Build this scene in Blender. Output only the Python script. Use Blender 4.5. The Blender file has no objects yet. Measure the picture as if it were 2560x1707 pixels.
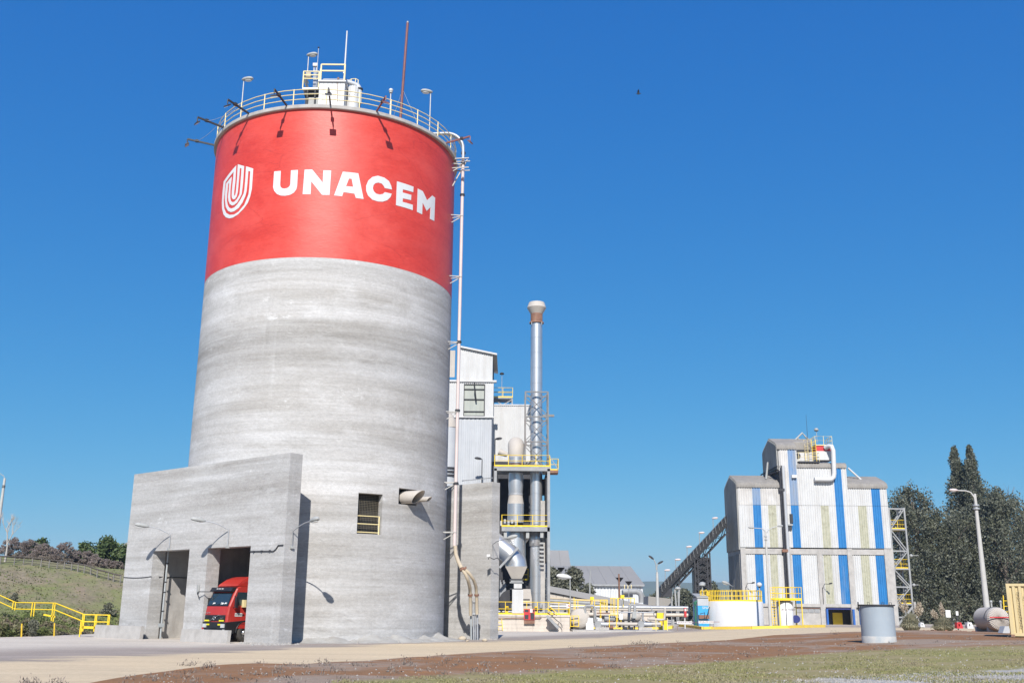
import bpy, bmesh, math, random
import numpy as np
from mathutils import Vector, Matrix
from mathutils.geometry import tessellate_polygon
from math import sin, cos, tan, pi, radians, degrees, sqrt, atan2, floor
RND = random.Random(11)
V = Vector
SC = bpy.context.scene
COL = SC.collection
# ------------------------------------------------------------ camera
FPX, TH, RL, CH = 2550.0, radians(14.8), radians(0.5), 1.76      # focal length in photo pixels, pitch, roll, eye height
_u0 = V((0, -sin(TH), cos(TH)))
FWD = V((0, cos(TH), sin(TH)))
RGT = V((1, 0, 0)) * cos(RL) + _u0 * sin(RL)
UPV = V((-1, 0, 0)) * sin(RL) + _u0 * cos(RL)
CAM = V((0, 0, CH))
cd = bpy.data.cameras.new('camera'); cd.sensor_width = 36; cd.lens = 36 * FPX / 2560
cd.clip_start = .5; cd.clip_end = 20000
co = bpy.data.objects.new('camera', cd); COL.objects.link(co)
co.matrix_world = Matrix(((RGT.x, UPV.x, -FWD.x, CAM.x), (RGT.y, UPV.y, -FWD.y, CAM.y), (RGT.z, UPV.z, -FWD.z, CAM.z), (0, 0, 0, 1)))
SC.camera = co
# ------------------------------------------------------------ sky, sun, exposure
SUN_EL, SUN_AZ = radians(38.8), radians(1.2)       # shadows fall away from the camera, a touch to the right
wd = bpy.data.worlds.new('World'); SC.world = wd; wd.use_nodes = True
nt = wd.node_tree; nt.nodes.clear()
sky = nt.nodes.new('ShaderNodeTexSky'); sky.sky_type = 'NISHITA'; sky.sun_disc = False
sky.sun_elevation = SUN_EL; sky.sun_rotation = pi + SUN_AZ
sky.altitude = 200; sky.air_density = 1.0; sky.dust_density = 0.0; sky.ozone_density = 8.0
EXPO = 0.55
bg = nt.nodes.new('ShaderNodeBackground'); bg.inputs['Strength'].default_value = 0.1
wo = nt.nodes.new('ShaderNodeOutputWorld')
# one smooth grade over the whole sky: the clear, strongly blue air of the photograph
sp = nt.nodes.new('ShaderNodeSeparateColor'); cb = nt.nodes.new('ShaderNodeCombineColor'); nt.links.new(sky.outputs[0], sp.inputs[0])
for i, (a, gm) in enumerate(((.80, 1.36), (.755, .76), (.83, .345))):
    pw = nt.nodes.new('ShaderNodeMath'); pw.operation = 'POWER'; pw.inputs[1].default_value = gm; nt.links.new(sp.outputs[i], pw.inputs[0])
    ml = nt.nodes.new('ShaderNodeMath'); ml.operation = 'MULTIPLY'; ml.inputs[1].default_value = 10 * a / 2 ** EXPO * .1 ** gm; nt.links.new(pw.outputs[0], ml.inputs[0]); nt.links.new(ml.outputs[0], cb.inputs[i])
nt.links.new(cb.outputs[0], bg.inputs[0]); nt.links.new(bg.outputs[0], wo.inputs[0])
sl = bpy.data.lights.new('sun', 'SUN'); sl.energy = 4.6; sl.angle = radians(.5); sl.color = (1, .955, .88)
so = bpy.data.objects.new('sun', sl); COL.objects.link(so); so.location = (0, -30, 60)
so.rotation_euler = V((sin(SUN_AZ) * cos(SUN_EL), cos(SUN_AZ) * cos(SUN_EL), -sin(SUN_EL))).to_track_quat('-Z', 'Y').to_euler()
SC.view_settings.view_transform = 'Standard'; SC.view_settings.look = 'None'
SC.view_settings.gamma = 1; SC.view_settings.exposure = EXPO
SC.view_settings.use_curve_mapping = False
# ------------------------------------------------------------ measuring helpers (photo pixel -> point at a known depth / height)
def ray(u, v): return RGT * ((u - 1280) / FPX) - UPV * ((v - 853.5) / FPX) + FWD
def at(u, v, Y):
    d = ray(u, v); return CAM + d * (Y / d.y)
def atz(u, v, z):
    d = ray(u, v); return CAM + d * ((z - CH) / d.z)
def reg(x0, y0, s): return lambda x, y: (x0 + x * s, y0 + y * s)
R1 = reg(440, 40, .33163); R2 = reg(280, 1100, .42517); R3 = reg(1080, 720, .31889); R4 = reg(1080, 1180, .28058)
R5 = reg(1620, 1040, .35714); R6 = reg(2100, 1100, .35714); RL0 = reg(0, 1180, .336); RT = reg(440, 1400, .17007)
R3b = reg(1220, 960, .22962); R4b = reg(1240, 1300, .16575); R6b = reg(1240, 1460, .10204); R7b = reg(1460, 1460, .10204)
RK = reg(1690, 1450, .17432); RC = reg(1630, 1240, .19139); RM = reg(520, 380, .27211); RE = reg(540, 400, .10204)
RW = reg(860, 1200, .10204); RP = reg(1060, 1120, .31873); RTOP = reg(700, 40, .16582); RG = reg(2240, 1480, .1448)
RV = reg(1700, 1400, .2551)
def ss(a, b, t):
    t = min(1, max(0, (t - a) / (b - a))); return t * t * (3 - 2 * t)
# ------------------------------------------------------------ mesh builder
class MB:
    def __init__(s): s.v = []; s.f = []; s.s = []
    def add(s, vs, fs, smooth=False):
        o = len(s.v); s.v += [tuple(p) for p in vs]; s.f += [tuple(i + o for i in f) for f in fs]; s.s += [smooth] * len(fs)
        return s
    def quad(s, a, b, c, d): return s.add([a, b, c, d], [(0, 1, 2, 3)])
    def poly(s, pts): return s.add(pts, [tuple(range(len(pts)))])
    def box(s, c, d, rz=0):
        x, y, z = d[0] / 2, d[1] / 2, d[2] / 2; ca, sa = cos(rz), sin(rz); vs = []
        for i in (-1, 1):
            for j in (-1, 1):
                for k in (-1, 1): vs.append((c[0] + i * x * ca - j * y * sa, c[1] + i * x * sa + j * y * ca, c[2] + k * z))
        return s.add(vs, [(0, 1, 3, 2), (4, 6, 7, 5), (0, 4, 5, 1), (2, 3, 7, 6), (0, 2, 6, 4), (1, 5, 7, 3)])
    def b2(s, a, b): return s.box([(a[i] + b[i]) / 2 for i in range(3)], [abs(a[i] - b[i]) for i in range(3)])
    def bar(s, p, q, w, h=None, up=(0, 0, 1)):
        p, q = V(p), V(q); h = h or w; d = (q - p)
        if d.length < 1e-6: return s
        d.normalize(); up = V(up)
        if abs(d.dot(up)) > .98: up = V((0, 1, 0))
        x = d.cross(up).normalized() * (w / 2); y = x.cross(d).normalized() * (h / 2)
        vs = [p - x - y, p + x - y, p + x + y, p - x + y, q - x - y, q + x - y, q + x + y, q - x + y]
        return s.add(vs, [(0, 3, 2, 1), (4, 5, 6, 7), (0, 1, 5, 4), (1, 2, 6, 5), (2, 3, 7, 6), (3, 0, 4, 7)])
    def tube(s, pts, r, n=8, cap=True):
        pts = [V(p) for p in pts]; m = len(pts); rs = r if isinstance(r, (list, tuple)) else [r] * m
        vs = []; fs = []; prev = None
        for i, p in enumerate(pts):
            d = (pts[min(i + 1, m - 1)] - pts[max(i - 1, 0)])
            if d.length < 1e-9: d = V((0, 0, 1))
            d.normalize()
            if prev is None:
                a = V((0, 0, 1)) if abs(d.z) < .9 else V((1, 0, 0)); x = d.cross(a).normalized()
            else: x = (prev - d * prev.dot(d)).normalized()
            prev = x; y = d.cross(x)
            for k in range(n):
                t = 2 * pi * k / n; vs.append(p + (x * cos(t) + y * sin(t)) * rs[i])
        for i in range(m - 1):
            for k in range(n): fs.append((i * n + k, i * n + (k + 1) % n, (i + 1) * n + (k + 1) % n, (i + 1) * n + k))
        s.add(vs, fs, True)
        if cap:
            s.add(vs[:n], [tuple(range(n - 1, -1, -1))]); s.add(vs[-n:], [tuple(range(n))])
        return s
    def cyl(s, p, q, r, r2=None, n=20, cap=True): return s.tube([p, q], [r, r if r2 is None else r2], n, cap)
    def lathe(s, c, prof, n=32, a0=0, a1=2 * pi, smooth=True):
        full = abs(a1 - a0 - 2 * pi) < 1e-6; m = n if full else n + 1; vs = []; fs = []
        for (r, z) in prof:
            for k in range(m):
                t = a0 + (a1 - a0) * k / n; vs.append((c[0] + r * sin(t), c[1] - r * cos(t), c[2] + z))
        for i in range(len(prof) - 1):
            for k in range(n):
                k2 = (k + 1) % m; fs.append((i * m + k, i * m + k2, (i + 1) * m + k2, (i + 1) * m + k))
        return s.add(vs, fs, smooth)
    def ext(s, pts, vec):
        n = len(pts); vec = V(vec); a = [V(p) for p in pts]; b = [p + vec for p in a]
        return s.add(a + b, [tuple(range(n - 1, -1, -1)), tuple(range(n, 2 * n))] + [(i, (i + 1) % n, (i + 1) % n + n, i + n) for i in range(n)])
    def sph(s, c, r, n=10, m=6, zs=(-1, 1)):
        if not isinstance(r, (tuple, list)): r = (r, r, r)
        vs = []; fs = []
        for j in range(m + 1):
            ph = -pi / 2 + pi * j / m; z = min(max(sin(ph), zs[0]), zs[1]); w = cos(ph)
            for k in range(n):
                t = 2 * pi * k / n; vs.append((c[0] + r[0] * w * cos(t), c[1] + r[1] * w * sin(t), c[2] + r[2] * z))
        for j in range(m):
            for k in range(n): fs.append((j * n + k, j * n + (k + 1) % n, (j + 1) * n + (k + 1) % n, (j + 1) * n + k))
        return s.add(vs, fs, True)
    def build(s, name, mat, par=None, org=None):
        if par is not None: o0 = V(par['_o'])
        elif org is not None: o0 = V(org)
        else:
            a = np.array(s.v); lo, hi = a.min(0), a.max(0); o0 = V(((lo[0] + hi[0]) / 2, (lo[1] + hi[1]) / 2, lo[2]))
        me = bpy.data.meshes.new(name)
        me.from_pydata([(p[0] - o0.x, p[1] - o0.y, p[2] - o0.z) for p in s.v], [], s.f)
        if any(s.s): me.polygons.foreach_set('use_smooth', s.s)
        me.materials.append(mat)
        ob = bpy.data.objects.new(name, me); COL.objects.link(ob)
        ob['_o'] = tuple(o0)
        if par is not None: ob.parent = par
        else: ob.location = o0
        return ob
def tag(o, label, cat, group=None):
    o['label'] = label; o['category'] = cat
    if group: o['group'] = group
    return o
def thing(name, label, cat, loc=(0, 0, 0), group=None):
    o = bpy.data.objects.new(name, None); COL.objects.link(o); o.location = loc; o['_o'] = tuple(loc); o.empty_display_size = .3
    return tag(o, label, cat, group)
def kind(o, k): o['kind'] = k; return o
def lab(o, l): o['label'] = l; return o
def clone(o, loc, rz=0, sc=1, label=None, par=None):
    c = o.copy(); COL.objects.link(c); c.parent = par
    if par is None:
        c.location = loc; c.rotation_euler = (0, 0, rz); c.scale = (sc, sc, sc) if not isinstance(sc, tuple) else sc; c['_o'] = tuple(loc)
        if label: c['label'] = label
    for ch in list(o.children): clone(ch, None, par=c)
    return c
def arc(c, r, a0, a1, ex, ey, n=8):
    c, ex, ey = V(c), V(ex), V(ey)
    return [c + ex * (r * cos(a0 + (a1 - a0) * i / n)) + ey * (r * sin(a0 + (a1 - a0) * i / n)) for i in range(n + 1)]
def shell(mb, us, vs, holes, P, Q=None, smooth=False):
    inh = lambda u, v: any(a < u < b and c < v < d for a, b, c, d in holes)
    nu, nv = len(us) - 1, len(vs) - 1
    ok = lambda i, j: 0 <= i < nu and 0 <= j < nv and not inh((us[i] + us[i + 1]) / 2, (vs[j] + vs[j + 1]) / 2)
    W = nv + 1
    mb.add([P(u, v) for u in us for v in vs], [(i * W + j, (i + 1) * W + j, (i + 1) * W + j + 1, i * W + j + 1) for i in range(nu) for j in range(nv) if ok(i, j)], smooth)
    if Q:
        mb.add([Q(u, v) for u in us for v in vs], [(i * W + j, i * W + j + 1, (i + 1) * W + j + 1, (i + 1) * W + j) for i in range(nu) for j in range(nv) if ok(i, j)], smooth)
        for i in range(nu):
            for j in range(nv):
                if not ok(i, j): continue
                a, b, c, d = us[i], us[i + 1], vs[j], vs[j + 1]
                for di, dj, e in ((-1, 0, ((a, c), (a, d))), (1, 0, ((b, d), (b, c))), (0, -1, ((b, c), (a, c))), (0, 1, ((a, d), (b, d)))):
                    if not ok(i + di, j + dj): mb.quad(P(*e[0]), P(*e[1]), Q(*e[1]), Q(*e[0]))
    return mb
def spread(a, b, step, extra=()):
    n = max(1, int(round((b - a) / step))); L = [a + (b - a) * i / n for i in range(n + 1)]
    for e in extra:
        if a < e < b: L = [x for x in L if abs(x - e) > step * .3 or x in (a, b)] + [e]
    return sorted(L)
def corr(mb, O, ex, nrm, w, h, pitch=.25, dep=.05, hs=None):
    """trapezoid-ribbed sheet standing on O, width w along ex, height h (or hs(x) for a sloped top)"""
    O, ex, nrm = V(O), V(ex), V(nrm); n = max(1, int(round(w / pitch))); p = w / n; xs = []
    for i in range(n): xs += [(i * p, 0), (i * p + .32 * p, 0), (i * p + .45 * p, 1), (i * p + .87 * p, 1)]
    xs.append((w, 0)); vs = []
    for x, d in xs:
        b = O + ex * x + nrm * (d * dep); vs += [b, b + V((0, 0, hs(x) if hs else h))]
    return mb.add(vs, [(2 * i, 2 * i + 2, 2 * i + 3, 2 * i + 1) for i in range(len(xs) - 1)])
def text(body, size, mat, O, ex, ez, par, name='lettering', ext=.004, align='LEFT', sx=1.0):
    cu = bpy.data.curves.new('t', 'FONT'); cu.body = body; cu.size = size; cu.extrude = ext; cu.align_x = align
    cu.resolution_u = 3
    ob = bpy.data.objects.new('t', cu); COL.objects.link(ob)
    me = bpy.data.meshes.new_from_object(ob.evaluated_get(bpy.context.evaluated_depsgraph_get()))
    bpy.data.objects.remove(ob); bpy.data.curves.remove(cu)
    ex, ez = V(ex).normalized(), V(ez).normalized(); en = ex.cross(ez); O = V(O) - V(par['_o'])
    for v in me.vertices:
        x, y, z = v.co; v.co = O + ex * (x * sx) + ez * y + en * z
    me.materials.clear(); me.materials.append(mat); me.name = name
    o = bpy.data.objects.new(name, me); COL.objects.link(o); o.parent = par; o['_o'] = par['_o']
    return o
def railing(par, pts, mat, h=1.05, rails=(.55, 1.05), toe=.12, step=1.4, r=.028, closed=False, name='railing', posts=True):
    """rails along a polyline as one part, each post a sub-part"""
    pts = [V(p) for p in pts]
    if closed: pts = pts + [pts[0]]
    m = MB()
    for z in rails: m.tube([p + V((0, 0, z)) for p in pts], r, 6, not closed)
    if toe:
        for a, b in zip(pts, pts[1:]): m.bar(a + V((0, 0, toe / 2 + .01)), b + V((0, 0, toe / 2 + .01)), .012, toe)
    o = m.build(name, mat, par)
    if posts:
        done = []
        for a, b in zip(pts, pts[1:]):
            n = max(1, int(round((b - a).length / step)))
            for i in range(n + 1):
                q = a.lerp(b, i / n)
                if all((q - d).length > .2 for d in done):
                    done.append(q); MB().bar(q, q + V((0, 0, h + r)), r * 1.7).build('post', mat, o)
    return o
def ladder(par, p, q, mat, w=.45, step=.32, side=(1, 0, 0), r=.025, name='ladder'):
    p, q, s = V(p), V(q), V(side).normalized() * (w / 2); m = MB(); m.bar(p - s, q - s, .05); m.bar(p + s, q + s, .05)
    n = int((q - p).length / step)
    for i in range(1, n): c = p.lerp(q, i / n); m.tube([c - s, c + s], r, 5, False)
    return m.build(name, mat, par)
# ------------------------------------------------------------ materials
def nodes(name):
    m = bpy.data.materials.new(name); m.use_nodes = True; t = m.node_tree; b = t.nodes['Principled BSDF']
    def N(tp, **k):
        n = t.nodes.new('ShaderNode' + tp)
        for a, v in k.items():
            if a.startswith('i_'): n.inputs[a[2:].replace('_', ' ')].default_value = v
            else: setattr(n, a, v)
        return n
    return m, t, b, N, t.links.new
def ramp(N, a, b, c0=(0, 0, 0, 1), c1=(1, 1, 1, 1)):
    r = N('ValToRGB'); e = r.color_ramp.elements; e[0].position = a; e[1].position = b; e[0].color = c0; e[1].color = c1; return r
def c4(c): return (c[0], c[1], c[2], 1)
def noise(t, N, L, co, scale, stretch=(1, 1, 1), detail=4, rough=.6, dist=0):
    mp = N('Mapping'); mp.inputs['Scale'].default_value = stretch; L(co, mp.inputs[0])
    n = N('TexNoise'); n.inputs['Scale'].default_value = scale; n.inputs['Detail'].default_value = detail
    n.inputs['Roughness'].default_value = rough; n.inputs['Distortion'].default_value = dist; L(mp.outputs[0], n.inputs['Vector']); return n.outputs[0]
def mix(N, L, f, a, b, mode='MIX'):
    m = N('MixRGB', blend_type=mode)
    for i, x in enumerate((f, a, b)):
        if hasattr(x, 'is_output'): L(x, m.inputs[i])
        else: m.inputs[i].default_value = x if i == 0 else c4(x)
    return m.outputs[0]
def pbr(name, c1, c2=None, scale=3, rough=.6, metal=0, bump=0, stretch=(1, 1, 1), lo=.35, hi=.65, dirt=None, dirt_s=1.2, dirt_st=(1, 1, .25), dlo=.5, dhi=.75, bs=None, spec=.5):
    m, t, b, N, L = nodes(name); co = N('TexCoord').outputs['Object']
    b.inputs['Roughness'].default_value = rough; b.inputs['Metallic'].default_value = metal; b.inputs['Specular IOR Level'].default_value = spec
    c2 = c2 or tuple(x * .82 for x in c1)
    n = noise(t, N, L, co, scale, stretch, 6); r = ramp(N, lo, hi, c4(c2), c4(c1)); L(n, r.inputs[0]); out = r.outputs[0]
    if dirt:
        n2 = noise(t, N, L, co, dirt_s, dirt_st, 7, .65); r2 = ramp(N, dlo, dhi); L(n2, r2.inputs[0]); out = mix(N, L, r2.outputs[0], out, dirt)
    L(out, b.inputs['Base Color'])
    if bump:
        n3 = noise(t, N, L, co, bs or scale * 5, stretch, 5); bp = N('Bump'); bp.inputs['Strength'].default_value = bump; bp.inputs['Distance'].default_value = .02
        L(n3, bp.inputs['Height']); L(bp.outputs[0], b.inputs['Normal'])
    return m
def concrete(name, base=(.485, .482, .482), dark=(.392, .379, .364), white=(.60, .60, .60), wl=.57, seed=0, rods=False):
    m, t, b, N, L = nodes(name); tc = N('TexCoord').outputs['Object']
    ad = N('VectorMath', operation='ADD'); ad.inputs[1].default_value = (seed * 7.3, seed * 3.1, seed * 1.7); L(tc, ad.inputs[0]); co = ad.outputs[0]
    b.inputs['Roughness'].default_value = .92; b.inputs['Specular IOR Level'].default_value = .15
    def lay(out, sc, st, det, rg, lo, hi, col, k, dist=.2):
        n = noise(t, N, L, co, sc, st, det, rg, dist); r = ramp(N, lo, hi); L(n, r.inputs[0]); f = N('Math', operation='MULTIPLY'); f.inputs[1].default_value = k; L(r.outputs[0], f.inputs[0]); return mix(N, L, f.outputs[0], out, col)
    band = noise(t, N, L, co, .55, (.10, .10, 1.0), 7, .62, .25); r = ramp(N, .38, .62, c4(dark), c4(base)); L(band, r.inputs[0]); out = r.outputs[0]
    out = lay(out, .5, (.5, .5, 1.0), 8, .7, .50, .64, tuple(x * 1.10 for x in base), .7)            # broad pale clouds
    out = lay(out, .42, (.35, .35, 1.7), 9, .72, .57, .66, tuple(x * .82 for x in dark), .7)           # dark pour stains
    out = lay(out, .8, (.6, .6, 1.5), 10, .76, wl + .03, wl + .09, white, .85)                       # lime bloom
    out = lay(out, 1.0, (2.4, 2.4, .10), 6, .6, .60, .76, white, .28)                               # runs
    out = lay(out, 1.0, (1.8, 1.8, .07), 6, .6, .62, .78, tuple(x * .78 for x in dark), .35)
    lift = noise(t, N, L, co, 1.0, (.06, .06, 1.9), 7, .72, .12); r1 = ramp(N, .36, .64, (.80, .79, .775, 1), (1.09, 1.09, 1.10, 1)); L(lift, r1.inputs[0]); out = mix(N, L, .9, out, r1.outputs[0], 'MULTIPLY')
    if rods:                                                                                  # stain bands at the pours the photograph shows
        sz = N('SeparateXYZ'); L(tc, sz.inputs[0]); mz = N('Math', operation='MULTIPLY_ADD'); L(lift, mz.inputs[0]); mz.inputs[1].default_value = 2.4; L(sz.outputs[2], mz.inputs[2])
        dz = N('Math', operation='DIVIDE'); dz.inputs[1].default_value = 26; L(mz.outputs[0], dz.inputs[0]); rz = N('ValToRGB'); L(dz.outputs[0], rz.inputs[0]); rz.color_ramp.elements[0].color = (.97, .97, .97, 1); rz.color_ramp.elements[1].color = (1.02, 1.02, 1.02, 1)
        for z, v in ((3, 1.02), (6, .93), (8.6, .97), (9.6, 1.10), (11.2, 1.08), (12.2, .99), (15.8, 1.0), (16.8, .90), (18.2, .84), (19.2, .95), (20.5, 1.04), (23, 1.02)): e = rz.color_ramp.elements.new(z / 26); e.color = (v, v * .997, v * .992, 1)
        out = mix(N, L, 1.0, out, rz.outputs[0], 'MULTIPLY')
    fine = noise(t, N, L, co, 5, (1, 1, 1.8), 9, .8); r4 = ramp(N, .3, .7, (.76, .755, .75, 1), (1.14, 1.14, 1.14, 1)); L(fine, r4.inputs[0]); out = mix(N, L, .9, out, r4.outputs[0], 'MULTIPLY')
    if rods:                                                                                  # faint vertical slip-form rod marks
        sx = N('SeparateXYZ'); L(tc, sx.inputs[0]); at2 = N('Math', operation='ARCTAN2'); L(sx.outputs[0], at2.inputs[0]); L(sx.outputs[1], at2.inputs[1])
        k = N('Math', operation='MULTIPLY'); k.inputs[1].default_value = 24 / (2 * pi); L(at2.outputs[0], k.inputs[0]); fr = N('Math', operation='FRACT'); L(k.outputs[0], fr.inputs[0])
        rr = ramp(N, .0, .02, (1, 1, 1, 1), (0, 0, 0, 1)); L(fr.outputs[0], rr.inputs[0]); nn = noise(t, N, L, co, .5, (.6, .6, .6), 5, .6); r6 = ramp(N, .45, .62); L(nn, r6.inputs[0])
        f = N('Math', operation='MULTIPLY'); L(rr.outputs[0], f.inputs[0]); L(r6.outputs[0], f.inputs[1]); f2 = N('Math', operation='MULTIPLY'); f2.inputs[1].default_value = .35; L(f.outputs[0], f2.inputs[0]); out = mix(N, L, f2.outputs[0], out, tuple(x * .7 for x in dark))
    L(out, b.inputs['Base Color'])
    h = N('Math', operation='ADD'); L(fine, h.inputs[0]); L(lift, h.inputs[1])
    bp = N('Bump'); bp.inputs['Strength'].default_value = .4; bp.inputs['Distance'].default_value = .04; L(h.outputs[0], bp.inputs['Height']); L(bp.outputs[0], b.inputs['Normal'])
    return m
M = {}
M['conc'] = concrete('silo_concrete', rods=True)
M['conc2'] = concrete('wing_concrete', base=(.465, .46, .455), dark=(.372, .359, .345), wl=.565, seed=3)
M['conc3'] = pbr('plain_concrete', (.42, .40, .38), (.33, .315, .30), 1.5, .9, bump=.3, dirt=(.24, .22, .2), dlo=.55, dhi=.8)
M['plinth'] = pbr('pale_block_plaster', (.55, .49, .43), (.46, .41, .36), 1.2, .9, bump=.2, dirt=(.25, .22, .2), dirt_s=1.8, dirt_st=(1.5, 1.5, .25), dlo=.55, dhi=.8)
M['white'] = pbr('white_paint', (.56, .56, .56), (.51, .51, .51), .8, .5, dirt=(.40, .39, .38), dlo=.55, dhi=.85)
M['tankwhite'] = pbr('tank_white_paint', (.60, .60, .61), (.57, .57, .58), .5, .45, dirt=(.46, .455, .45), dlo=.55, dhi=.9)
M['letter'] = pbr('lettering_white', (.60, .61, .625), (.56, .57, .585), 1.5, .65)
M['clad'] = pbr('white_cladding', (.53, .53, .53), (.48, .48, .48), .7, .55, dirt=(.40, .385, .37), dirt_s=.7, dirt_st=(1, 1, .12), dlo=.5, dhi=.8)
M['latt'] = pbr('dark_weathered_steel', (.19, .195, .20), (.14, .145, .15), 1.5, .6, dirt=(.16, .12, .10))
M['bracket'] = pbr('pale_bracket_paint', (.45, .44, .42), None, 3, .6)
M['cladgrey'] = pbr('grey_blue_cladding', (.44, .455, .48), (.38, .395, .42), .5, .55, dirt=(.30, .31, .33), dirt_s=.6, dirt_st=(1, 1, .1), dlo=.5, dhi=.8)
M['blue'] = pbr('blue_cladding', (.012, .165, .42), (.011, .14, .36), .8, .55, dirt=(.20, .25, .33), dirt_s=.5, dirt_st=(1, 1, .18), dlo=.58, dhi=.85)
M['bluefade'] = pbr('dusty_blue_cladding', (.13, .24, .42), (.20, .265, .37), .6, .65, dirt=(.30, .295, .29), dirt_s=.45, dirt_st=(1, 1, .2), dlo=.5, dhi=.75)
M['fibre'] = pbr('yellowed_translucent_sheet', (.41, .40, .31), (.35, .345, .26), 2.2, .6, lo=.4, hi=.6, dirt=(.27, .26, .19), dirt_s=1.5, dirt_st=(1, 1, 1), dlo=.55, dhi=.7)
M['dust'] = pbr('dust_covered_roof_sheet', (.255, .236, .215), (.205, .19, .172), .8, .85, dirt=(.30, .28, .255), dlo=.5, dhi=.8)
M['dusty'] = pbr('dusty_white_sheet', (.42, .40, .38), (.58, .57, .56), .5, .7, lo=.3, hi=.7, dirt=(.30, .28, .26), dirt_s=.5, dirt_st=(1, 1, .3))
M['endclad'] = pbr('weathered_shaded_end_sheet', (.30, .295, .28), (.23, .225, .21), .5, .7, dirt=(.16, .155, .145), dirt_s=1.0, dirt_st=(2, 2, .1), dlo=.5, dhi=.75)  # base darkened for the shade between the ribs, dirt streaks on top
M['steelduct'] = pbr('stainless_duct', (.60, .605, .615), (.54, .545, .555), .6, .36, .75, stretch=(1, 1, .4), dirt=(.46, .45, .44), dirt_s=.6, dirt_st=(1.5, 1.5, .1))
M['ductdust'] = pbr('dust_covered_duct', (.46, .42, .375), (.40, .365, .33), .8, .75)
M['steel'] = pbr('galvanised_steel', (.42, .43, .45), (.33, .34, .36), 2, .5, .4)
M['greysteel'] = pbr('grey_painted_steel', (.30, .305, .31), (.235, .24, .245), 1.5, .6, dirt=(.20, .165, .14), dlo=.58, dhi=.85)
M['dark'] = pbr('dark_steel', (.032, .033, .04), (.022, .022, .027), 2, .65, dirt=(.08, .075, .07), dlo=.6, dhi=.85)
M['black'] = pbr('black_plastic', (.018, .018, .02), (.012, .012, .014), 3, .45)
M['void'] = pbr('unlit_interior', (.05, .05, .055), (.035, .035, .04), .5, .9)
M['yellow'] = pbr('safety_yellow_paint', (.80, .56, .02), (.74, .50, .02), 2, .5, dirt=(.50, .38, .10), dirt_s=2.5, dlo=.6, dhi=.85)
M['yelpale'] = pbr('faded_cream_yellow_paint', (.72, .60, .30), (.66, .55, .30), 2, .6, dirt=(.45, .36, .25), dlo=.55, dhi=.8)
M['kerb'] = pbr('yellow_kerb_paint', (.78, .56, .06), (.70, .50, .08), 1.5, .8, bump=.2, dirt=(.45, .38, .28), dirt_s=1.6, dirt_st=(1, 1, 1), dlo=.55, dhi=.75)
M['lampgrey'] = pbr('lamp_housing_grey', (.34, .345, .34), (.29, .295, .29), 4, .6)
M['lens'] = pbr('lamp_lens', (.55, .56, .55), (.5, .5, .5), 3, .2)
M['pinkpipe'] = pbr('faded_pink_paint', (.60, .50, .48), (.55, .46, .45), 1, .6, dirt=(.45, .40, .37), dlo=.55, dhi=.85)
M['hose'] = pbr('dusty_beige_hose', (.50, .42, .31), (.42, .35, .26), 2, .8, dirt=(.34, .29, .23))
M['rust'] = pbr('rusty_steel', (.24, .12, .075), (.17, .085, .06), 3, .8, dirt=(.36, .27, .2), dlo=.5, dhi=.8)
M['maroon'] = pbr('maroon_mast_paint', (.20, .075, .07), (.15, .06, .06), 3, .6)
M['redpaint'] = pbr('red_equipment_paint', (.52, .035, .04), (.44, .03, .035), 2, .45)
M['cab'] = pbr('red_truck_paint', (.40, .030, .022), (.35, .027, .02), 1.5, .38, dirt=(.50, .10, .07), dirt_s=1.5, dlo=.6, dhi=.9)
M['rubber'] = pbr('tyre_rubber', (.03, .028, .027), (.05, .045, .04), 4, .85)
M['chrome'] = pbr('bright_metal', (.6, .6, .6), (.55, .55, .55), 3, .25, .9)
M['paper'] = pbr('paper_white', (.75, .75, .73), None, 3, .8)
M['amber'] = pbr('yellow_reflector', (.80, .72, .02), None, 3, .4)
M['sign'] = pbr('sign_white', (.60, .60, .59), (.56, .56, .55), 2, .55)
M['signink'] = pbr('sign_lettering_maroon', (.20, .05, .07), None, 3, .6)
M['ink'] = pbr('black_lettering', (.02, .02, .02), None, 3, .6)
M['cream'] = pbr('cream_container_paint', (.58, .47, .26), (.51, .41, .22), .8, .6, dirt=(.30, .20, .11), dirt_s=1.2, dirt_st=(1.5, 1.5, .25), dlo=.58, dhi=.82)
M['drumgrey'] = pbr('grey_blue_drum_paint', (.31, .355, .40), (.28, .325, .37), .9, .55, bump=.1, bs=6, dirt=(.36, .38, .40), dirt_s=1.5, dlo=.55, dhi=.85)
M['cementstain'] = pbr('cement_splashed_metal', (.42, .41, .395), (.31, .34, .36), 2.5, .85, lo=.35, hi=.6)
M['bark'] = pbr('tree_bark', (.13, .10, .08), (.20, .165, .135), 3, .9, stretch=(1, 1, .3), bump=.4)
M['bluepaint'] = pbr('blue_door_paint', (.02, .11, .38), (.018, .09, .32), 1.5, .5)
M['skyblue'] = pbr('light_blue_cabinet_paint', (.04, .33, .62), (.035, .29, .56), 1.5, .5)
M['green'] = pbr('green_post_paint', (.02, .14, .09), None, 3, .5)
M['darkblue'] = pbr('navy_paint', (.02, .03, .16), None, 3, .5)
M['polecon'] = pbr('pole_concrete', (.46, .45, .43), (.40, .39, .375), 2, .85, bump=.2)
M['shedroof'] = pbr('grey_fibre_cement_roof', (.28, .265, .25), (.24, .23, .215), .12, .85, stretch=(1, .3, 1), lo=.3, hi=.7)
M['shedwall'] = pbr('pale_shed_sheet', (.56, .57, .58), (.50, .51, .52), .3, .7)
M['wood'] = pbr('dark_fence_wood', (.06, .05, .045), (.1, .085, .07), 3, .9)
M['stake'] = pbr('yellow_stake_paint', (.66, .44, .03), None, 3, .7)
M['pvcgrey'] = pbr('grey_conduit', (.36, .38, .39), (.28, .30, .31), 2, .6)
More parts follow.
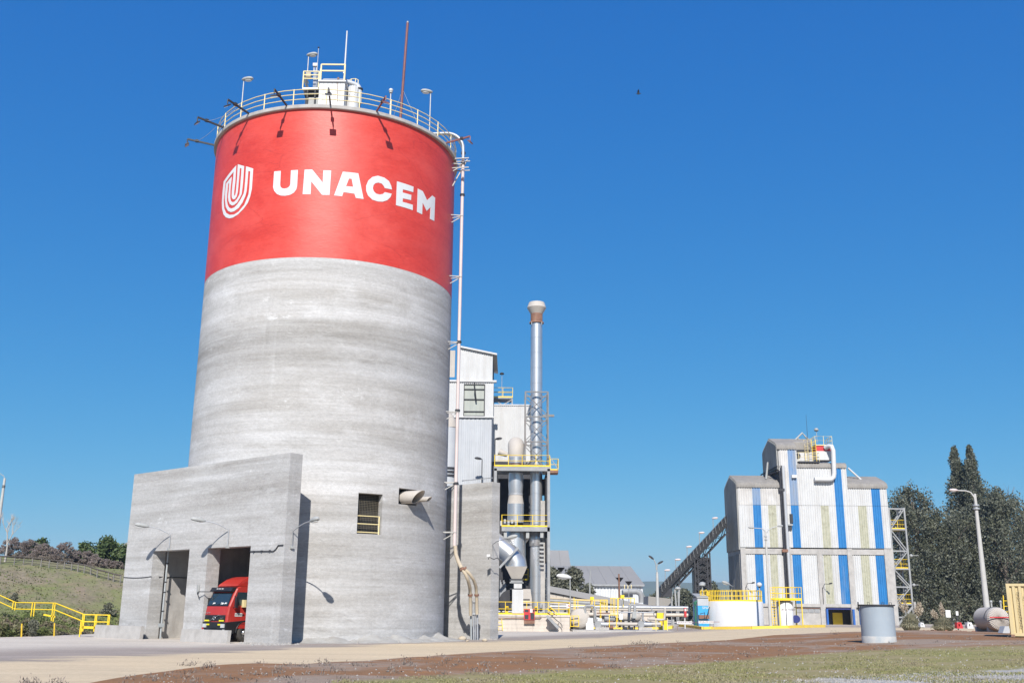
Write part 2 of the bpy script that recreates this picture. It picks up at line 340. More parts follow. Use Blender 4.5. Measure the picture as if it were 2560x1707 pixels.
def glass(name, c, rough=.08):
    m, t, b, N, L = nodes(name); b.inputs['Base Color'].default_value = c4(c); b.inputs['Roughness'].default_value = rough; b.inputs['Specular IOR Level'].default_value = .9; return m
M['glass'] = glass('cab_glass', (.02, .035, .045))
M['win'] = pbr('tarpaulin_window_sheet', (.36, .38, .345), (.30, .32, .29), 1.2, .6, stretch=(2, 2, .3))
# red paint over the slip-formed wall, with its hair cracks and a big sheen
def redmat():
    m, t, b, N, L = nodes('red_silo_paint'); co = N('TexCoord').outputs['Object']
    n = noise(t, N, L, co, .5, (.35, .35, 1.4), 7, .65, .5); r = ramp(N, .35, .65, (.50, .034, .022, 1), (.585, .048, .032, 1)); L(n, r.inputs[0]); out = r.outputs[0]
    n2 = noise(t, N, L, co, 5, (.6, .6, 2), 8, .75); r2 = ramp(N, .33, .72, (.86, .80, .80, 1), (1.12, 1.4, 1.4, 1)); L(n2, r2.inputs[0]); out = mix(N, L, .9, out, r2.outputs[0], 'MULTIPLY')
    nb = noise(t, N, L, co, .35, (.6, .6, .8), 7, .7, .3); rb = ramp(N, .46, .68, (0, 0, 0, 1), (.55, .55, .55, 1)); L(nb, rb.inputs[0]); out = mix(N, L, rb.outputs[0], out, (.66, .10, .078))
    mp = N('Mapping'); mp.inputs['Scale'].default_value = (.12, .12, .42); L(co, mp.inputs[0])
    ns = N('TexNoise'); ns.inputs['Scale'].default_value = 1.4; ns.inputs['Detail'].default_value = 6; L(mp.outputs[0], ns.inputs['Vector'])
    wv = mix(N, L, .35, mp.outputs[0], ns.outputs['Color'])
    vo = N('TexVoronoi', feature='DISTANCE_TO_EDGE'); vo.inputs['Scale'].default_value = 1.5; L(wv, vo.inputs['Vector'])
    r3 = ramp(N, .0, .006, (1, 1, 1, 1), (0, 0, 0, 1)); L(vo.outputs[0], r3.inputs[0]); f = N('Math', operation='MULTIPLY'); f.inputs[1].default_value = .35; L(r3.outputs[0], f.inputs[0])
    out = mix(N, L, f.outputs[0], out, (.25, .012, .012)); L(out, b.inputs['Base Color'])
    b.inputs['Roughness'].default_value = .46; b.inputs['Specular IOR Level'].default_value = .45
    bp = N('Bump'); bp.inputs['Strength'].default_value = .35; bp.inputs['Distance'].default_value = .03; L(n2, bp.inputs['Height']); L(bp.outputs[0], b.inputs['Normal'])
    return m
M['red'] = redmat()
def leafmat(name, c1, c2, c3=None, tr=.25):
    m, t, b, N, L = nodes(name); g = N('NewGeometry'); oi = N('ObjectInfo')
    r = ramp(N, 0, 1, c4(c1), c4(c2)); L(g.outputs['Random Per Island'], r.inputs[0]); out = r.outputs[0]
    if c3:
        n = noise(t, N, L, N('TexCoord').outputs['Object'], .5, (1, 1, 1), 3); r2 = ramp(N, .45, .62); L(n, r2.inputs[0]); out = mix(N, L, r2.outputs[0], out, c3)
    L(out, b.inputs['Base Color']); b.inputs['Roughness'].default_value = .6; b.inputs['Specular IOR Level'].default_value = .35
    o = t.nodes['Material Output']; tl = N('BsdfTranslucent'); L(out, tl.inputs[0]); mx = N('MixShader'); mx.inputs[0].default_value = tr
    L(b.outputs[0], mx.inputs[1]); L(tl.outputs[0], mx.inputs[2]); L(mx.outputs[0], o.inputs[0]); return m
M['euca'] = leafmat('eucalyptus_leaf', (.06, .074, .052), (.235, .24, .185), (.12, .125, .075), .35)
M['leafgreen'] = leafmat('green_leaf', (.05, .085, .03), (.13, .17, .065))
M['twig'] = leafmat('purple_brown_shrub_leaf', (.17, .135, .125), (.33, .27, .25), (.27, .235, .19), .3)
M['cover'] = leafmat('groundcover_leaf', (.075, .105, .03), (.19, .21, .075), (.20, .16, .11))
M['olive'] = leafmat('grey_olive_leaf', (.11, .115, .08), (.22, .22, .165))
M['pampas'] = leafmat('pampas_blade', (.17, .17, .11), (.36, .33, .23), None, .35)
M['plume'] = leafmat('pampas_plume', (.42, .35, .27), (.55, .48, .38))
M['grass'] = leafmat('field_grass_blade', (.19, .20, .07), (.37, .34, .16), (.33, .28, .18), .3)
M['dry'] = leafmat('dry_weed', (.17, .14, .12), (.28, .235, .20))
M['postgrey'] = pbr('weathered_post', (.22, .205, .19), None, 4, .9)
M['grille'] = pbr('rusty_wire', (.15, .13, .095), None, 4, .8)
M['stone'] = pbr('loose_stone', (.33, .31, .29), (.25, .235, .215), 5, .9)
M['brick'] = pbr('broken_red_brick', (.34, .15, .09), (.24, .11, .07), 4, .9, dirt=(.40, .30, .24), dlo=.5, dhi=.7)
# ============================================================ ground
def interp(tab, x):
    if x <= tab[0][0]: return tab[0][1]
    for (a, b), (c, d) in zip(tab, tab[1:]):
        if x <= c: return b + (d - b) * (x - a) / (c - a)
    return tab[-1][1]
def edge(px, z, fld=False):                                    # photo polyline -> (azimuth, distance) table on the ground
    T = []
    for u, v in px:
        z2 = z
        for _ in range(8): p = atz(u, v, z2); z2 = z + .5 * ss(10, 28, p.x) + (.14 * ss(0, 22, p.x) if fld else 0)
        T.append((atan2(p.x, p.y), sqrt(p.x * p.x + p.y * p.y)))
    return T
NEAR = edge([(0, 1722), (120, 1714), (201, 1706), (326, 1688), (452, 1669), (642, 1654), (762, 1658), (881, 1651), (996, 1644), (1280, 1626), (1606, 1611), (1824, 1602), (1933, 1591), (2150, 1583), (2314, 1581), (2560, 1588)], .06)
FAR = edge([(0, 1655), (234, 1644), (435, 1636), (653, 1626), (871, 1615), (1088, 1607), (1280, 1603), (1498, 1594), (1661, 1583), (1824, 1573), (2167, 1568), (2560, 1570)], .0)
GRASS = edge([(-500, 1900), (500, 1760), (936, 1701), (1280, 1685), (1552, 1673), (1824, 1655), (2096, 1633), (2260, 1624), (2560, 1612)], .14, True)
GRAVEL = edge([(600, 1900), (1500, 1745), (1900, 1712), (2150, 1696), (2400, 1685), (2560, 1676)], .14, True)
def gz(x, y):
    z = .5 * ss(10, 28, x)
    if y > 1:
        r = sqrt(x * x + y * y); rn = interp(NEAR, atan2(x, y))
        z += (.14 + .14 * ss(0, 22, x)) * ss(0, 1, (rn - r) / (1.0 + .03 * r)) + .015 * sin(x * 1.3 + y) * ss(0, 6, r) * (1 if r < 40 else 0)
    return z
def gp(u, v):                                       # where the photo pixel meets the ground
    z = .2
    for _ in range(12):
        p = atz(u, v, z); z = gz(p.x, p.y)
    return V((p.x, p.y, z))
def P0(x, y): return V((x, y, gz(x, y)))
azs = [radians(a) for a in list(range(-180, -40, 10)) + [-40 + .25 * i for i in range(321)] + list(range(50, 181, 10))]
rs = [.6, 2, 5, 9, 14]; r = 18
while r < 160: rs.append(r); r *= 1.008
while r < 9000: rs.append(r); r *= 1.12
vs = []; A1 = []; A2 = []; A3 = []
for a in azs:
    rn, rf, rg, rv = interp(NEAR, a), interp(FAR, a), interp(GRASS, a), interp(GRAVEL, a)
    for r in rs:
        x, y = r * sin(a), r * cos(a); vs.append((x, y, gz(x, y)))
        A1.append(math.log(r / rn) / math.log(rf / rn)); A2.append(math.log(r / rg)); A3.append(math.log(r / rv))
n = len(rs); fs = [(i * n + j, (i + 1) * n + j, (i + 1) * n + j + 1, i * n + j + 1) for i in range(len(azs) - 1) for j in range(n - 1)]
def groundmat():
    m, t, b, N, L = nodes('ground_surface'); co = N('TexCoord').outputs['Object']
    b.inputs['Roughness'].default_value = .95; b.inputs['Specular IOR Level'].default_value = .1
    at_ = lambda n: N('Attribute', attribute_name=n).outputs['Fac']
    def wob(a, n, k):
        s = N('MATH'.title(), operation='MULTIPLY_ADD'); L(n, s.inputs[0]); s.inputs[1].default_value = k; s.inputs[2].default_value = -k * .5
        q = N('Math', operation='ADD'); L(a, q.inputs[0]); L(s.outputs[0], q.inputs[1]); return q.outputs[0]
    n1 = noise(t, N, L, co, .6, (1, 1, 1), 8, .7); n2 = noise(t, N, L, co, .16, (1, 1, 1), 6, .65, .6); n3 = noise(t, N, L, co, 5, (1, 1, 1), 8, .75)
    n4 = noise(t, N, L, co, .35, (.35, 1.2, 1), 7, .7, .5)
    def cr(n, a, b_, x, y):
        r = ramp(N, a, b_, c4(x), c4(y)); L(n, r.inputs[0]); return r.outputs[0]
    n5 = noise(t, N, L, co, .5, (.06, 1.6, 1), 6, .65, .2); tan_ = cr(n4, .35, .7, (.60, .48, .325), (.52, .42, .29)); tan_ = mix(N, L, cr(n5, .52, .66, (0, 0, 0), (.65, .65, .65)), tan_, (.47, .37, .255)); tan_ = mix(N, L, cr(n5, .30, .42, (.6, .6, .6), (0, 0, 0)), tan_, (.64, .53, .38)); tan_ = mix(N, L, cr(n1, .62, .8, (0, 0, 0), (.5, .5, .5)), tan_, (.40, .31, .21))
    soil = cr(n1, .35, .65, (.27, .135, .065), (.225, .135, .08)); soil = mix(N, L, cr(n2, .48, .58, (0, 0, 0), (.85, .85, .85)), soil, (.29, .235, .19)); soil = mix(N, L, cr(n4, .56, .66, (0, 0, 0), (.8, .8, .8)), soil, (.33, .165, .075)); soil = mix(N, L, cr(n4, .30, .40, (.6, .6, .6), (0, 0, 0)), soil, (.17, .115, .075))
    soil = mix(N, L, cr(n3, .62, .8, (0, 0, 0), (.45, .45, .45)), soil, (.32, .245, .19))
    gras = cr(n1, .38, .62, (.24, .215, .09), (.30, .245, .14)); gras = mix(N, L, cr(n2, .50, .66, (0, 0, 0), (.8, .8, .8)), gras, (.225, .235, .07))
    gras = mix(N, L, cr(n4, .58, .72, (0, 0, 0), (.7, .7, .7)), gras, (.29, .19, .11))
    grav = cr(n3, .35, .65, (.26, .245, .23), (.44, .43, .42)); grav = mix(N, L, cr(n1, .5, .7, (0, 0, 0), (.7, .7, .7)), grav, (.25, .22, .13))
    grey = cr(n4, .35, .65, (.56, .505, .44), (.46, .41, .355)); grey = mix(N, L, cr(n1, .58, .75, (0, 0, 0), (.6, .6, .6)), grey, (.31, .265, .225))
    dirt = cr(n4, .35, .62, (.35, .30, .265), (.27, .23, .20)); dirt = mix(N, L, cr(n3, .6, .8, (0, 0, 0), (.5, .5, .5)), dirt, (.40, .35, .30))
    far = cr(n2, .4, .6, (.12, .13, .075), (.17, .16, .09))
    a1, a2, a3 = at_('road'), at_('grass'), at_('gravel')
    f = cr(wob(a1, n1, .55), .45, .55, (0, 0, 0), (1, 1, 1))
    out = mix(N, L, cr(wob(a2, n2, .16), -.02, .05, (0, 0, 0), (1, 1, 1)), gras, soil)
    out = mix(N, L, cr(wob(a3, n1, .25), -.04, .06, (0, 0, 0), (1, 1, 1)), grav, out)
    edgef = N('Math', operation='GREATER_THAN'); edgef.inputs[1].default_value = 0; L(wob(a1, n1, .10), edgef.inputs[0]); out = mix(N, L, edgef.outputs[0], out, tan_)
    w2 = wob(a1, n4, .9); r = ramp(N, .0, 1); m2 = N('MapRange'); m2.inputs[1].default_value = .95; m2.inputs[2].default_value = 1.12; L(w2, m2.inputs[0])
    out = mix(N, L, m2.outputs[0], out, dirt)
    m4 = N('MapRange'); m4.inputs[1].default_value = 1.42; m4.inputs[2].default_value = 1.75; L(w2, m4.inputs[0]); out = mix(N, L, m4.outputs[0], out, grey)
    m3 = N('MapRange'); m3.inputs[1].default_value = 4.2; m3.inputs[2].default_value = 6; L(a1, m3.inputs[0]); out = mix(N, L, m3.outputs[0], out, far)
    fn = cr(n3, .3, .7, (.82, .82, .82), (1.12, 1.12, 1.12)); out = mix(N, L, .9, out, fn, 'MULTIPLY')
    L(out, b.inputs['Base Color'])
    bp = N('Bump'); bp.inputs['Strength'].default_value = .6; bp.inputs['Distance'].default_value = .06; L(n3, bp.inputs['Height']); L(bp.outputs[0], b.inputs['Normal'])
    return m
me = bpy.data.meshes.new('ground'); me.from_pydata(vs, [], fs)
for nm, A in (('road', A1), ('grass', A2), ('gravel', A3)): me.attributes.new(nm, 'FLOAT', 'POINT').data.foreach_set('value', A)
me.polygons.foreach_set('use_smooth', [True] * len(fs)); me.materials.append(groundmat())
g = bpy.data.objects.new('ground', me); COL.objects.link(g); kind(g, 'structure')
# grassy embankment on the left
HF = [(-42, 55), (-27, 61), (-23.2, 68.5), (-21.4, 74), (-12, 92)]      # foot: azimuth deg, distance
def hillz(az, Y):                                    # height of the bank at azimuth (deg) and depth
    f = interp(HF, az); rdg = 104
    s = (Y - f) / (rdg - f)
    zr = interp([(-40, 8.4), (-26, 6.6), (-19, 5.15), (-14, 4.0), (-11, 2.6)], az)
    if s <= 0: return -.05 + s * 2
    s2 = min(s, 1.0); z = zr * (.34 * s2 + .66 * s2 * s2 * (3 - 2 * s2))
    return z - .02 * max(0, Y - rdg) + .05 * sin(Y * .9 + az * 3) * min(1, s * 6)
vs = []; na = 90; nr = 130
for i in range(na):
    az = -42 + 32 * i / (na - 1)
    for j in range(nr):
        Y = 50 + 110 * (j / (nr - 1)) ** 1.3; x = Y * tan(radians(az)); vs.append((x, Y, hillz(az, Y)))
fs = [(i * nr + j, (i + 1) * nr + j, (i + 1) * nr + j + 1, i * nr + j + 1) for i in range(na - 1) for j in range(nr - 1)]
def hillmat():
    m, t, b, N, L = nodes('bank_turf'); co = N('TexCoord').outputs['Object']; b.inputs['Roughness'].default_value = .95; b.inputs['Specular IOR Level'].default_value = .1
    n1 = noise(t, N, L, co, .12, (1, .5, 1), 6, .7, .4); n2 = noise(t, N, L, co, 1.4, (1, .5, 1), 8, .75); n3 = noise(t, N, L, co, .3, (1, .4, 1), 6, .7)
    def cr(n, a, b_, x, y):
        if b_ > 1:
            mr = N('MapRange'); mr.inputs[1].default_value = a; mr.inputs[2].default_value = b_; L(n, mr.inputs[0]); n, a, b_ = mr.outputs[0], 0, 1
        r = ramp(N, a, b_, c4(x), c4(y)); L(n, r.inputs[0]); return r.outputs[0]
    out = cr(n2, .32, .68, (.17, .15, .095), (.34, .275, .195)); out = mix(N, L, cr(n1, .44, .58, (0, 0, 0), (.85, .85, .85)), out, (.195, .22, .08)); sz = N('SeparateXYZ'); L(co, sz.inputs[0]); zz_ = N('Math', operation='MULTIPLY_ADD'); L(n3, zz_.inputs[0]); zz_.inputs[1].default_value = 2.6; L(sz.outputs[2], zz_.inputs[2]); out = mix(N, L, cr(zz_.outputs[0], 2.4, 3.6, (.8, .8, .8), (0, 0, 0)), out, (.175, .215, .065))
    out = mix(N, L, cr(n3, .55, .7, (0, 0, 0), (.55, .55, .55)), out, (.33, .225, .175)); L(out, b.inputs['Base Color'])
    bp = N('Bump'); bp.inputs['Strength'].default_value = .9; bp.inputs['Distance'].default_value = .25; L(n2, bp.inputs['Height']); L(bp.outputs[0], b.inputs['Normal']); return m
me = bpy.data.meshes.new('hillside'); me.from_pydata(vs, [], fs); me.polygons.foreach_set('use_smooth', [True] * len(fs)); me.materials.append(hillmat())
kind((lambda o: (COL.objects.link(o), o)[1])(bpy.data.objects.new('hillside', me)), 'structure')
def HP(u, v):                                        # point of the bank seen at a photo pixel
    d = ray(u, v); az = degrees(atan2(d.x, d.y)); Y = 50.0
    while Y < 160:
        p = CAM + d * (Y / d.y)
        if p.z <= hillz(az, Y): return V((p.x, Y, hillz(az, Y)))
        Y += .15
    return CAM + d * (104 / d.y)
# ============================================================ cement silo
SCX, SCY, SR, NF = -12.437, 66.65, 8.27, -8.64
TV, NV = V((.77036, -.63761, 0)), V((.63761, .77036, 0))
def CP(a, z, r=SR): a = radians(a); return V((SCX + r * sin(a), SCY - r * cos(a), z))
def TN(t, n, z): return V((SCX, SCY, z)) + TV * t + NV * n
def cylpx(u, v, r=SR):
    d = ray(u, v); A = d.x ** 2 + d.y ** 2; B = -(d.x * SCX + d.y * SCY); K = SCX ** 2 + SCY ** 2 - r * r
    p = CAM + d * ((-B - sqrt(max(B * B - A * K, 0))) / A); return degrees(atan2(p.x - SCX, SCY - p.y)), p.z
silo = thing('cement_silo', 'tall round concrete silo with red upper band and white lettering', 'silo', (SCX, SCY, 0))
tun = degrees(atan2(-NV.x, NV.y))                     # azimuth of the drive-through mouth on the shell
def ang_t(t): p = TN(t, -sqrt(max(SR * SR - t * t, 0)), 0); return degrees(atan2(p.x - SCX, SCY - p.y))
a0, a1 = sorted((ang_t(-5.6), ang_t(5.6)))
holes = [(26.2, 36.8, 5.98, 8.3), (44.6, 55.0, 7.83, 8.78), (a0, a1, -1, 5.3)]
us = spread(-180, 180, 1.5, [26.2, 36.8, 44.6, 55.0, a0, a1]); vz = spread(-.3, 22.34, 1.1, [5.98, 8.3, 7.83, 8.78, 5.3])
m = MB(); shell(m, us, vz, holes, lambda u, v: CP(u, v), lambda u, v: CP(u, v, SR - .5), True); m.build('concrete_shell', M['conc'], silo)
m = MB(); shell(m, spread(-180, 180, 1.5), [22.34, 25, 28, 30, 32.2], [], lambda u, v: CP(u, v, SR + .004), None, True); lab(m.build('painted_band', M['red'], silo), 'red painted upper band of the silo')
m = MB(); m.lathe((SCX, SCY, 0), [(0, 32.2), (SR + .17, 32.2), (SR + .19, 32.23), (SR + .19, 32.42), (SR + .16, 32.45), (0, 32.52)], 160, smooth=False); m.build('roof_slab', M['conc3'], silo)
# drive-through interior floor, side walls and soffit so that the mouth stays dark
m = MB()
for t, e in ((-4.9, -.25), (-.3, .25), (5.15, .25)):
    nb = min(7.0, sqrt((SR - .55) ** 2 - t * t)); m.ext([TN(t, NF + .86, -.05), TN(t, nb, -.05), TN(t, nb, 5.3), TN(t, NF + .86, 5.3)], TV * e)
m.ext([TN(-5.1, NF + .86, 5.32), TN(5.3, NF + .86, 5.32), TN(5.3, 5, 5.32), TN(-5.1, 5, 5.32)], (0, 0, .3)); m.ext([TN(-4.9, 4.6, -.05), TN(5.15, 4.6, -.05), TN(5.15, 4.6, 5.3), TN(-4.9, 4.6, 5.3)], NV * .2)
m.build('tunnel_lining', M['conc3'], silo)
m = MB()
for z in (2.9, 3.25, 3.95): m.bar(TN(1.2, -1.5, z), TN(4.95, -1.5, z), .05)
for t in (1.3, 1.9, 3.9, 4.9): m.bar(TN(t, -1.5, 2.9), TN(t, -1.5, 3.95), .05)
m.build('inner_walkway_rail', M['yellow'], silo)
# roof railing
railing(silo, [CP(a, 32.46, SR + .06) for a in [i * 7.5 for i in range(48)]], M['yelpale'], 1.08, (.4, .75, 1.08), 0, 2.2, .028, closed=True, posts=False, name='roof_railing')
rr = silo.children[-1]
for i in range(25):
    a = i * 14.4 + 4; MB().bar(CP(a, 32.44, SR + .06), CP(a, 33.57, SR + .06), .055).build('post', M['yelpale'], rr)
# lettering and emblem: plates curved round the shell
def plate(name, outer, hole, f, mat, par, lift=.02):
    loops = [[cylpx(*f(*p)) for p in L_] for L_ in ([outer] + ([hole] if hole else []))]
    tri = tessellate_polygon([[V((a, z, 0)) for a, z in L_] for L_ in loops]); pts = [p for L_ in loops for p in L_]
    bm = bmesh.new(); vv = [bm.verts.new((a, z, 0)) for a, z in pts]
    for tr in tri:
        try: bm.faces.new([vv[i] for i in tr])
        except ValueError: pass
    lo, hi = min(p[0] for p in pts), max(p[0] for p in pts); k = floor(lo / 1.5) * 1.5
    while k < hi:
        bmesh.ops.bisect_plane(bm, geom=bm.verts[:] + bm.edges[:] + bm.faces[:], plane_co=(k, 0, 0), plane_no=(1, 0, 0), dist=1e-5); k += 1.5
    m = MB(); bm.verts.index_update(); W = [CP(v.co.x, v.co.y, SR + lift) for v in bm.verts]
    m.add(W, [tuple(v.index for v in f_.verts) for f_ in bm.faces])
    for e in bm.edges:
        if len(e.link_faces) == 1:
            p, q = e.verts; m.quad(CP(p.co.x, p.co.y, SR), CP(q.co.x, q.co.y, SR), W[q.index], W[p.index])
    bm.free(); return m.build(name, mat, par)
LET = [([(609, 181), (670, 176), (664, 305), (668, 322), (682, 335), (702, 339), (728, 334), (748, 320), (757, 300), (763, 171), (827, 167), (820, 310), (812, 345), (790, 375), (755, 395), (710, 404), (670, 402), (635, 388), (610, 360), (599, 325), (601, 300)], None),
       ([(888, 165), (958, 163), (1054, 283), (1060, 170), (1132, 173), (1117, 397), (1048, 396), (949, 272), (943, 390), (870, 389)], None),
       ([(1238, 183), (1381, 198), (1429, 434), (1358, 424), (1345, 385), (1245, 371), (1232, 408), (1158, 401)], [(1295, 247), (1320, 249), (1333, 322), (1268, 316)]),
       ([(1689, 347), (1682, 312), (1662, 270), (1620, 238), (1560, 220), (1510, 231), (1472, 264), (1452, 312), (1453, 360), (1470, 402), (1510, 440), (1560, 456), (1605, 458), (1645, 445), (1675, 417), (1687, 386), (1624, 371), (1605, 388), (1575, 393), (1545, 385), (1522, 362), (1514, 335), (1520, 305), (1538, 288), (1565, 283), (1595, 292), (1615, 315), (1623, 333)], None),
       ([(1735, 271), (1887, 321), (1884, 371), (1789, 345), (1787, 374), (1867, 397), (1864, 444), (1789, 428), (1786, 460), (1880, 487), (1879, 536), (1726, 490)], None),
       ([(1926, 338), (1972, 362), (2011, 445), (2059, 402), (2085, 422), (2077, 635), (2038, 616), (2044, 506), (2007, 543), (1970, 466), (1966, 574), (1919, 552)], None)]
for o_, h_ in LET: plate('letter', o_, h_, RM, M['letter'], silo)
EX = [(195, 530), (165, 800), (150, 1050), (155, 1200), (190, 1340), (250, 1410), (330, 1435), (420, 1415), (540, 1340), (680, 1200), (780, 1060), (840, 900), (880, 720), (900, 450), (915, 215), (740, 160), (725, 450), (700, 740), (680, 830), (610, 970), (530, 1090), (450, 1170), (375, 1195), (320, 1165), (285, 1090), (268, 1000), (275, 850), (300, 600), (330, 560), (318, 750), (300, 900), (310, 1000), (340, 1080), (395, 1120), (450, 1105), (520, 1050), (590, 930), (630, 850), (650, 700), (670, 500), (693, 155), (540, 110), (525, 400), (505, 650), (490, 800), (475, 860), (458, 880), (443, 875), (448, 780), (475, 550), (500, 138)]
EY = [(795, 275), (845, 285), (820, 700), (800, 850), (700, 1100), (560, 1270), (450, 1340), (340, 1350), (250, 1300), (200, 1180), (190, 1000), (235, 560), (440, 290), (420, 500), (395, 750), (390, 880), (400, 940), (430, 970), (470, 960), (510, 900), (535, 800), (550, 650), (590, 205), (630, 215), (600, 650), (580, 850), (520, 960), (450, 1030), (410, 1040), (370, 1010), (350, 930), (355, 750), (390, 415), (255, 580), (225, 850), (225, 1000), (245, 1150), (300, 1250), (370, 1280), (450, 1260), (560, 1180), (650, 1050), (720, 900), (750, 780), (770, 600)]
plate('emblem', EX, EY, RE, M['letter'], silo)
# window with wire grille and guard rail
m = MB()
for i in range(15):
    a = 26.4 + 10.2 * i / 14; m.bar(CP(a, 5.98, SR - .42), CP(a, 8.3, SR - .42), .014)
for i in range(24):
    z = 6.03 + 2.25 * i / 23; m.tube([CP(26.2 + 10.6 * k / 4, z, SR - .41) for k in range(5)], .009, 4, False)
m.build('window_grille', M['grille'], silo)
m = MB()
for z in (6.08, 6.55, 7.0): m.tube([CP(26.3 + 9.8 * k / 4, z, SR - .08) for k in range(5)], .03, 6)
m.bar(CP(35.9, 5.98, SR - .08), CP(35.9, 7.02, SR - .08), .06); m.build('window_rail', M['yelpale'], silo)
m = MB(); m.poly([CP(a, z, SR - .9) for a, z in ((24, 5.5), (39, 5.5), (39, 8.8), (24, 8.8))]); m.poly([CP(a, z, SR - 1.2) for a, z in ((42, 7.4), (58, 7.4), (58, 9.2), (42, 9.2))]); m.build('dark_backing_sheet', M['black'], silo)  # black sheets behind the openings stand in for the unlit interior
# two exhaust ducts cut at a slant
def duct(par, a, z, rad, ln, name, dirv, mat):
    base = CP(a, z, SR - .4); d = V(dirv).normalized(); x = d.cross(V((0, 0, 1))).normalized(); y = x.cross(d); n_ = 28; A = []; B = []
    for k in range(n_):
        t_ = 2 * pi * k / n_; off = x * (rad * cos(t_)) + y * (rad * sin(t_)); A.append(base + off); B.append(base + off + d * (ln + rad * 1.0 * sin(t_) ))
    C_ = [base + (p - base) * 1 for p in A]; m = MB()
    m.add(A + B, [(k, (k + 1) % n_, (k + 1) % n_ + n_, k + n_) for k in range(n_)], True)
    Bi = [b - (b - (base + d * d.dot(b - base))).normalized() * .03 for b in B]; Ai = [base + (p - base) * .96 + d * .2 for p in A]
    m.add(B + Bi, [(k, (k + 1) % n_, (k + 1) % n_ + n_, k + n_) for k in range(n_)]); m.add(Bi + Ai, [(k, (k + 1) % n_, (k + 1) % n_ + n_, k + n_) for k in range(n_)], True)
    return m.build(name, mat, par)
dd = (CP(54, 0, 1) - CP(0, 0, 0)); rad_dir = V((sin(radians(58)), -cos(radians(58)), 0))
duct(silo, 49.5, 8.28, .38, 1.15, 'exhaust_duct', rad_dir, M['ductdust']); duct(silo, 55.5, 8.22, .15, 1.25, 'exhaust_duct', V((sin(radians(60)), -cos(radians(60)), 0)), M['ductdust'])
# ============================================================ front portal wall and rear wall of the drive-through

por = thing('portal_wall', 'concrete front wall with two truck openings at the silo foot', 'wall', TN(0, NF, 0))
T0, T1 = -7.8, 7.78
hol = [(-4.75, -.95, -1, 5.15), (.88, 4.86, -1, 5.1)]
us = spread(T0, T1, 1.2, [-4.75, -.95, .88, 4.86]); vz = spread(-.3, 9.97, 1.2, [5.15, 5.1])
m = MB(); shell(m, us, vz, hol, lambda u, v: TN(u, NF, v), lambda u, v: TN(u, NF + .85, v)); m.build('wall_slab', M['conc2'], por)
m = MB()
m.ext([TN(T0 + .1, NF + .9, 9.3), TN(4.9, NF + .9, 9.3), TN(4.9, -6.4, 9.3), TN(T0 + .1, -2, 9.3)], (0, 0, .3)); m.build('roof_slab', M['conc3'], por)
m = MB(); m.ext([TN(T0 + .05, NF + 1, -.1), TN(T0 + .05, -2.4, -.1), TN(T0 + .05, -2.4, 9.3), TN(T0 + .05, NF + 1, 9.3)], TV * .6); m.build('side_wall', M['conc2'], por)
ann = thing('rear_wall', 'grey concrete slab wall right of the silo behind the filling hoses', 'wall', TN(5, 8.5, 0))
m = MB(); shell(m, spread(-8, 7.5, 1.3), spread(-.3, 10.12, 1.3), [], lambda u, v: TN(u, 8.5, v), lambda u, v: TN(u, 9.3, v)); m.build('wall_slab', M['conc2'], ann)
m = MB()
for t in (5.2, 6.1): m.bar(TN(t, 8.9, 10.1), TN(t, 8.9, 10.45), .05)
m.bar(TN(4.4, 8.9, 10.45), TN(7.2, 8.9, 10.45), .05); m.build('top_pipe', M['steel'], ann)
# low concrete barriers
def barrier(t0, t1, n0, h, label):
    th = thing('concrete_barrier', label, 'barrier', TN(t0, n0, 0), 'low concrete barriers at the silo portal')
    m = MB(); m.ext([TN(t0, n0, -.1), TN(t1, n0, -.1), TN(t1, n0 + .06, h), TN(t0, n0 + .06, h)], NV * .22); m.build('barrier_block', M['conc3'], th)
barrier(.62, 4.9, NF - 1.15, .66, 'low concrete barrier in front of the red truck')
barrier(-9.3, -4.15, NF - .75, .74, 'low concrete barrier left of the empty bay')
# conduits and down pipe on the portal
cd_ = thing('downpipe', 'grey vertical conduit pipe standing in the empty truck bay', 'pipe', TN(-4.3, NF + .9, 0))
MB().tube([TN(-4.42, NF + .8, .0), TN(-4.42, NF + .8, .75), TN(-4.40, NF + .8, 5.12)], .055, 8).build('pipe', M['pvcgrey'], cd_)
MB().box(TN(-4.42, NF + .78, .78), (.28, .2, .22), .69).build('junction_box', M['pvcgrey'], cd_)
for z in (1.6, 2.7, 3.3, 4.4): MB().box(TN(-4.42, NF + .8, z), (.16, .16, .05), .69).build('clamp', M['dark'], cd_)
w = MB().tube([TN(t, NF - .02, 3.6 - .06 * sin((t + 7.8) / 3.1 * pi)) for t in [-7.8 + 3.1 * i / 6 for i in range(7)]], .022, 5).tube([TN(-4.7, NF + .5, 3.6), TN(-4.86, NF + 1.2, 3.6), TN(-4.86, NF + 4.5, 3.6)], .022, 5)
tag(w.build('cable', M['dark']), 'black cable running along the left end of the portal wall', 'cable')
w = MB().tube([TN(4.86, NF - .04, 4.8), TN(6.0, NF - .04, 4.78), TN(6.9, NF - .04, 4.75), TN(7.1, NF - .04, 4.85), TN(7.3, NF - .04, 5.05), TN(7.7, NF - .04, 5.05)], .03, 6)
for t in (5.2, 5.9, 6.6): w.box(TN(t, NF - .04, 4.78), (.09, .09, .09), .69)
tag(w.build('conduit', M['dark']), 'thin dark conduit between the truck opening and the corner lamp', 'conduit')
b = thing('wall_intercom', 'small bracket box on the pier left of the truck', 'bracket', TN(.4, NF, 2))
MB().tube([TN(.5, NF - .05, 2.3), TN(.55, NF - .25, 2.62), TN(.75, NF - .3, 2.68), TN(1.55, NF + .1, 2.68), TN(1.55, NF + .1, 2.2)], .025, 6).build('arm', M['dark'], b)
MB().box(TN(.35, NF - .08, 2.85), (.12, .12, .4), .69).build('box', M['lampgrey'], b)
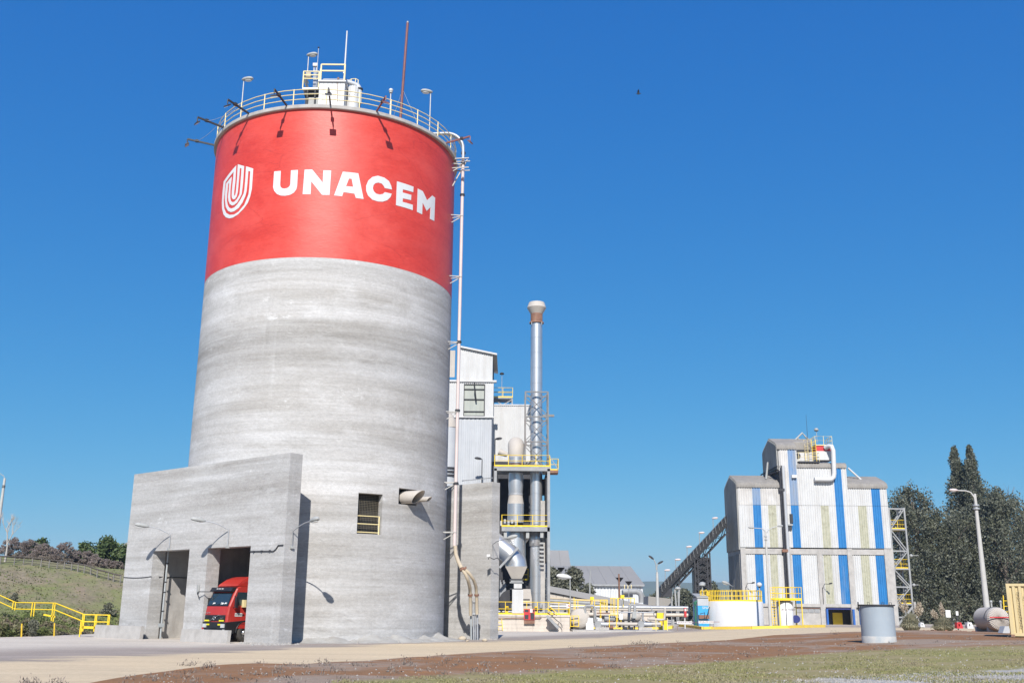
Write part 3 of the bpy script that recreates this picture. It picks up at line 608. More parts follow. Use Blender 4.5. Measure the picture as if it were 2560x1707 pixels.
# curved-arm lamps
def cobra(par, tip, dirv, mat=None, L_=.62, w=.3, name='lamp_head'):
    d = V(dirv).normalized(); x = d.cross(V((0, 0, 1))).normalized(); y = x.cross(d); m = MB(); prof = [(-.02, .03, .03), (.05, .07, .07), (.25, .11, .12), (.6, .14, .135), (.85, .12, .11), (1, .05, .05)]
    n_ = 10; vs = []; fs = []
    for (s_, rw, rh) in prof:
        for k in range(n_):
            t_ = 2 * pi * k / n_; h_ = rh * sin(t_); h_ = h_ if h_ > 0 else h_ * .6; vs.append(V(tip) + d * (s_ * L_) + x * (rw * w / .3 * cos(t_)) + y * h_ * L_ / .62)
    for i in range(len(prof) - 1):
        for k in range(n_): fs.append((i * n_ + k, i * n_ + (k + 1) % n_, (i + 1) * n_ + (k + 1) % n_, (i + 1) * n_ + k))
    m.add(vs, fs, True); m.poly(vs[-n_:]); h = m.build(name, mat or M['lampgrey'], par)
    c = V(tip) + d * (.58 * L_) - y * (.082 * L_ / .62); m = MB(); e = [c + x * (.11 * w / .3 * cos(t_)) + d * (.3 * L_ * sin(t_)) for t_ in [2 * pi * k / 10 for k in range(10)]]; m.ext(e, y * (-.02)); m.build('lens', M['lens'], h)
    return h
def wall_lamp(base, out, side, rise, reach, label, mat=None):
    """conduit up the wall, then an arm sweeping out to a lamp head"""
    b, o, s = V(base), V(out), V(side); d = (o * .9 + s).normalized()
    th = thing('wall_lamp', label, 'lamp', b, 'curved arm lamps on the silo walls')
    top = b + V((0, 0, rise)); pts = [b + o * .06, top + o * .06] + [top + o * .06 + d * (reach * k / 6) + V((0, 0, .42 * sin(k / 6 * pi / 2))) for k in range(1, 7)]
    MB().tube(pts, .03, 6).build('arm', mat or M['steel'], th); MB().box(b + o * .05, (.2, .1, .12), .69).build('wall_box', M['lampgrey'], th)
    cobra(th, pts[-1], (d * 1 + V((0, 0, .14))), M['lampgrey'], .8, .34)
    return th
wall_lamp(TN(-3.0, NF, 5.15), -NV, -TV * .5, .85, 1.25, 'curved lamp above the empty left truck opening')
wall_lamp(TN(2.8, NF, 5.1), -NV, -TV * .5, .95, 1.3, 'curved lamp above the opening with the red truck')
wall_lamp(TN(7.78, NF + .45, 4.95), TV, -NV * .1, .85, 1.6, 'curved lamp on the right corner of the portal wall')
lw = thing('wall_lamp', 'curved lamp on the right edge of the rear wall beside the steel ducts', 'lamp', TN(7.4, 8.7, 6), 'curved arm lamps on the silo walls')
e0 = TN(7.5, 8.7, 5.2); tp = at(*R4(665, 592), 66.5)
MB().tube([e0, e0 + V((-.05, -.1, .8)), e0.lerp(tp, .4) + V((-.1, 0, .55)), tp], .025, 6).build('arm', M['steel'], lw); cobra(lw, tp, (.9, -.3, .22), M['lampgrey'], .75, .3)
cam_ = thing('security_camera', 'small white camera on a wavy cable on the rear wall', 'camera', at(*R4(505, 760), 67.6))
q = [at(*R4(x, y), Y) for x, y, Y in ((503, 775, 67.6), (507, 752, 67.4), (530, 765, 67.6), (550, 776, 67.6), (575, 764, 67.7), (600, 772, 67.8))]
MB().tube(q, .025, 5).build('cable', M['dark'], cam_); MB().box(at(*R4(503, 742), 67.3), (.22, .3, .16)).build('housing', M['white'], cam_)
# ============================================================ filling pipe and its hoses
fp = thing('filling_pipe', 'tall pinkish filling pipe from the silo roof splitting into two hoses', 'pipe', at(*RP(390, 1480), 66.6))
YP = 65.6
pv = at(*RP(245, 500), YP); px, py = pv.x, pv.y; zt = at(*R1(2163, 1080), YP).z; zb = at(*RP(245, 765), YP).z
m = MB(); m.cyl((px, py, zb), (px, py, zt), .108, None, 12); lab(m.build('riser_pipe', M['pinkpipe'], fp), 'long straight pinkish riser pipe')
m = MB()
for k, dz in ((0, 0), (1, .22)):
    top = zt + .5; cx = V((px, py, top)); wdir = (V((SCX, SCY, 0)) - V((px, py, 0))).normalized(); R_ = 1.5 - k * .25
    pts = [V((px, py, zt)) + V((0, -.12 * k, 0)), cx + V((0, -.12 * k, 0))] + arc(cx + wdir * R_ + V((0, -.12 * k, dz)), R_, pi, pi / 2, wdir, V((0, 0, 1)), 8)[1:] + [cx + wdir * (R_ + 1.6) + V((0, -.12 * k, R_ + dz))]
    m.tube(pts, .11, 10)
m.build('roof_elbow', M['steel'], fp)
for z in [zt + .45, zt - .35] + [at(*R1(2155, y), YP).z for y in (1350,)] + [at(1146, v, YP).z for v in (855, 1026, 1208)]: MB().cyl((px, py, z - .07), (px, py, z + .07), .165, None, 12).build('flange', M['dark'], fp)
def bracket(z, ln=None):
    th = MB(); s = V((SCX, SCY, z)); d = (V((px, py, z)) - s); d.normalize(); w0 = s + d * (SR); p = V((px, py, z)); sd = d.cross(V((0, 0, 1))) * .28
    for sgn in (-1, 1): th.bar(w0 + sd * sgn + V((0, 0, .0)), p + d * .1 + sd * .3 * sgn, .05)
    th.bar(w0 + V((0, 0, -.45)), p + V((0, 0, -.05)), .05); th.bar(w0 + sd, p - sd * .3, .04); th.build('bracket', M['bracket'], fp)
for v in (412, 540, 692, 856, 1030, 1206, 1330): bracket(at(1150, v, YP).z)
m = MB(); zb2 = zt - .35; d = (V((px, py, 0)) - V((SCX, SCY, 0))).normalized()
for z in (zt - .05, zt - .75):
    w0 = V((SCX, SCY, z)) + d * SR
    for s_ in (-.25, .25): m.bar(w0 + d.cross(V((0, 0, 1))) * s_, V((px, py, z)) + d * .45 + d.cross(V((0, 0, 1))) * s_, .06)
m.bar(V((SCX, SCY, zt - 2.0)) + d * SR, V((px, py, zt - .05)) + d * .3, .07); m.build('top_support', M['bracket'], fp)
sw = [(245, 765, 65.6), (250, 830, 65.55), (268, 885, 65.4), (295, 940, 65.2)]
MB().tube([at(*RP(x, y), Y) for x, y, Y in sw], [.125, .125, .13, .14], 10).build('lower_bend', M['hose'], fp)
for pts in ([(300, 950, 65.2), (325, 985, 65.1), (348, 1040, 65.4), (360, 1095, 66.0), (363, 1150, 66.4), (365, 1310, 66.7)], [(318, 945, 65.2), (355, 980, 65.2), (390, 1030, 65.6), (408, 1085, 66.1), (413, 1150, 66.5), (416, 1300, 66.7)]):
    MB().tube([at(*RP(x, y), Y) for x, y, Y in pts], .105, 10).build('hose', M['hose'], fp)
    for i in (0, 4):
        x, y, Y = pts[i]; a, b_ = at(*RP(x, y), Y), at(*RP(*pts[i + 1][:2]), pts[i + 1][2]); dd_ = (b_ - a).normalized(); MB().cyl(a - dd_ * .06, a + dd_ * .06, .16, None, 10).build('coupling', M['rust'], fp)
for x in (368, 388, 402, 418):
    b_ = at(*RP(x + 3, 1480), 66.9); tpp = at(*RP(x, 1205 if x in (388, 402) else 1305), 66.9); MB().cyl(V((b_.x, b_.y, -.05)), tpp, .06 if x != 402 else .035, None, 8).build('standpipe', M['steel'] if x != 368 else M['pvcgrey'], fp)
MB().bar(at(*RP(358, 1300), 66.8), at(*RP(428, 1296), 66.8), .08).build('clamp_bar', M['steel'], fp); MB().bar(at(*RP(375, 1205), 66.8), at(*RP(430, 1198), 66.8), .06).build('clamp_bar', M['steel'], fp)
# ============================================================ things on the silo roof
GA = 'floodlight arms reaching out from the silo rim'
for i, (a, lb) in enumerate(((-73.1, 'lowest of the black floodlight arms at the left edge of the silo rim'), (-52.7, 'black floodlight arm second from the left, against the blue sky'), (-32.7, 'black floodlight arm third from the left on the rim'), (-13, 'black floodlight arm left of the white roof cabin'), (6, 'black floodlight arm in front of the white roof cabin'), (25.9, 'brown floodlight arm right of the white roof cabin'), (68.4, 'brown floodlight arm at the right edge of the silo rim by the filling pipe'))):
    th = thing('floodlight_arm', lb, 'floodlight', CP(a, 32.4, SR + .3), GA); mt = M['dark'] if i < 5 else M['maroon']; e = radians(a); o = V((sin(e), -cos(e), 0)); s = V((cos(e), sin(e), 0)); b = CP(a, 32.42, SR + .0); tip = b + o * 1.95 + V((0, 0, .2))
    MB().bar(b - V((0, 0, .0)), tip, .085, .11).build('arm', mt, th); MB().box(b.lerp(tip, .68) + V((0, 0, .02)), (.2, .2, .16), e).build('junction_box', M['dark'], th)
    MB().bar(tip, tip - V((0, 0, .3)), .06).build('hanger', mt, th); c = tip - V((0, 0, .38)); m = MB(); m.ext([c - s * .2 - o * .12 + V((0, 0, .1)), c + s * .2 - o * .12 + V((0, 0, .1)), c + s * .2 + o * .12 - V((0, 0, .06)), c - s * .2 + o * .12 - V((0, 0, .06))], (0, 0, -.09)); h = m.build('floodlight_head', mt, th)
    MB().ext([c - s * .16 - o * .1 + V((0, 0, -.0)), c + s * .16 - o * .1 + V((0, 0, -.0)), c + s * .16 + o * .1 - V((0, 0, .16)), c - s * .16 + o * .1 - V((0, 0, .16))], (0, 0, -.02)).build('lens', M['lens'], h)
for k, (a, b) in enumerate(((-52.7, -43), (-73.1, -60))):
    e = radians(a); tip = CP(a, 32.5, SR + 1.4); q = CP(b, 33.3, SR + .1); m = MB(); m.tube([tip.lerp(q, i / 6) - V((0, 0, .18 * sin(pi * i / 6))) for i in range(7)], .012, 4); tag(m.build('guy_cable', M['lampgrey']), ('white stay cable of the upper left floodlight arm', 'white stay cable of the lowest left floodlight arm')[k], 'cable')
def roof_lamp(foot, head, label, dirx):
    f, h = V(foot), V(head); th = thing('roof_lamp', label, 'lamp', (h.x, h.y, 32.5), 'post lamps on the silo roof')
    MB().cyl((h.x, h.y, 32.45), h, .05, .04, 8).build('post', M['steel'], th); cobra(th, h - V((dirx * .12, 0, -.02)), (dirx, -.25, 0), M['lampgrey'], .8, .42); return th
for (x, y, Y, d, lb) in ((512, 485, 61.5, 1, 'grey post lamp on the left rim of the silo roof'), (1000, 300, 65, 1, 'grey post lamp on the platform left of the roof cabin'), (1920, 578, 63, -1, 'grey post lamp on the right rim of the silo roof')):
    p = at(*R1(x, y), Y); roof_lamp(p, p, lb, d)
p = at(*R1(1620, 570), 64); th = thing('warning_beacon', 'small white beacon on a thin post right of the roof cabin', 'beacon', (p.x, p.y, 32.5))
MB().cyl((p.x, p.y, 32.45), p, .05, None, 6).build('post', M['steel'], th); MB().sph(p + V((0, 0, .08)), (.16, .16, .14), 10, 6).build('dome', M['white'], th); MB().cyl(p - V((0, 0, .12)), p, .12, None, 8).build('base', M['lampgrey'], th)
# masts
b = at(*R1(1690, 690), 63); t_ = at(*R1(1746, 55), 63); th = thing('radio_mast', 'tall maroon mast with guy wires on the silo roof', 'mast', (b.x, b.y, 32.5)); b.z = 32.45
MB().cyl(b, t_, .10, .09, 8).build('pole', M['maroon'], th); MB().cyl(t_, t_ + V((0, 0, .12)), .07, None, 8).build('cap', M['lampgrey'], th)
m = MB(); g0 = b.lerp(t_, .42)
for q in (at(*R1(1590, 640), 63.5), at(*R1(1850, 780), 62)): m.cyl(g0, V((q.x, q.y, 32.5)), .012, None, 4)
m.build('guy_wires', M['lampgrey'], th)
t_ = at(*R1(1290, 115), 62.5); b = at(*R1(1272, 400), 62.5); th = thing('white_mast', 'thin white antenna pole rising beside the roof cabin', 'antenna', (b.x, b.y, 32.5)); MB().tube([(b.x, b.y, 32.5), b, t_], [.06, .06, .045], 7).build('pole', M['white'], th)
MB().box((b.x, b.y, b.z - .3), (.16, .16, .12)).build('clamp', M['steel'], th)
t_ = at(*R1(1075, 240), 64); th = thing('thin_antenna', 'thin antenna with a dark knob left of the roof cabin', 'antenna', (t_.x, t_.y, 32.5)); MB().cyl((t_.x, t_.y, 32.5), t_, .03, .022, 6).build('pole', M['steel'], th); MB().sph(t_, .07, 8, 5).build('tip', M['black'], th)
# cabin
Yc = 62.2; A = at(*RTOP(578, 1290), Yc); B = at(*RTOP(962, 1290), Yc); zt = at(*RTOP(600, 1000), Yc).z
cab = thing('roof_cabin', 'white panelled equipment cabin on the silo roof', 'cabin', ((A.x + B.x) / 2, Yc, 32.5)); m = MB(); m.b2((A.x, Yc, 32.5), (B.x, Yc + 2.2, zt)); m.build('wall_panels', M['white'], cab)
m = MB(); n_ = 6
for i in range(1, n_): x = A.x + (B.x - A.x) * i / n_; m.box((x, Yc - .004, (32.5 + zt) / 2), (.025, .012, zt - 32.5))
m.build('panel_joint', M['lampgrey'], cab)
m = MB(); m.b2((A.x - .08, Yc - .12, zt + .002), (B.x + .08, Yc + 2.3, zt + .1)); m.build('roof_edge', M['white'], cab)
zt2 = at(*RTOP(700, 945), Yc + .5).z; m = MB(); m.ext([(A.x + .1, Yc + .1, zt + .1), (B.x, Yc + .1, zt + .1), (B.x, Yc + .7, zt2 + .1), (A.x + .1, Yc + .7, zt2 + .1)], (0, 1.5, 0)); m.build('roof_hood', M['cladgrey'], cab)
m = MB(); zr = at(*RTOP(800, 730), Yc).z; zm = at(*RTOP(800, 825), Yc).z
for x in (A.x + .05, B.x - .05): m.bar((x, Yc + .05, zt + .1), (x, Yc + .05, zr), .09)
for z in (zr, zm): m.bar((A.x + .05, Yc + .05, z), (B.x - .05, Yc + .05, z), .08)
lab(m.build('roof_guard_rail', M['yelpale'], cab), 'cream guard rail on top of the roof cabin')
m = MB(); m.tube([at(*RTOP(868, y), Yc - .02) for y in (930, 1110, 1220, 1290)], .018, 5); m.box(at(*RTOP(880, 945), Yc - .02), (.12, .1, .12)); m.build('conduit', M['rust'], cab)
# dust filter behind the cabin on the right with its elbow pipe
fl = thing('roof_filter', 'white filter vessel with curved pipe right of the roof cabin', 'filter', at(*RTOP(1090, 1280), 63.4) * 1); Yf = 63.4
c = at(*RTOP(1105, 1180), Yf); m = MB(); m.cyl((c.x, c.y, 32.6), (c.x, c.y, c.z + .35), .42, None, 20); m.sph((c.x, c.y, c.z + .35), (.42, .42, .2), 20, 6); m.build('vessel', M['white'], fl)
m = MB()
for k in range(5): x = c.x - .35 + .17 * k; m.box((x, c.y - .43, c.z + .1), (.02, .03, .7))
m.build('rib', M['steel'], fl)
MB().tube([at(*RTOP(x, y), Yf) for x, y in ((985, 985), (1050, 1010), (1120, 1030), (1170, 1055), (1200, 1100), (1200, 1180), (1195, 1320))], [.16, .17, .17, .17, .17, .17, .17], 10).build('elbow_pipe', M['cladgrey'], fl)
q = at(*RTOP(1200, 1108), Yf); MB().cyl(q - V((0, 0, .05)), q + V((0, 0, .05)), .23, None, 12).build('flange', M['dark'], fl)
m = MB(); pts = [at(*RTOP(x, y), Yf + .5) for x, y in ((1040, 975), (1075, 955), (1140, 950), (1180, 970))]
m.tube(pts, .03, 6)
for p in pts[1:]: m.bar(p, p - V((0, 0, .5)), .05)
m.build('top_rail', M['yelpale'], fl)
m = MB(); m.b2((c.x - 1.0, Yf + .6, 32.5), (c.x + .3, Yf + 1.4, zt - .1)); m.build('dark_casing', M['dark'], fl)
bl = thing('roof_blower', 'small blower with dark motor box on the roof slab', 'blower', at(*R1(1480, 650), 63)); p = at(*R1(1480, 640), 63)
MB().box((p.x, p.y, 32.95), (.55, .5, .9)).build('motor_box', M['dark'], bl); MB().cyl((p.x - .55, p.y, 33.0), (p.x - .2, p.y, 33.05), .18, None, 12).build('fan_housing', M['lampgrey'], bl); MB().tube([(p.x - .5, p.y, 33), (p.x - .5, p.y, 32.45)], .05, 6).build('leg', M['steel'], bl)
# left platform with pipes
pf = thing('roof_platform', 'small raised platform with cream rails left of the roof cabin', 'platform', at(*RTOP(450, 1290), 64)); Yq = 63.8
a, b2_ = at(*RTOP(340, 1080), Yq), at(*RTOP(575, 1080), Yq); MB().b2((a.x, Yq, a.z - .12), (b2_.x, Yq + 1.8, a.z)).build('deck', M['steel'], pf)
for x in (a.x + .35, b2_.x - .2):
    for y in (Yq + .1, Yq + 1.7): MB().bar((x, y, 32.5), (x, y, a.z - .12), .09).build('leg', M['dark'], pf)
m = MB(); zA, zB = at(*RTOP(340, 940), Yq).z, at(*RTOP(340, 832), Yq).z
for z in (zA, (zA + zB) / 2, zB): m.bar((a.x, Yq + .05, z), (b2_.x, Yq + .05, z), .06); m.bar((a.x, Yq + .05, z), (a.x, Yq + 1.7, z), .06)
for x in (a.x, b2_.x): m.bar((x, Yq + .05, a.z), (x, Yq + .05, zB), .07)
m.build('railing', M['yelpale'], pf)
m = MB()
for k in range(7):
    x = at(*RTOP(505 + 15 * k, 1000), Yq + .6).x; m.cyl((x, Yq + .6, 32.5), (x, Yq + .6, at(*RTOP(520, 800 + 25 * (k % 3)), Yq + .6).z), .03, None, 6)
m.build('pipe_bundle', M['steel'], pf); p = at(*RTOP(533, 745), Yq + .6); MB().box(p, (.3, .25, .22)).build('sensor_box', M['white'], pf)
for x in (510, 545): q = at(*RTOP(x, 840), Yq + .6); MB().cyl(q, V((q.x, q.y, p.z)), .035, None, 6).build('pipe', M['white'], pf)
p = at(*RTOP(435, 905), Yq + .8); MB().box(p, (.34, .4, .34)).build('motor', M['hose'], pf)
p = at(*RTOP(460, 1150), Yq); MB().b2((p.x - .5, Yq + .2, p.z - .05), (p.x + .6, Yq + 1.5, p.z + .12)).build('duct', M['dark'], pf); MB().b2((p.x - .3, Yq + .3, 32.5), (p.x + .55, Yq + 1.2, p.z - .25)).build('machine_base', M['lampgrey'], pf)
# ============================================================ red truck (front faces the portal)
trk = thing('red_truck', 'red cab of a truck parked inside the right opening', 'truck', TN(2.25, NF - .1, 0)); TCT = 2.25; W2 = 1.06; N0 = NF - .12
X = lambda t, n, z: TN(TCT + t, N0 + n, z)
def sect(m, prof, w0, w1=None):                        # loft the cab outline between the two sides
    n_ = len(prof); L_ = [X(-w0, *p) for p in prof]; R_ = [X(w0, *p) for p in prof]; m.add(L_ + R_, [(i, i + 1, i + 1 + n_, i + n_) for i in range(n_ - 1)]); m.poly(L_); m.poly(R_[::-1]); return m
m = MB(); prof = [(.04, .72), (.0, 1.0), (.02, 1.45), (.10, 1.90), (.42, 2.62), (.52, 2.85), (.75, 2.96), (2.1, 2.98), (2.1, .72)]
n_ = len(prof)
rings = []
for t, k in ((-W2, .10), (-W2 + .05, .03), (-W2 + .16, 0), (W2 - .16, 0), (W2 - .05, .03), (W2, .10)):
    rings.append([X(t, min(p[0] + k, 2.1), p[1]) for p in prof])
for a, b in zip(rings, rings[1:]): m.add(a + b, [(i, i + 1, i + 1 + n_, i + n_) for i in range(n_ - 1)])
m.poly(rings[0]); m.poly(rings[-1][::-1]); m.build('cab_body', M['cab'], trk)
m = MB(); pr = [(.66, 2.985), (.80, 3.12), (1.15, 3.36), (1.6, 3.52), (2.05, 3.56), (2.05, 2.985)]; wd_ = [.92, .9, .82, .76, .74, .74]
L_ = [X(-w, *p) for p, w in zip(pr, wd_)]; R_ = [X(w, *p) for p, w in zip(pr, wd_)]; m.add(L_ + R_, [(i, i + 1, i + 7, i + 6) for i in range(5)]); m.poly(L_); m.poly(R_[::-1]); m.build('wind_deflector', M['cab'], trk)
def fp_(t, s, off=.012):                               # point on the raked windscreen plane, s from 0 (bottom) to 1 (top)
    n0_, z0_ = .10 + .32 * s, 1.90 + .72 * s; return X(t, n0_ - off * .91, z0_ + off * .4)
m = MB(); m.ext([fp_(-.98, .0), fp_(.98, .0), fp_(.94, 1.0), fp_(-.94, 1.0)], NV * -.006); m.build('windscreen_frame', M['black'], trk)
m = MB(); m.ext([fp_(-.91, .10, .022), fp_(.91, .10, .022), fp_(.86, .96, .022), fp_(-.86, .96, .022)], NV * -.004); ws = m.build('windscreen', M['glass'], trk)
for t, w in ((-.5, .22), (.22, .26), (.58, .2)): MB().ext([fp_(t, .13, .03), fp_(t + w, .13, .03), fp_(t + w + .03, .24, .03), fp_(t + .05, .26, .03)], NV * -.002).build('paper_sheet', M['paper'], ws)
for t in (-.55, .0, .5): MB().bar(fp_(t, .08, .04), fp_(t + .38, .2, .04), .02).build('wiper', M['black'], ws)
m = MB(); m.ext([X(-1.0, .40, 2.66), X(-1.0, .22, 2.72), X(-1.0, .34, 2.92), X(-1.0, .62, 2.92)], TV * 2.0); sv = m.build('sun_visor', M['black'], trk)
for t in (-.35, -.12, .12): MB().box(X(t, .27, 2.84), (.12, .05, .05), -.69).build('marker_light', M['lens'], sv)
m = MB(); m.ext([X(-.93, -.02, 1.12), X(.93, -.02, 1.12), X(.93, .0, 1.43), X(-.93, .0, 1.43)], NV * .03); gr = m.build('grille', M['black'], trk)
for z in (1.18, 1.25, 1.32): MB().bar(X(-.9, -.03, z), X(.9, -.03, z), .02).build('grille_bar', M['dark'], gr)
m = MB(); m.bar(X(-.42, -.045, 1.10), X(.42, -.04, 1.43), .02, .05, up=-NV); m.build('diagonal_bar', M['chrome'], gr); m = MB(); m.tube([X(.1 * cos(a), -.055, 1.265 + .1 * sin(a)) for a in [2 * pi * k / 12 for k in range(13)]], .022, 5); m.build('badge', M['chrome'], gr)
for s_ in (-1, 1): MB().box(X(s_ * .68, -.05, 1.13), (.42, .03, .075), -.692).build('reflector_strip', M['amber'], gr)
text('VOLVO', .13, M['chrome'], X(-.88, -.02, 1.50), TV, (0, 0, 1), trk, 'name_badge'); text('FH12', .1, M['chrome'], X(.55, -.05, 1.22), TV, (0, 0, 1), gr, 'model_badge')
m = MB(); m.ext([X(-1.07, -.06, .42), X(1.07, -.06, .42), X(1.07, -.03, 1.06), X(-1.07, -.03, 1.06)], NV * .45); bp_ = m.build('bumper', M['black'], trk)
for s_ in (-1, 1):
    MB().box(X(s_ * .84, -.07, .86), (.3, .06, .2), -.692).build('headlight', M['lens'], bp_); MB().box(X(s_ * .52, -.07, .92), (.22, .04, .08), -.692).build('reflector_patch', M['amber'], bp_); MB().box(X(s_ * .95, -.07, .62), (.16, .04, .1), -.692).build('fog_light', M['lens'], bp_)
MB().box(X(-.98, -.075, .72), (.12, .03, .14), -.692).build('red_marker', M['redpaint'], bp_)
m = MB()
for z in (.55, .65, .75): m.bar(X(-.4, -.07, z), X(.4, -.07, z), .025)
m.build('lower_grille', M['dark'], bp_)
S = lambda n, z, o=.0: TN(TCT + W2 + o, N0 + n, z)
m = MB(); m.ext([S(.43, 1.95, .004), S(1.3, 1.95, .004), S(1.3, 2.66, .004), S(.62, 2.66, .004)], TV * .008); m.build('side_window', M['glass'], trk)
m = MB(); m.ext([S(.36, .95, .003), S(1.36, .95, .003), S(1.36, 2.72, .003), S(1.33, 2.72, .003), S(1.33, .98, .003), S(.36, .98, .003)], TV * .004); m.build('door_seam', M['black'], trk)
MB().box(S(.42, 2.1, .22), (.16, .13, .55), -.69).build('mirror', M['black'], trk); MB().tube([S(.36, 1.85, .02), S(.4, 1.85, .2), S(.4, 2.4, .2), S(.42, 2.45, .02)], .02, 5).build('mirror_arm', M['black'], trk)
MB().box(TN(TCT - W2 - .16, N0 + .4, 2.1), (.14, .12, .5), -.69).build('mirror', M['black'], trk)
m = MB(); m.ext([S(.52, 1.36, .008), S(1.0, 1.36, .008), S(1.0, 1.54, .008), S(.52, 1.54, .008)], TV * .006); pl = m.build('number_plate', M['sign'], trk); text('VV-8308', .155, M['ink'], S(.53, 1.395, .018), NV, (0, 0, 1), pl, 'plate_lettering', .002, sx=.8)
MB().box(S(1.06, 1.45, .02), (.03, .12, .06), -.69).build('door_handle', M['black'], trk)
MB().box(S(1.0, 2.05, .12), (.2, .16, .4), -.69).build('side_lamp_box', M['yelpale'], trk)
m = MB(); m.ext([S(.03, .45, .002), S(.55, .45, .002), S(.72, .82, .002), S(1.0, 1.02, .002), S(1.36, 1.08, .002), S(1.36, 1.16, .002), S(.0, 1.05, .002)], TV * -.3); m.build('lower_trim', M['black'], trk)
m = MB(); m.tube(arc(S(1.3, .5, -.02), .62, 0, pi, NV, (0, 0, 1), 12), .04, 6); m.build('wheel_arch', M['black'], trk)
for sgn in (-1, 1):
    c = TN(TCT + sgn * (W2 - .17), N0 + 1.3, .5); m = MB(); m.lathe((0, 0, 0), [(.28, -.16), (.46, -.16), (.5, -.11), (.5, .11), (.46, .16), (.28, .16)], 28); wv = []
    ex, ey, ez = NV, V((0, 0, 1)), TV * sgn; m.v = [tuple(c + ex * p[0] + ey * p[1] + ez * p[2]) for p in m.v]; ty = m.build('wheel', M['rubber'], trk)
    m = MB(); m.lathe((0, 0, 0), [(.29, .16), (.25, .12), (.22, .04), (.13, .05), (.11, .13), (.0, .14)], 20); m.v = [tuple(c + ex * p[0] + ey * p[1] + ez * p[2]) for p in m.v]; rm = m.build('rim', M['chrome'], ty)
    for k in range(8): a = 2 * pi * k / 8; MB().cyl(c + ex * .18 * cos(a) + ey * .18 * sin(a) + ez * .05, c + ex * .18 * cos(a) + ey * .18 * sin(a) + ez * .065, .032, None, 8).build('rim_hole', M['black'], rm)
m = MB(); m.ext([X(-.4, 2.1, .6), X(.4, 2.1, .6), X(.4, 2.1, .95), X(-.4, 2.1, .95)], NV * 4); m.build('chassis', M['dark'], trk)
m = MB(); m.ext([X(-1.05, 3.2, 1.1), X(1.05, 3.2, 1.1), X(1.05, 3.2, 3.2), X(-1.05, 3.2, 3.2)], NV * 4.5); m.build('cement_tank', M['dark'], trk)
# ============================================================ filter tower and chimney behind the silo
# white cladded tower
YT = 106.0
tw = thing('filter_building', 'tall white corrugated building behind the silo with grey lower cladding', 'building', (at(*R3(330, 1500), YT).x, YT, 0))
XL = at(*R3(-60, 900), YT).x; XR = at(*R3(472, 900), YT).x; XR2 = at(*R3(482, 900), YT).x
z0, z1, z2 = at(*R3(300, 1008), YT).z, at(*R3(300, 735), YT).z, at(*R3(478, 522), YT).z; zl = at(*R3(225, 470), YT).z; xl = at(*R3(225, 470), YT).x; sl_ = (zl - z2) / (XR - xl); EXv, FN = V((1, 0, 0)), V((0, -1, 0))
def panels(par, name, x0, x1, y, za, zb, mat, pw=1.1, pitch=.22, dep=.045, hs=None):
    n_ = max(1, round((x1 - x0) / pw)); p = (x1 - x0) / n_
    for i in range(n_):
        a = x0 + i * p; m = MB(); corr(m, (a, y, za), EXv, FN, p, zb - za, pitch, dep, (lambda x, a=a: hs(a + x) - za) if hs else None); m.build(name, mat, par)
xs = at(*R3(215, 600), YT).x
panels(tw, 'cladding_panel', xs, XR, YT, z1, 0, M['clad'], 1.1, hs=lambda x: z2 + sl_ * (XR - x))
xw0, xw1 = at(*R3(250, 850), YT).x, at(*R3(412, 850), YT).x; zw0, zw1 = at(*R3(330, 1003), YT).z, at(*R3(330, 755), YT).z
panels(tw, 'cladding_panel', XL, xw0, YT - .12, z0, z1, M['clad'], 1.1); panels(tw, 'cladding_panel', xw1, XR2, YT - .12, z0, z1, M['clad'], 1.0); m = MB(); corr(m, (xw0, YT - .12, zw1), EXv, FN, xw1 - xw0, z1 - zw1, .22, .045); m.build('cladding_panel', M['clad'], tw)
m = MB(); m.b2((xw0, YT - .02, zw0), (xw1, YT + .05, zw1)); wn = m.build('window', M['win'], tw); m = MB()
for z in (zw0, zw0 + (zw1 - zw0) * .14, zw0 + (zw1 - zw0) * .52, zw0 + (zw1 - zw0) * .84, zw1): m.bar((xw0, YT - .08, z), (xw1, YT - .08, z), .09)
for x in (xw0, xw1): m.bar((x, YT - .1, zw0), (x, YT - .1, zw1), .1)
m.build('window_frame', M['dark'], wn); MB().tube([at(*R3(335, 735), YT - .9), at(*R3(333, 770), YT - .9), at(*R3(346, 890), YT - .25)], .09, 6).build('hoist_arm', M['dark'], wn)
panels(tw, 'cladding_panel', XL, XR - .03, YT - .02, 0, z0 - .12, M['cladgrey'], 1.6, .4, .03)
m = MB(); m.b2((XL, YT - .25, z0 - .12), (XR2 + .05, YT + .1, z0 + .02)); m.b2((XL, YT - .3, z1 - .05), (XR2 + .3, YT + .3, z1 + .14)); m.build('flashing', M['clad'], tw)
m = MB(); m.b2((XL, YT + .06, 0), (XR - .02, YT + 9, z1)); m.build('core_wall', M['cladgrey'], tw); m = MB(); m.ext([(xs, YT + .06, z1), (XR, YT + .06, z1), (XR, YT + .06, z2 - .05), (xs, YT + .06, z2 + sl_ * (XR - xs) - .05)], (0, 8, 0)); m.build('upper_wall', M['dark'], tw)
m = MB(); m.ext([(xs - .1, YT - .3, z2 + sl_ * (XR - xs + .1)), (XR + .45, YT - .3, z2 - .1), (XR + .45, YT - .3, z2 + .08), (xs - .1, YT - .3, z2 + sl_ * (XR - xs + .1) + .18)], (0, 9, 0)); m.build('roof', M['clad'], tw)
panels(tw, 'cladding_panel', at(*R3(128, 600), YT).x, at(*R3(178, 600), YT).x, YT + .5, at(*R3(150, 690), YT).z, at(*R3(150, 480), YT).z, M['ductdust'], 1.6, .3, .03)
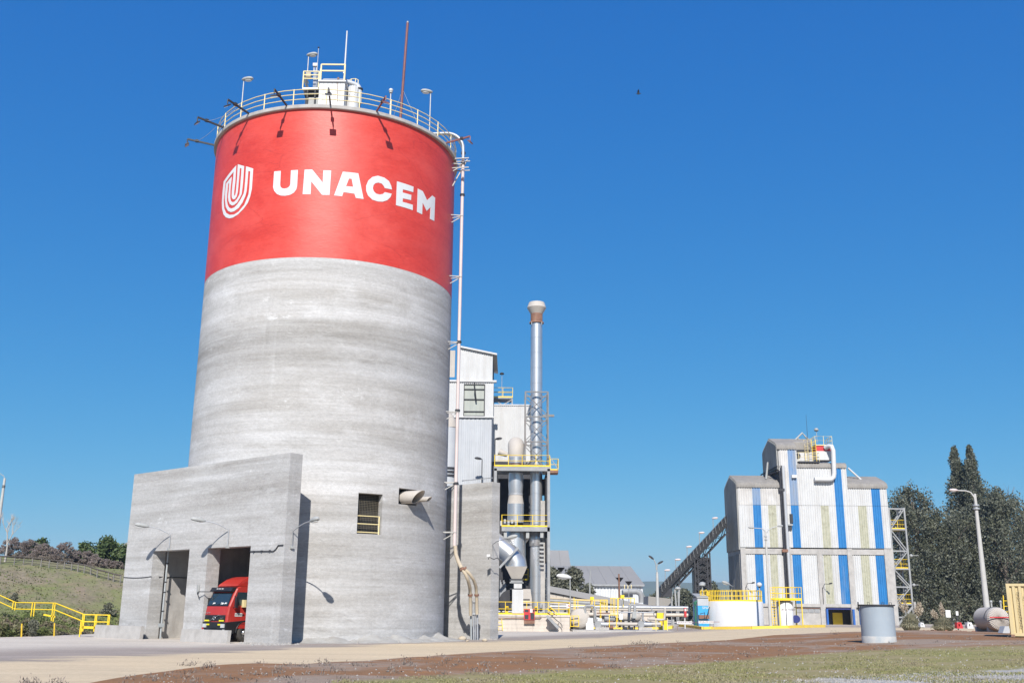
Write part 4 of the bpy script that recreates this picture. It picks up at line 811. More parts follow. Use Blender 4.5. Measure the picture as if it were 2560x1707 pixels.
# right block of the building
bk = thing('side_building', 'lower white corrugated block right of the filter building', 'building', (at(*R3(620, 1300), 111).x, 111, 0)); YB = 111.0
xa, xb = at(*R3(474, 1100), YB).x, at(*R3(778, 1100), YB).x; za, zb = 8.0, at(*R3(600, 922), YB).z; panels(bk, 'cladding_panel', xa, xb, YB, at(*R3(600, 1318), YB).z - .6, zb, M['clad'], 1.2)
m = MB(); m.b2((xa, YB + .06, 0), (xb, YB + 7, zb - .02)); m.build('core_wall', M['dark'], bk); m = MB(); m.b2((xa, YB - .1, zb), (xb + .1, YB + 7.2, zb + .15)); m.build('roof_edge', M['steel'], bk)
# small roof platform
rp = thing('roof_platform', 'yellow railed steel platform on the roof of the white block', 'platform', (at(*R3(555, 910), 112).x, 112, zb)); Yq = 112.0
x0_, x1_ = at(*R3(478, 850), Yq).x, at(*R3(632, 850), Yq).x; zd = at(*R3(550, 856), Yq).z; zg = zb + .15; MB().b2((x0_, Yq, zd - .15), (x1_, Yq + 2.2, zd)).build('deck', M['greysteel'], rp); railing(rp, [(x0_, Yq, zd), (x1_, Yq, zd), (x1_, Yq + 2.2, zd), (x0_, Yq + 2.2, zd)], M['yellow'], 1.1, (.55, 1.1), .12, 1.2)
for x in (x0_ + .05, x1_ - .05):
    for y in (Yq + .05, Yq + 2.1): MB().bar((x, y, zg), (x, y, zd - .15), .14).build('leg', M['greysteel'], rp)
m = MB(); m.bar((x0_, Yq + .05, zd - .2), (x0_ + 1.3, Yq + .05, zg), .09); m.bar((x1_, Yq + .05, zd - .2), (x1_ - 1.3, Yq + .05, zg), .09); m.bar((x0_ + 1.8, Yq + 1.5, zg + .6), (x1_ - .3, Yq + 1.5, zg + .6), .1); m.build('brace', M['greysteel'], rp)
p = at(*R3(548, 665), Yq); th = thing('mast_lamp', 'small lamp on a thin mast above the yellow roof platform', 'lamp', (p.x, Yq + .6, zd)); MB().cyl((p.x, Yq + .6, zd), (p.x, Yq + .6, p.z), .03, None, 6).build('mast', M['steel'], th); MB().sph((p.x, Yq + .6, p.z), (.26, .26, .2), 10, 6, (-.2, 1)).build('lamp_head', M['black'], th)
# big bent duct seen between silo and building
dk = thing('bent_duct', 'big grey bent duct between the silo and the grey cladding', 'duct', (at(*R3(140, 1450), 99).x, 99, 0)); c = at(*R3(128, 1200), 99); MB().cyl((c.x, 99, 1), (c.x, 99, at(*R3(140, 1100), 99).z), .82, None, 24).build('duct_riser', M['cladgrey'], dk)
zt_ = at(*R3(140, 1100), 99).z; MB().tube(arc((c.x - 1.5, 99, zt_), 1.5, 0, pi / 2, (1, 0, 0), (0, 0, 1), 8) + [V((c.x - 4, 99, zt_ + 1.5))], .82, 20).build('duct_elbow', M['ductdust'], dk); zj = at(*R3(140, 1450), 99).z
for k in range(3): MB().cyl((c.x, 99, zj - .35 + .35 * k), (c.x, 99, zj - .2 + .35 * k), .95, None, 20).build('bellows_ring', M['dark'], dk)
m = MB(); Yk = 96; pts = [at(*R3(x, y), Yk) for x, y in ((135, 420), (205, 420), (135, 455), (205, 455), (135, 570), (195, 480), (178, 470), (178, 700))]
# ---- chimney
YC = 100.0; cc = at(*R3(819, 700), YC); CX = cc.x; rc = .59; ztop = at(*R3(818, 275), YC).z
ch = thing('chimney', 'tall slender stainless steel chimney with rusty conical cap', 'chimney', (CX, YC, 0)); zz = at(*R4b(610, 1240), YC).z
nseg = 18; zs = [1.9 + (ztop - 1.9) * i / nseg for i in range(nseg + 1)]
for i in range(nseg): MB().cyl((CX, YC, zs[i]), (CX, YC, zs[i + 1] - .03), rc, None, 32, False).cyl((CX, YC, zs[i + 1] - .06), (CX, YC, zs[i + 1]), rc + .02, None, 32, False).build('flue_section', M['steelduct'], ch)
zc0, zc1, zc2, zc3 = at(*R3(818, 262), YC).z, at(*R3(818, 205), YC).z, at(*R3(818, 158), YC).z, at(*R3(818, 117), YC).z
m = MB(); m.lathe((CX, YC, 0), [(rc + .14, ztop - .05), (rc + .14, ztop + .08), (rc + .02, ztop + .1)], 32); m.build('collar', M['rust'], ch); m = MB(); m.lathe((CX, YC, 0), [(rc + .02, ztop + .09), (rc + .02, zc1)], 32); lab(m.build('rusty_collar', M['rust'], ch), 'rusty collar under the chimney cap')
m = MB(); m.lathe((CX, YC, 0), [(rc + .02, zc1), (.97, zc2), (.80, zc3), (.5, zc3 + .04), (0, zc3)], 32, smooth=False); m.build('cap', M['ductdust'], ch)
for k in range(4): a = pi / 4 + k * pi / 2; MB().bar((CX + .75 * cos(a), YC + .75 * sin(a), ztop - .3), (CX + .7 * cos(a), YC + .7 * sin(a), ztop), .06).build('guy_lug', M['lampgrey'], ch)
zr = at(*R4b(610, 395), YC).z; m = MB(); m.lathe((CX, YC, 0), [(rc + .06, zr), (rc + .10, zr + .02), (rc + .10, zr + 1.5), (rc, zr + 1.52)], 32); m.build('sleeve', M['steelduct'], ch)
MB().tube([(CX - .1, YC + .2, zr + 1.6), (CX - .9, YC + .6, zr + 1.1), (CX - 1.7, YC + 1, zr + .1)], .42, 14).build('inlet_branch', M['steelduct'], ch)
# ---- lattice mast round the chimney
lt = thing('lattice_mast', 'grey steel lattice mast around the chimney', 'mast', (CX, YC, 15)); hx = 1.12; zp1 = at(*R3(700, 1415), YC).z; zlt = at(*R3(818, 832), YC).z; lv = [zp1 + (zlt - zp1) * k / 3 for k in range(4)]; cor = [(CX - hx, YC - hx), (CX + hx, YC - hx), (CX + hx, YC + hx), (CX - hx, YC + hx)]
for x, y in cor: MB().bar((x, y, zp1), (x, y, zlt), .14).build('leg', M['latt'], lt)
for z in lv[1:]:
    for k in range(4): a, b = cor[k], cor[(k + 1) % 4]; MB().bar((a[0], a[1], z), (b[0], b[1], z), .12).build('ring_beam', M['latt'], lt)
for j in range(3):
    for k in range(4):
        a, b = cor[k], cor[(k + 1) % 4]; MB().bar((a[0], a[1], lv[j] + .1), (b[0], b[1], lv[j + 1] - .1), .07).build('brace', M['latt'], lt); MB().bar((b[0], b[1], lv[j] + .1), (a[0], a[1], lv[j + 1] - .1), .07).build('brace', M['latt'], lt)
p = at(*R3(930, 1000), YC - 1); MB().box((p.x - .2, p.y, p.z), (1.1, .2, .22)).build('stub_beam', M['latt'], lt)
# ---- steel frame with two railed platforms and a plinth
XF0, XF1 = at(*R3(492, 1430), YC).x, at(*R3(918, 1430), YC).x; YF0, YF1 = YC - 1.6, YC + 3.6
fr = thing('duct_frame', 'grey steel frame with yellow railed platforms carrying the ducts', 'steel frame', ((XF0 + XF1) / 2, YC, 0)); zp2 = at(*R4(800, 485), YF0).z; zpl = at(*R6b(700, 740), 97.5).z
for x in (XF0 + .1, XF1 - .1):
    for y in (YF0 + .1, YF1): MB().bar((x, y, zpl), (x, y, zp1 - .2), .26, .2).build('column', M['greysteel'], fr)
MB().b2((XF1 - 1.0, YF0 + 1.2, zpl), (XF1 - .42, YF0 + 1.8, zp2 + 2.6)).build('concrete_column', M['conc3'], fr)
def deck(z, x0, x1, name='platform_deck'):
    o = MB().b2((x0, YF0, z - .42), (x1, YF0 + .16, z - .02)).b2((x0, YF0 + .17, z - .12), (x1, YF1, z - .03)).build(name, M['greysteel'], fr); return o
deck(zp1, XF0 - .05, XF1 + .05); x2 = at(*R3b(150, 1540), YF0).x; deck(zp2, x2, XF1)
railing(fr, [(XF0, YF0 + 3, zp1), (XF0, YF0 + .05, zp1), (XF1, YF0 + .05, zp1), (XF1, YF1, zp1)], M['yellow'], 1.1, (.55, 1.1), .14, 1.3, .03); railing(fr, [(x2, YF0 + 3, zp2), (x2, YF0 + .05, zp2), (XF1 - .15, YF0 + .05, zp2), (XF1 - .15, YF1, zp2)], M['yellow'], 1.1, (.55, 1.1), .14, 1.3, .03)
xo = at(*R3b(762, 900), YF0 + 1).x; zo = at(*R3b(720, 945), YF0 + 1).z; MB().b2((XF1 + .05, YF0 + .4, zo - .25), (xo, YF0 + 2, zo)).build('side_landing', M['rust'], fr); railing(fr, [(XF1 + .1, YF0 + .42, zo), (xo, YF0 + .42, zo), (xo, YF0 + 2, zo)], M['yellow'], 1.1, (.55, 1.1), .12, .8, .03); MB().bar((XF1, YF0 + .4, zp1 + 1.1), (xo, YF0 + .4, zo + .05), .07).build('stay', M['greysteel'], fr)
m = MB(); m.b2((XF0 + .3, YF1 + .3, zpl), (XF1 - 1.9, YF1 + .5, zp1 - .5)); m.build('rear_shade_panel', M['dark'], fr); m = MB(); m.b2((XF1 - 1.89, YF1 + .3, at(*R3b(420, 1205), YF1).z), (XF1 - .3, YF1 + .5, zp1 - .5)); m.build('rear_shade_panel', M['dark'], fr)  # dark sheets put in for the shade under the platform behind the ducts
m = MB(); m.b2((XF1 - .36, YF0 + .7, zp2 - 3.2), (XF1 - .24, YF1 - .2, zp1 - .5)); m.build('side_wall_panel', M['dark'], fr)
m = MB()
for k in range(5): m.box((XF0 + .7 + .35 * k, YF0 + .5, zp2 + .35 + .15 * (k % 2)), (.2, .3, .45))
m.build('valve_gear', M['steel'], fr)
for x, z in ((x2 + .35, zp2 - .75), (XF1 - 2.1, zp2 - .75), (XF1 - .75, zp2 - .7)): MB().box((x, YF0 + .3, z), (.3, .25, .6)).build('junction_box', M['lampgrey'], fr)
for k in range(6): MB().box((XF1 - .75, YF0 + .5, zp2 - 1.5 - .38 * k), (.42, .06, .16)).build('cable_tray_rung', M['lampgrey'], fr)
m = MB(); railing(fr, [(CX - 1.5, YF1 - .2, at(*R4b(480, 905), YF1).z), (CX - .7, YF1 - .2, at(*R4b(480, 905), YF1).z)], M['yellow'], 1.1, (.55, 1.1), .14, .8, .03)
# ---- large riser duct left of the chimney, swan-neck on top
rd = thing('riser_duct', 'wide stainless riser duct with domed dusty elbow left of the chimney', 'duct', (at(*R3b(303, 1000), YC).x, YC, 0)); DX = at(*R3b(303, 1000), YC).x; zf = lambda y, f=R3b: at(*f(303, y), YC).z; k_ = .00009 * YC
s_ = lambda w: w * .22962 / FPX * YC * .985
m = MB(); m.lathe((DX, YC, 0), [(s_(86), zf(905)), (s_(86), zf(800))], 32); m.build('neck', M['steelduct'], rd)
m = MB(); m.tube([(DX, YC, zf(800)), (DX, YC, zf(740)), (DX, YC + .15, zf(700)), (DX, YC + .6, zf(655)), (DX, YC + 1.4, zf(640)), (DX, YC + 3.5, zf(640))], [s_(86), s_(88), s_(90), s_(92), s_(92), s_(92)], 28); lab(m.build('dusty_elbow', M['ductdust'], rd), 'domed dusty elbow at the top of the duct')
for k in range(3): m = MB(); m.lathe((DX, YC, 0), [(s_(84), zf(900 - 14 * k)), (s_(94), zf(896 - 14 * k)), (s_(84), zf(890 - 14 * k))], 28); m.build('bellows_ring', M['rust'], rd)
m = MB(); m.lathe((DX, YC, 0), [(s_(80), zf(970)), (s_(83), zf(1100)), (s_(76), zf(1190))], 32); m.build('duct_section', M['steelduct'], rd); m = MB(); m.lathe((DX, YC, 0), [(s_(80), zf(1188)), (s_(80), zf(1210))], 32); m.build('flange', M['steel'], rd)
m = MB(); m.lathe((DX, YC, 0), [(s_(77), zf(1210)), (s_(80), zf(1240)), (s_(90), zf(1305))], 32); m.build('dusty_section', M['ductdust'], rd); m = MB(); m.lathe((DX, YC, 0), [(s_(90), zf(1305)), (s_(90), zf(1510))], 32); m.build('duct_section', M['steelduct'], rd)
zg_ = lambda y: at(*R4b(295, y), YC).z; s4 = lambda w: w * .16575 / FPX * YC * .985; m = MB(); m.lathe((DX, YC, 0), [(s4(120), zg_(95)), (s4(150), zg_(140)), (s4(156), zg_(200)), (s4(156), zg_(680))], 36); m.build('wide_section', M['steelduct'], rd)
m = MB(); a = at(*R3b(118, 735), YC + .5); b = at(*R3b(210, 770), YC + .5); m.tube([a, b], [.34, .22], 14); m.build('side_branch', M['ductdust'], rd)
# ---- slanted duct with hopper coming round the rear wall
hd = thing('slanted_duct', 'fat slanted stainless duct ending in a beige hopper', 'duct', at(*R4b(310, 890), YC - 2)); Yh = YC - 2.2
pts = [at(*R4b(x, y), Y) for x, y, Y in ((-60, 290, Yh + .6), (60, 395, Yh + .3), (190, 500, Yh), (255, 570, Yh), (298, 640, Yh), (302, 705, Yh))]; MB().tube(pts, [.92, .92, .94, .96, 1.0, 1.02], 28).build('slanted_section', M['steelduct'], hd)
m = MB(); n4 = []
for y, w, dpt in ((700, 160, 1.02), (885, 74, .5)):
    c = at(*R4b(305 if y == 700 else 312, y), Yh); hw = s4(w); n4.append([c + V((-hw, -dpt, 0)), c + V((hw, -dpt, 0)), c + V((hw, dpt, 0)), c + V((-hw, dpt, 0))])
m.add(n4[0] + n4[1], [(0, 1, 5, 4), (1, 2, 6, 5), (2, 3, 7, 6), (3, 0, 4, 7), (0, 3, 2, 1)]); lab(m.build('hopper', M['ductdust'], hd), 'beige square hopper under the slanted duct')
for i, (y0, y1, w) in enumerate(((885, 905, 100), (905, 930, 85), (930, 950, 100), (1028, 1042, 96))): a, b = at(*R4b(310, y0), Yh), at(*R4b(310, y1), Yh); hw = s4(w); MB().b2((a.x - hw, Yh - .62 + .03 * i, b.z), (a.x + hw, Yh + .6, a.z - .005)).build('flange', M['dark'] if i in (0, 3) else M['greysteel'], hd)
a, b = at(*R4b(270, 952), Yh), at(*R4b(390, 1028), Yh); MB().b2((a.x, Yh - .5, b.z), (b.x, Yh + .5, a.z)).build('slide_gate', M['clad'], hd); a, b = at(*R4b(245, 1043), Yh), at(*R4b(408, 1400), Yh); MB().b2((a.x, Yh - .55, b.z), (b.x, Yh + .5, a.z)).build('lower_duct', M['clad'], hd)
m = MB(); m.bar(at(*R4b(52, 715), Yh - 1.2), at(*R4b(335, 410), Yh - 1.1), .2, .2); m.build('stay_bar', M['greysteel'], hd)
fan = thing('fan_housing', 'dark round fan housing behind the beige louvred box', 'fan', at(*R4b(220, 1380), YC)); c = at(*R4b(215, 1220), YC - .8); MB().cyl((c.x, YC - 1.4, c.z), (c.x, YC - .4, c.z), 1.05, None, 28).build('casing', M['dark'], fan)
lb_ = thing('louvre_box', 'beige box with dark louvre slots above the red fire cabinet', 'cabinet', at(*R4b(460, 1400), 98)); q = [at(*R4b(x, y), 97.6) for x, y in ((405, 1035), (520, 1035), (540, 1180), (545, 1400), (390, 1400), (390, 1180))]; m = MB(); m.ext(q, (0, 1.2, 0)); m.build('housing', M['ductdust'], lb_)
for y in (1192, 1220, 1262, 1275): a, b = at(*R4b(395, y), 97.55), at(*R4b(510, y), 97.55); MB().bar(a, b, .05, .07).build('louvre_slot', M['dark'] if y != 1220 else M['yelpale'], lb_)
# ---- plinth with railing, stair, fire cabinet
YPn = 97.2; xa, xb = at(*R6b(-300, 900), YPn).x, at(*R6b(1805, 900), YPn).x; pn = thing('plinth_wall', 'pale blockwork plinth with yellow railing under the chimney', 'plinth', ((xa + xb) / 2, YPn, 0))
nb, hb = 15, .42; zrow = [-.1 + (zpl - .18 + .1) * k / 4 for k in range(5)]; L_ = (xb - xa) / nb
blk = None
for r in range(4):
    for i in range(-1, nb):
        x0 = xa + i * L_ + (L_ / 2 if r % 2 else 0); x1 = x0 + L_; x0 = max(x0, xa); x1 = min(x1, xb)
        if x1 - x0 < .1: continue
        MB().b2((x0 + .006, YPn + .012 * RND.random(), zrow[r] + .005), (x1 - .006, YPn + .3, zrow[r + 1] - .005)).build('block', M['plinth'], pn)
MB().b2((xa, YPn + .03, -.1), (xb, YPn + 8, zpl - .19)).build('core', M['plinth'], pn); MB().b2((xa, YPn - .06, zpl - .18), (xb + .05, YPn + 8.2, zpl)).build('coping', M['plinth'], pn)
railing(pn, [(xa, YPn + .1, zpl), (xb, YPn + .1, zpl), (xb, YPn + 3, zpl)], M['yellow'], 1.12, (.5, 1.12), .14, 1.05, .03)
p = at(*R6b(640, 815), YPn - .1); MB().tube([at(*R6b(60, 828), YPn - .1), at(*R6b(1080, 828), YPn - .1), at(*R6b(1110, 800), YPn - .1)], .035, 6).build('wall_pipe', M['rust'], pn)
ld = thing('yellow_ladder', 'short yellow ladder at the left end of the pale plinth', 'ladder', at(*R6b(95, 1120), YPn - .3)); ladder(ld, at(*R6b(110, 1125), YPn - .5), at(*R6b(85, 840), YPn - .2), M['yellow'], .4, .3)
fc = thing('fire_cabinet', 'red double-door fire hose cabinet on the pale plinth', 'cabinet', at(*R6b(815, 960), YPn - .4)); a, b = at(*R6b(685, 600), YPn - .35), at(*R6b(948, 870), YPn - .35); MB().b2((a.x, YPn - .33, b.z), (b.x, YPn - .07, a.z)).build('body', M['redpaint'], fc)
for i, (x, y0, y1) in enumerate(((705, 618, 675), (705, 745, 850), (845, 700, 860), (905, 618, 675))): p, q = at(*R6b(x, y0), YPn - .36), at(*R6b(x + (90 if i != 3 else 35), y1), YPn - .36); MB().b2((p.x, YPn - .345, q.z), (q.x, YPn - .331, p.z)).build('door_pane', M['dark'], fc)
p, q = at(*R6b(835, 600), YPn - .36), at(*R6b(895, 690), YPn - .36); MB().b2((p.x, YPn - .36, q.z), (q.x, YPn - .332, p.z)).build('door_sign', M['sign'], fc)
a, b = at(*R6b(685, 870), YPn - .3), at(*R6b(948, 960), YPn - .3); MB().b2((a.x, YPn - .28, b.z), (b.x, YPn - .08, a.z - .01)).build('shelf', M['rust'], fc)
st = thing('steel_stair', 'short grey steel stair leaning on the plinth beside a yellow handrail', 'stair', at(*R6b(1400, 1060), YPn - .6)); A, B = at(*R6b(1240, 770), YPn - .4), at(*R6b(1520, 1065), YPn - .4)
for dy in (0, .8): MB().bar(A + V((0, -dy, 0)), B + V((0, -dy, 0)), .06, .24).build('stringer', M['greysteel'], st)
for k in range(1, 7): c = A.lerp(B, k / 7); MB().box(c + V((0, -.4, .05)), (.24, .78, .04)).build('tread', M['dark'], st)
C_, D_ = at(*R6b(1340, 755), YPn - .45), at(*R6b(1585, 960), YPn - .45); MB().tube([C_, D_, at(*R6b(1615, 1000), YPn - .45), at(*R6b(1620, 1060), YPn - .45)], .035, 6).bar(A.lerp(B, .95), D_ + V((-.2, 0, .05)), .05).build('handrail', M['dark'], st)
for (p, q) in (((1245, 590), (1400, 715)), ((1300, 530), (1490, 700))): MB().bar(at(*R6b(*p), YPn - .3), at(*R6b(*q), YPn - .3), .07).build('upper_handrail', M['yellow'], st)
hs_ = thing('notice_board', 'small white notice board on the yellow railing end', 'sign', at(*R6b(1760, 580), YPn - .1)); a, b = at(*R6b(1725, 475), YPn), at(*R6b(1800, 580), YPn); MB().b2((a.x, YPn - .02, b.z), (b.x, YPn + .01, a.z)).build('board', M['sign'], hs_); text('A', .3, M['redpaint'], (a.x + .1, YPn - .025, b.z + .1), (1, 0, 0), (0, 0, 1), hs_, 'notice_letter')
for k in range(7):                                      # pumps and valves standing on the plinth behind the rail
    x = (130, 270, 420, 560, 980, 1100, 1330)[k]; p = at(*R6b(x, 690), YPn + 1.2); th = thing('valve_unit', ('small valve unit at the left end of the plinth', 'yellow capped valve unit left on the plinth', 'white pump body beside the white duct', 'grey pump left of the red fire cabinet', 'yellow motor right of the red fire cabinet', 'grey pipe manifold at the chimney foot', 'grey round motor at the right end of the plinth')[k], 'valve', (p.x, YPn + 1.2, zpl), 'machinery on the plinth')
    MB().cyl((p.x, YPn + 1.2, zpl), (p.x, YPn + 1.2, zpl + .55 + .2 * (k % 3)), .16, None, 12).build('body', M[('dark', 'yellow', 'white', 'greysteel', 'yellow', 'steel', 'greysteel')[k]], th); MB().tube([(p.x - .3, YPn + 1.15, zpl + .25), (p.x + .3, YPn + 1.15, zpl + .25)], .09, 8).build('flanged_pipe', M['steel'], th); MB().cyl((p.x, YPn + 1.0, zpl + .5), (p.x, YPn + .95, zpl + .5), .14, None, 12).build('handwheel', M['dark'], th)
m = MB()
for k in range(7): x = at(*R4b(60 + 14 * k, 1200), YPn + 2).x; m.cyl((x, YPn + 2, zpl), (x, YPn + 2, at(*R4b(60, 900 + 30 * (k % 4)), YPn + 2).z), .05, None, 6)
tag(m.build('pipe_rack', M['steel']), 'bundle of thin vertical pipes at the left of the hopper', 'pipes')
for (x, y, Y, h, lb2) in ((495, 1185, 104, 3.6, 'dark lamp post on the left of the upper duct platform'), (393, 1340, 104, 6, 'curved dark lamp post in front of the grey cladding')):
    p = at(*R3(x, y), Y); th = thing('post_lamp', lb2, 'lamp', (p.x, Y, p.z - h)); MB().cyl((p.x, Y, p.z - h), p, .05, None, 6).build('post', M['dark'], th); cobra(th, p + V((-.05 if x < 400 else 0, 0, 0)), (-1 if x < 400 else 1, -.3, .1), M['dark'], .75, .3)
# ============================================================ striped mill building on the right
YR = 130.0; DP = 7.6; gb = .3
mb_ = thing('mill_building', 'white corrugated mill building with blue and yellowed vertical stripes', 'building', (38, YR, gb))
X5 = lambda x, y: at(*R5(x, y), YR).x
Z5 = lambda y, Y=YR: at(*R5(1100, y), Y).z
XA, XB = 28.80, 47.80; zb1, zb0 = Z5(922), Z5(966); zlow1, zlow0 = Z5(970), Z5(1310); zs = Z5(625)
eL, eM, eR, eT = 17.45, 19.95, 17.45, 22.35
XTL = X5(930, 600) - .05; XM0 = X5(1047, 600); XMR = X5(1405, 600)
def strip(x0, x1, z0, z1, mat, name='cladding_panel', y=YR, par=mb_, nr=FN, ex=EXv, dep=.06, pitch=.30):
    m = MB(); corr(m, (x0, y, z0), ex, nr, x1 - x0, z1 - z0, pitch, dep); return m.build(name, mat, par)
u = lambda x: X5(x, 775); lo = lambda x: X5(x, 1150)
# upper storey, below the sheet lap
rows = [(640, 742, 'clad'), (742, 799, 'blue'), (799, 848, 'clad'), (848, 905, 'fibre'), (905, 948, 'clad'), (948, 1008, 'clad'), (1008, 1064, 'blue'), (1064, 1140, 'clad'), (1140, 1218, 'clad'), (1218, 1275, 'fibre'), (1275, 1325, 'clad'), (1325, 1381, 'blue'), (1381, 1480, 'clad'), (1480, 1540, 'fibre'), (1540, 1582, 'clad'), (1582, 1643, 'blue'), (1643, 1692, 'clad')]
for a, b, mt in rows: strip(u(a), u(b), zb1 + .05, zs, M[mt])
for i in range(5):
    a, b = rows[i][0], rows[i][1]; strip(u(a), u(b), zs + .03, eL + .15, M[('dusty', 'bluefade', 'dusty', 'dusty', 'dusty')[i]])
strip(u(948), u(1008), zs + .03, eT, M['dusty']); strip(u(1008), u(1064), zs + .03, eT, M['bluefade']); strip(u(1064), XM0 + .25, zs + .03, eT, M['clad'])
for a, b, mt in ((XM0 + .25, u(1140), 'clad'), (u(1140), u(1218), 'clad'), (u(1218), u(1275), 'clad'), (u(1275), u(1325), 'clad'), (u(1325), u(1381), 'blue'), (u(1381), XMR, 'clad')): strip(a, b, zs + .03, eM + .1, M[mt])
for a, b, mt in ((XMR, u(1480), 'clad'), (u(1480), u(1540), 'clad'), (u(1540), u(1582), 'clad'), (u(1582), u(1643), 'blue'), (u(1643), u(1692), 'clad')): strip(a, b, zs + .03, eR + .15, M[mt])
# left end wall
RP_ = [(-.15, -.25), (-.12, .05), (.04, .32), (.4, .55), (.9, .78), (3.8, 1.75), (6.7, .78), (7.2, .55), (7.5, .25), (7.68, -.25)]
RP2 = [(1.92, -.15), (1.95, .95), (2.05, 1.08), (3.8, 1.75), (6.7, .78), (7.2, .55), (7.5, .25), (7.68, -.25)]
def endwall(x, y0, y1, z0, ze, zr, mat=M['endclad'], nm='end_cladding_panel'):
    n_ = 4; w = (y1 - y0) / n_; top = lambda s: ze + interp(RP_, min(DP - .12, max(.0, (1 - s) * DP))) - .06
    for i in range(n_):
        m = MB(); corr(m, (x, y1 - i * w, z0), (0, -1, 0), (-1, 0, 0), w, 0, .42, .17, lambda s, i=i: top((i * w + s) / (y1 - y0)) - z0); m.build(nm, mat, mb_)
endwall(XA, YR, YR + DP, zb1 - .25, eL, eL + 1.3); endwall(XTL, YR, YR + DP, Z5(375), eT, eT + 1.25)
m = MB(); m.b2((XTL + .02, YR + .2, eL), (XTL + .2, YR + DP, Z5(378))); m.build('shaded_side_wall', M['dark'], mb_)  # side wall coloured dark to carry its shade
for k in range(3): MB().bar((XTL - .18, YR - .05, Z5(352) - .32 * k), (XTL - .18, YR + DP + 1, Z5(352) - .32 * k), .14, .14).build('pipe_run', M['dark'], mb_)
# ribbed barrel-edged roofs
def roof(x0, x1, ze, pf=RP_, y=YR, mat=M['dust']):
    n_ = max(2, int((x1 - x0) / .17)); m = MB(); vs = []; k = len(pf)
    for i in range(n_ + 1):
        x = x0 + (x1 - x0) * i / n_; d = .045 if (i // 1) % 2 else 0
        for j, (dy, dz) in enumerate(pf): nx = -1 if j < 3 else (1 if j > k - 4 else 0); vs.append((x, y + dy + nx * d, ze + dz + d))
    m.add(vs, [(i * k + j, (i + 1) * k + j, (i + 1) * k + j + 1, i * k + j + 1) for i in range(n_) for j in range(k - 1)]); return m.build('roof', mat, mb_)
roof(XA - .12, XTL + .1, eL); roof(XTL - .12, XM0 + .26, eT); roof(XM0 + .27, X5(1180, 200), eT, RP2); roof(XMR, XB + .05, eR); PM = [(-.15, -.2), (-.12, .06), (.04, .32), (.4, .5), (1.2, .62), (2.4, .7)]; roof(XM0 + .15, XMR + .02, eM, PM)
for (x0, x1, z) in ((XA + .02, XTL, eL - .1), (XTL + .1, XB - .03, eR - .1), (XTL + .1, XMR - .02, eM - .1), (XTL + .1, X5(1180, 200), eT - .1)): MB().b2((x0, YR + (.09 if z < eT - 1 else 2.0), zb1), (x1, YR + DP - .05, z)).build('inner_wall', M['clad'], mb_)
m = MB(); m.b2((XTL + .1, YR + .09, eM), (XM0 + .2, YR + 1.98, eT - .1)); m.build('corner_bay', M['clad'], mb_)
MB().cyl((X5(1078, 260), YR + 1.99, Z5(262)), (X5(1078, 260), YR + 1.94, Z5(262)), .36, None, 20).build('round_vent', M['dark'], mb_); MB().bar((XM0 + .2, YR + 1.9, eT - .05), (X5(1165, 215), YR + 1.9, eT - .05), .2, .2).build('eave_shadow_bar', M['dark'], mb_)  # the dark bar is a painted-in shadow line under the eave
# concrete frame
cols = [(655, 692), (982, 1010), (1408, 1442), (1668, 1712)]
for i, (a, b) in enumerate(cols): MB().b2((lo(a) if i else XA, YR - .1, gb - .3), (lo(b) if i < 3 else XB + .05, YR + .5, zb1 - .02)).build('column', M['conc3'], mb_)
MB().b2((lo(1195), YR - .06, gb - .3), (lo(1230), YR + .4, zb0)).build('column', M['conc3'], mb_)
for (a, b) in ((692, 982), (1010, 1408), (1442, 1668)): MB().b2((lo(a) + .01, YR - .03, zb0), (lo(b) - .01, YR + .45, zb1 - .1)).build('beam', M['conc3'], mb_); MB().b2((lo(a) + .01, YR - .01, Z5(1334)), (lo(b) - .01, YR + .42, Z5(1311))).build('beam', M['conc3'], mb_)
for y in (YR + DP / 2, YR + DP - .4): MB().b2((XA + .02, y, gb - .3), (XA + .45, y + .45, zb1 - .02)).build('column', M['conc3'], mb_)
MB().b2((XA + .03, YR + .5, zb0), (XA + .4, YR + DP, zb1 - .1)).build('beam', M['conc3'], mb_)
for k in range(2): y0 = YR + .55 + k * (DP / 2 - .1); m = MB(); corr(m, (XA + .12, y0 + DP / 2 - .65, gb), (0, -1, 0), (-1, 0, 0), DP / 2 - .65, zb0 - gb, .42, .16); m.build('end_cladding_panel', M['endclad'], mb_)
for a, b, mt in ((692, 758, 'clad'), (758, 815, 'blue'), (815, 865, 'clad'), (865, 916, 'fibre'), (916, 982, 'clad'), (1010, 1022, 'clad'), (1022, 1083, 'blue'), (1083, 1195, 'clad'), (1230, 1240, 'clad'), (1240, 1298, 'fibre'), (1298, 1346, 'clad'), (1346, 1408, 'blue'), (1442, 1503, 'clad'), (1503, 1563, 'fibre'), (1563, 1608, 'clad'), (1608, 1668, 'blue')): strip(lo(a) + .005, lo(b) - .005, zlow0 - .05, zlow1 + .02, M[mt], y=YR + .1)
MB().b2((XA + .2, YR + .3, gb - .3), (lo(1240), YR + DP - .3, zb0)).build('lower_wall', M['conc3'], mb_); MB().b2((lo(1450), YR + .3, gb - .3), (XB, YR + DP - .3, zb0)).build('lower_wall', M['conc3'], mb_); MB().b2((lo(1240) + .01, YR + .3, Z5(1340)), (lo(1450) - .01, YR + DP - .3, zb0)).build('lower_wall', M['conc3'], mb_); MB().b2((lo(1240) + .01, YR + 2.4, gb - .3), (lo(1450) - .01, YR + 2.6, Z5(1342))).build('bay_back_wall', M['dark'], mb_)
MB().b2((XA + .3, YR + .15, gb - .3), (lo(1205), YR + .29, Z5(1336))).build('ground_wall', M['conc3'], mb_)
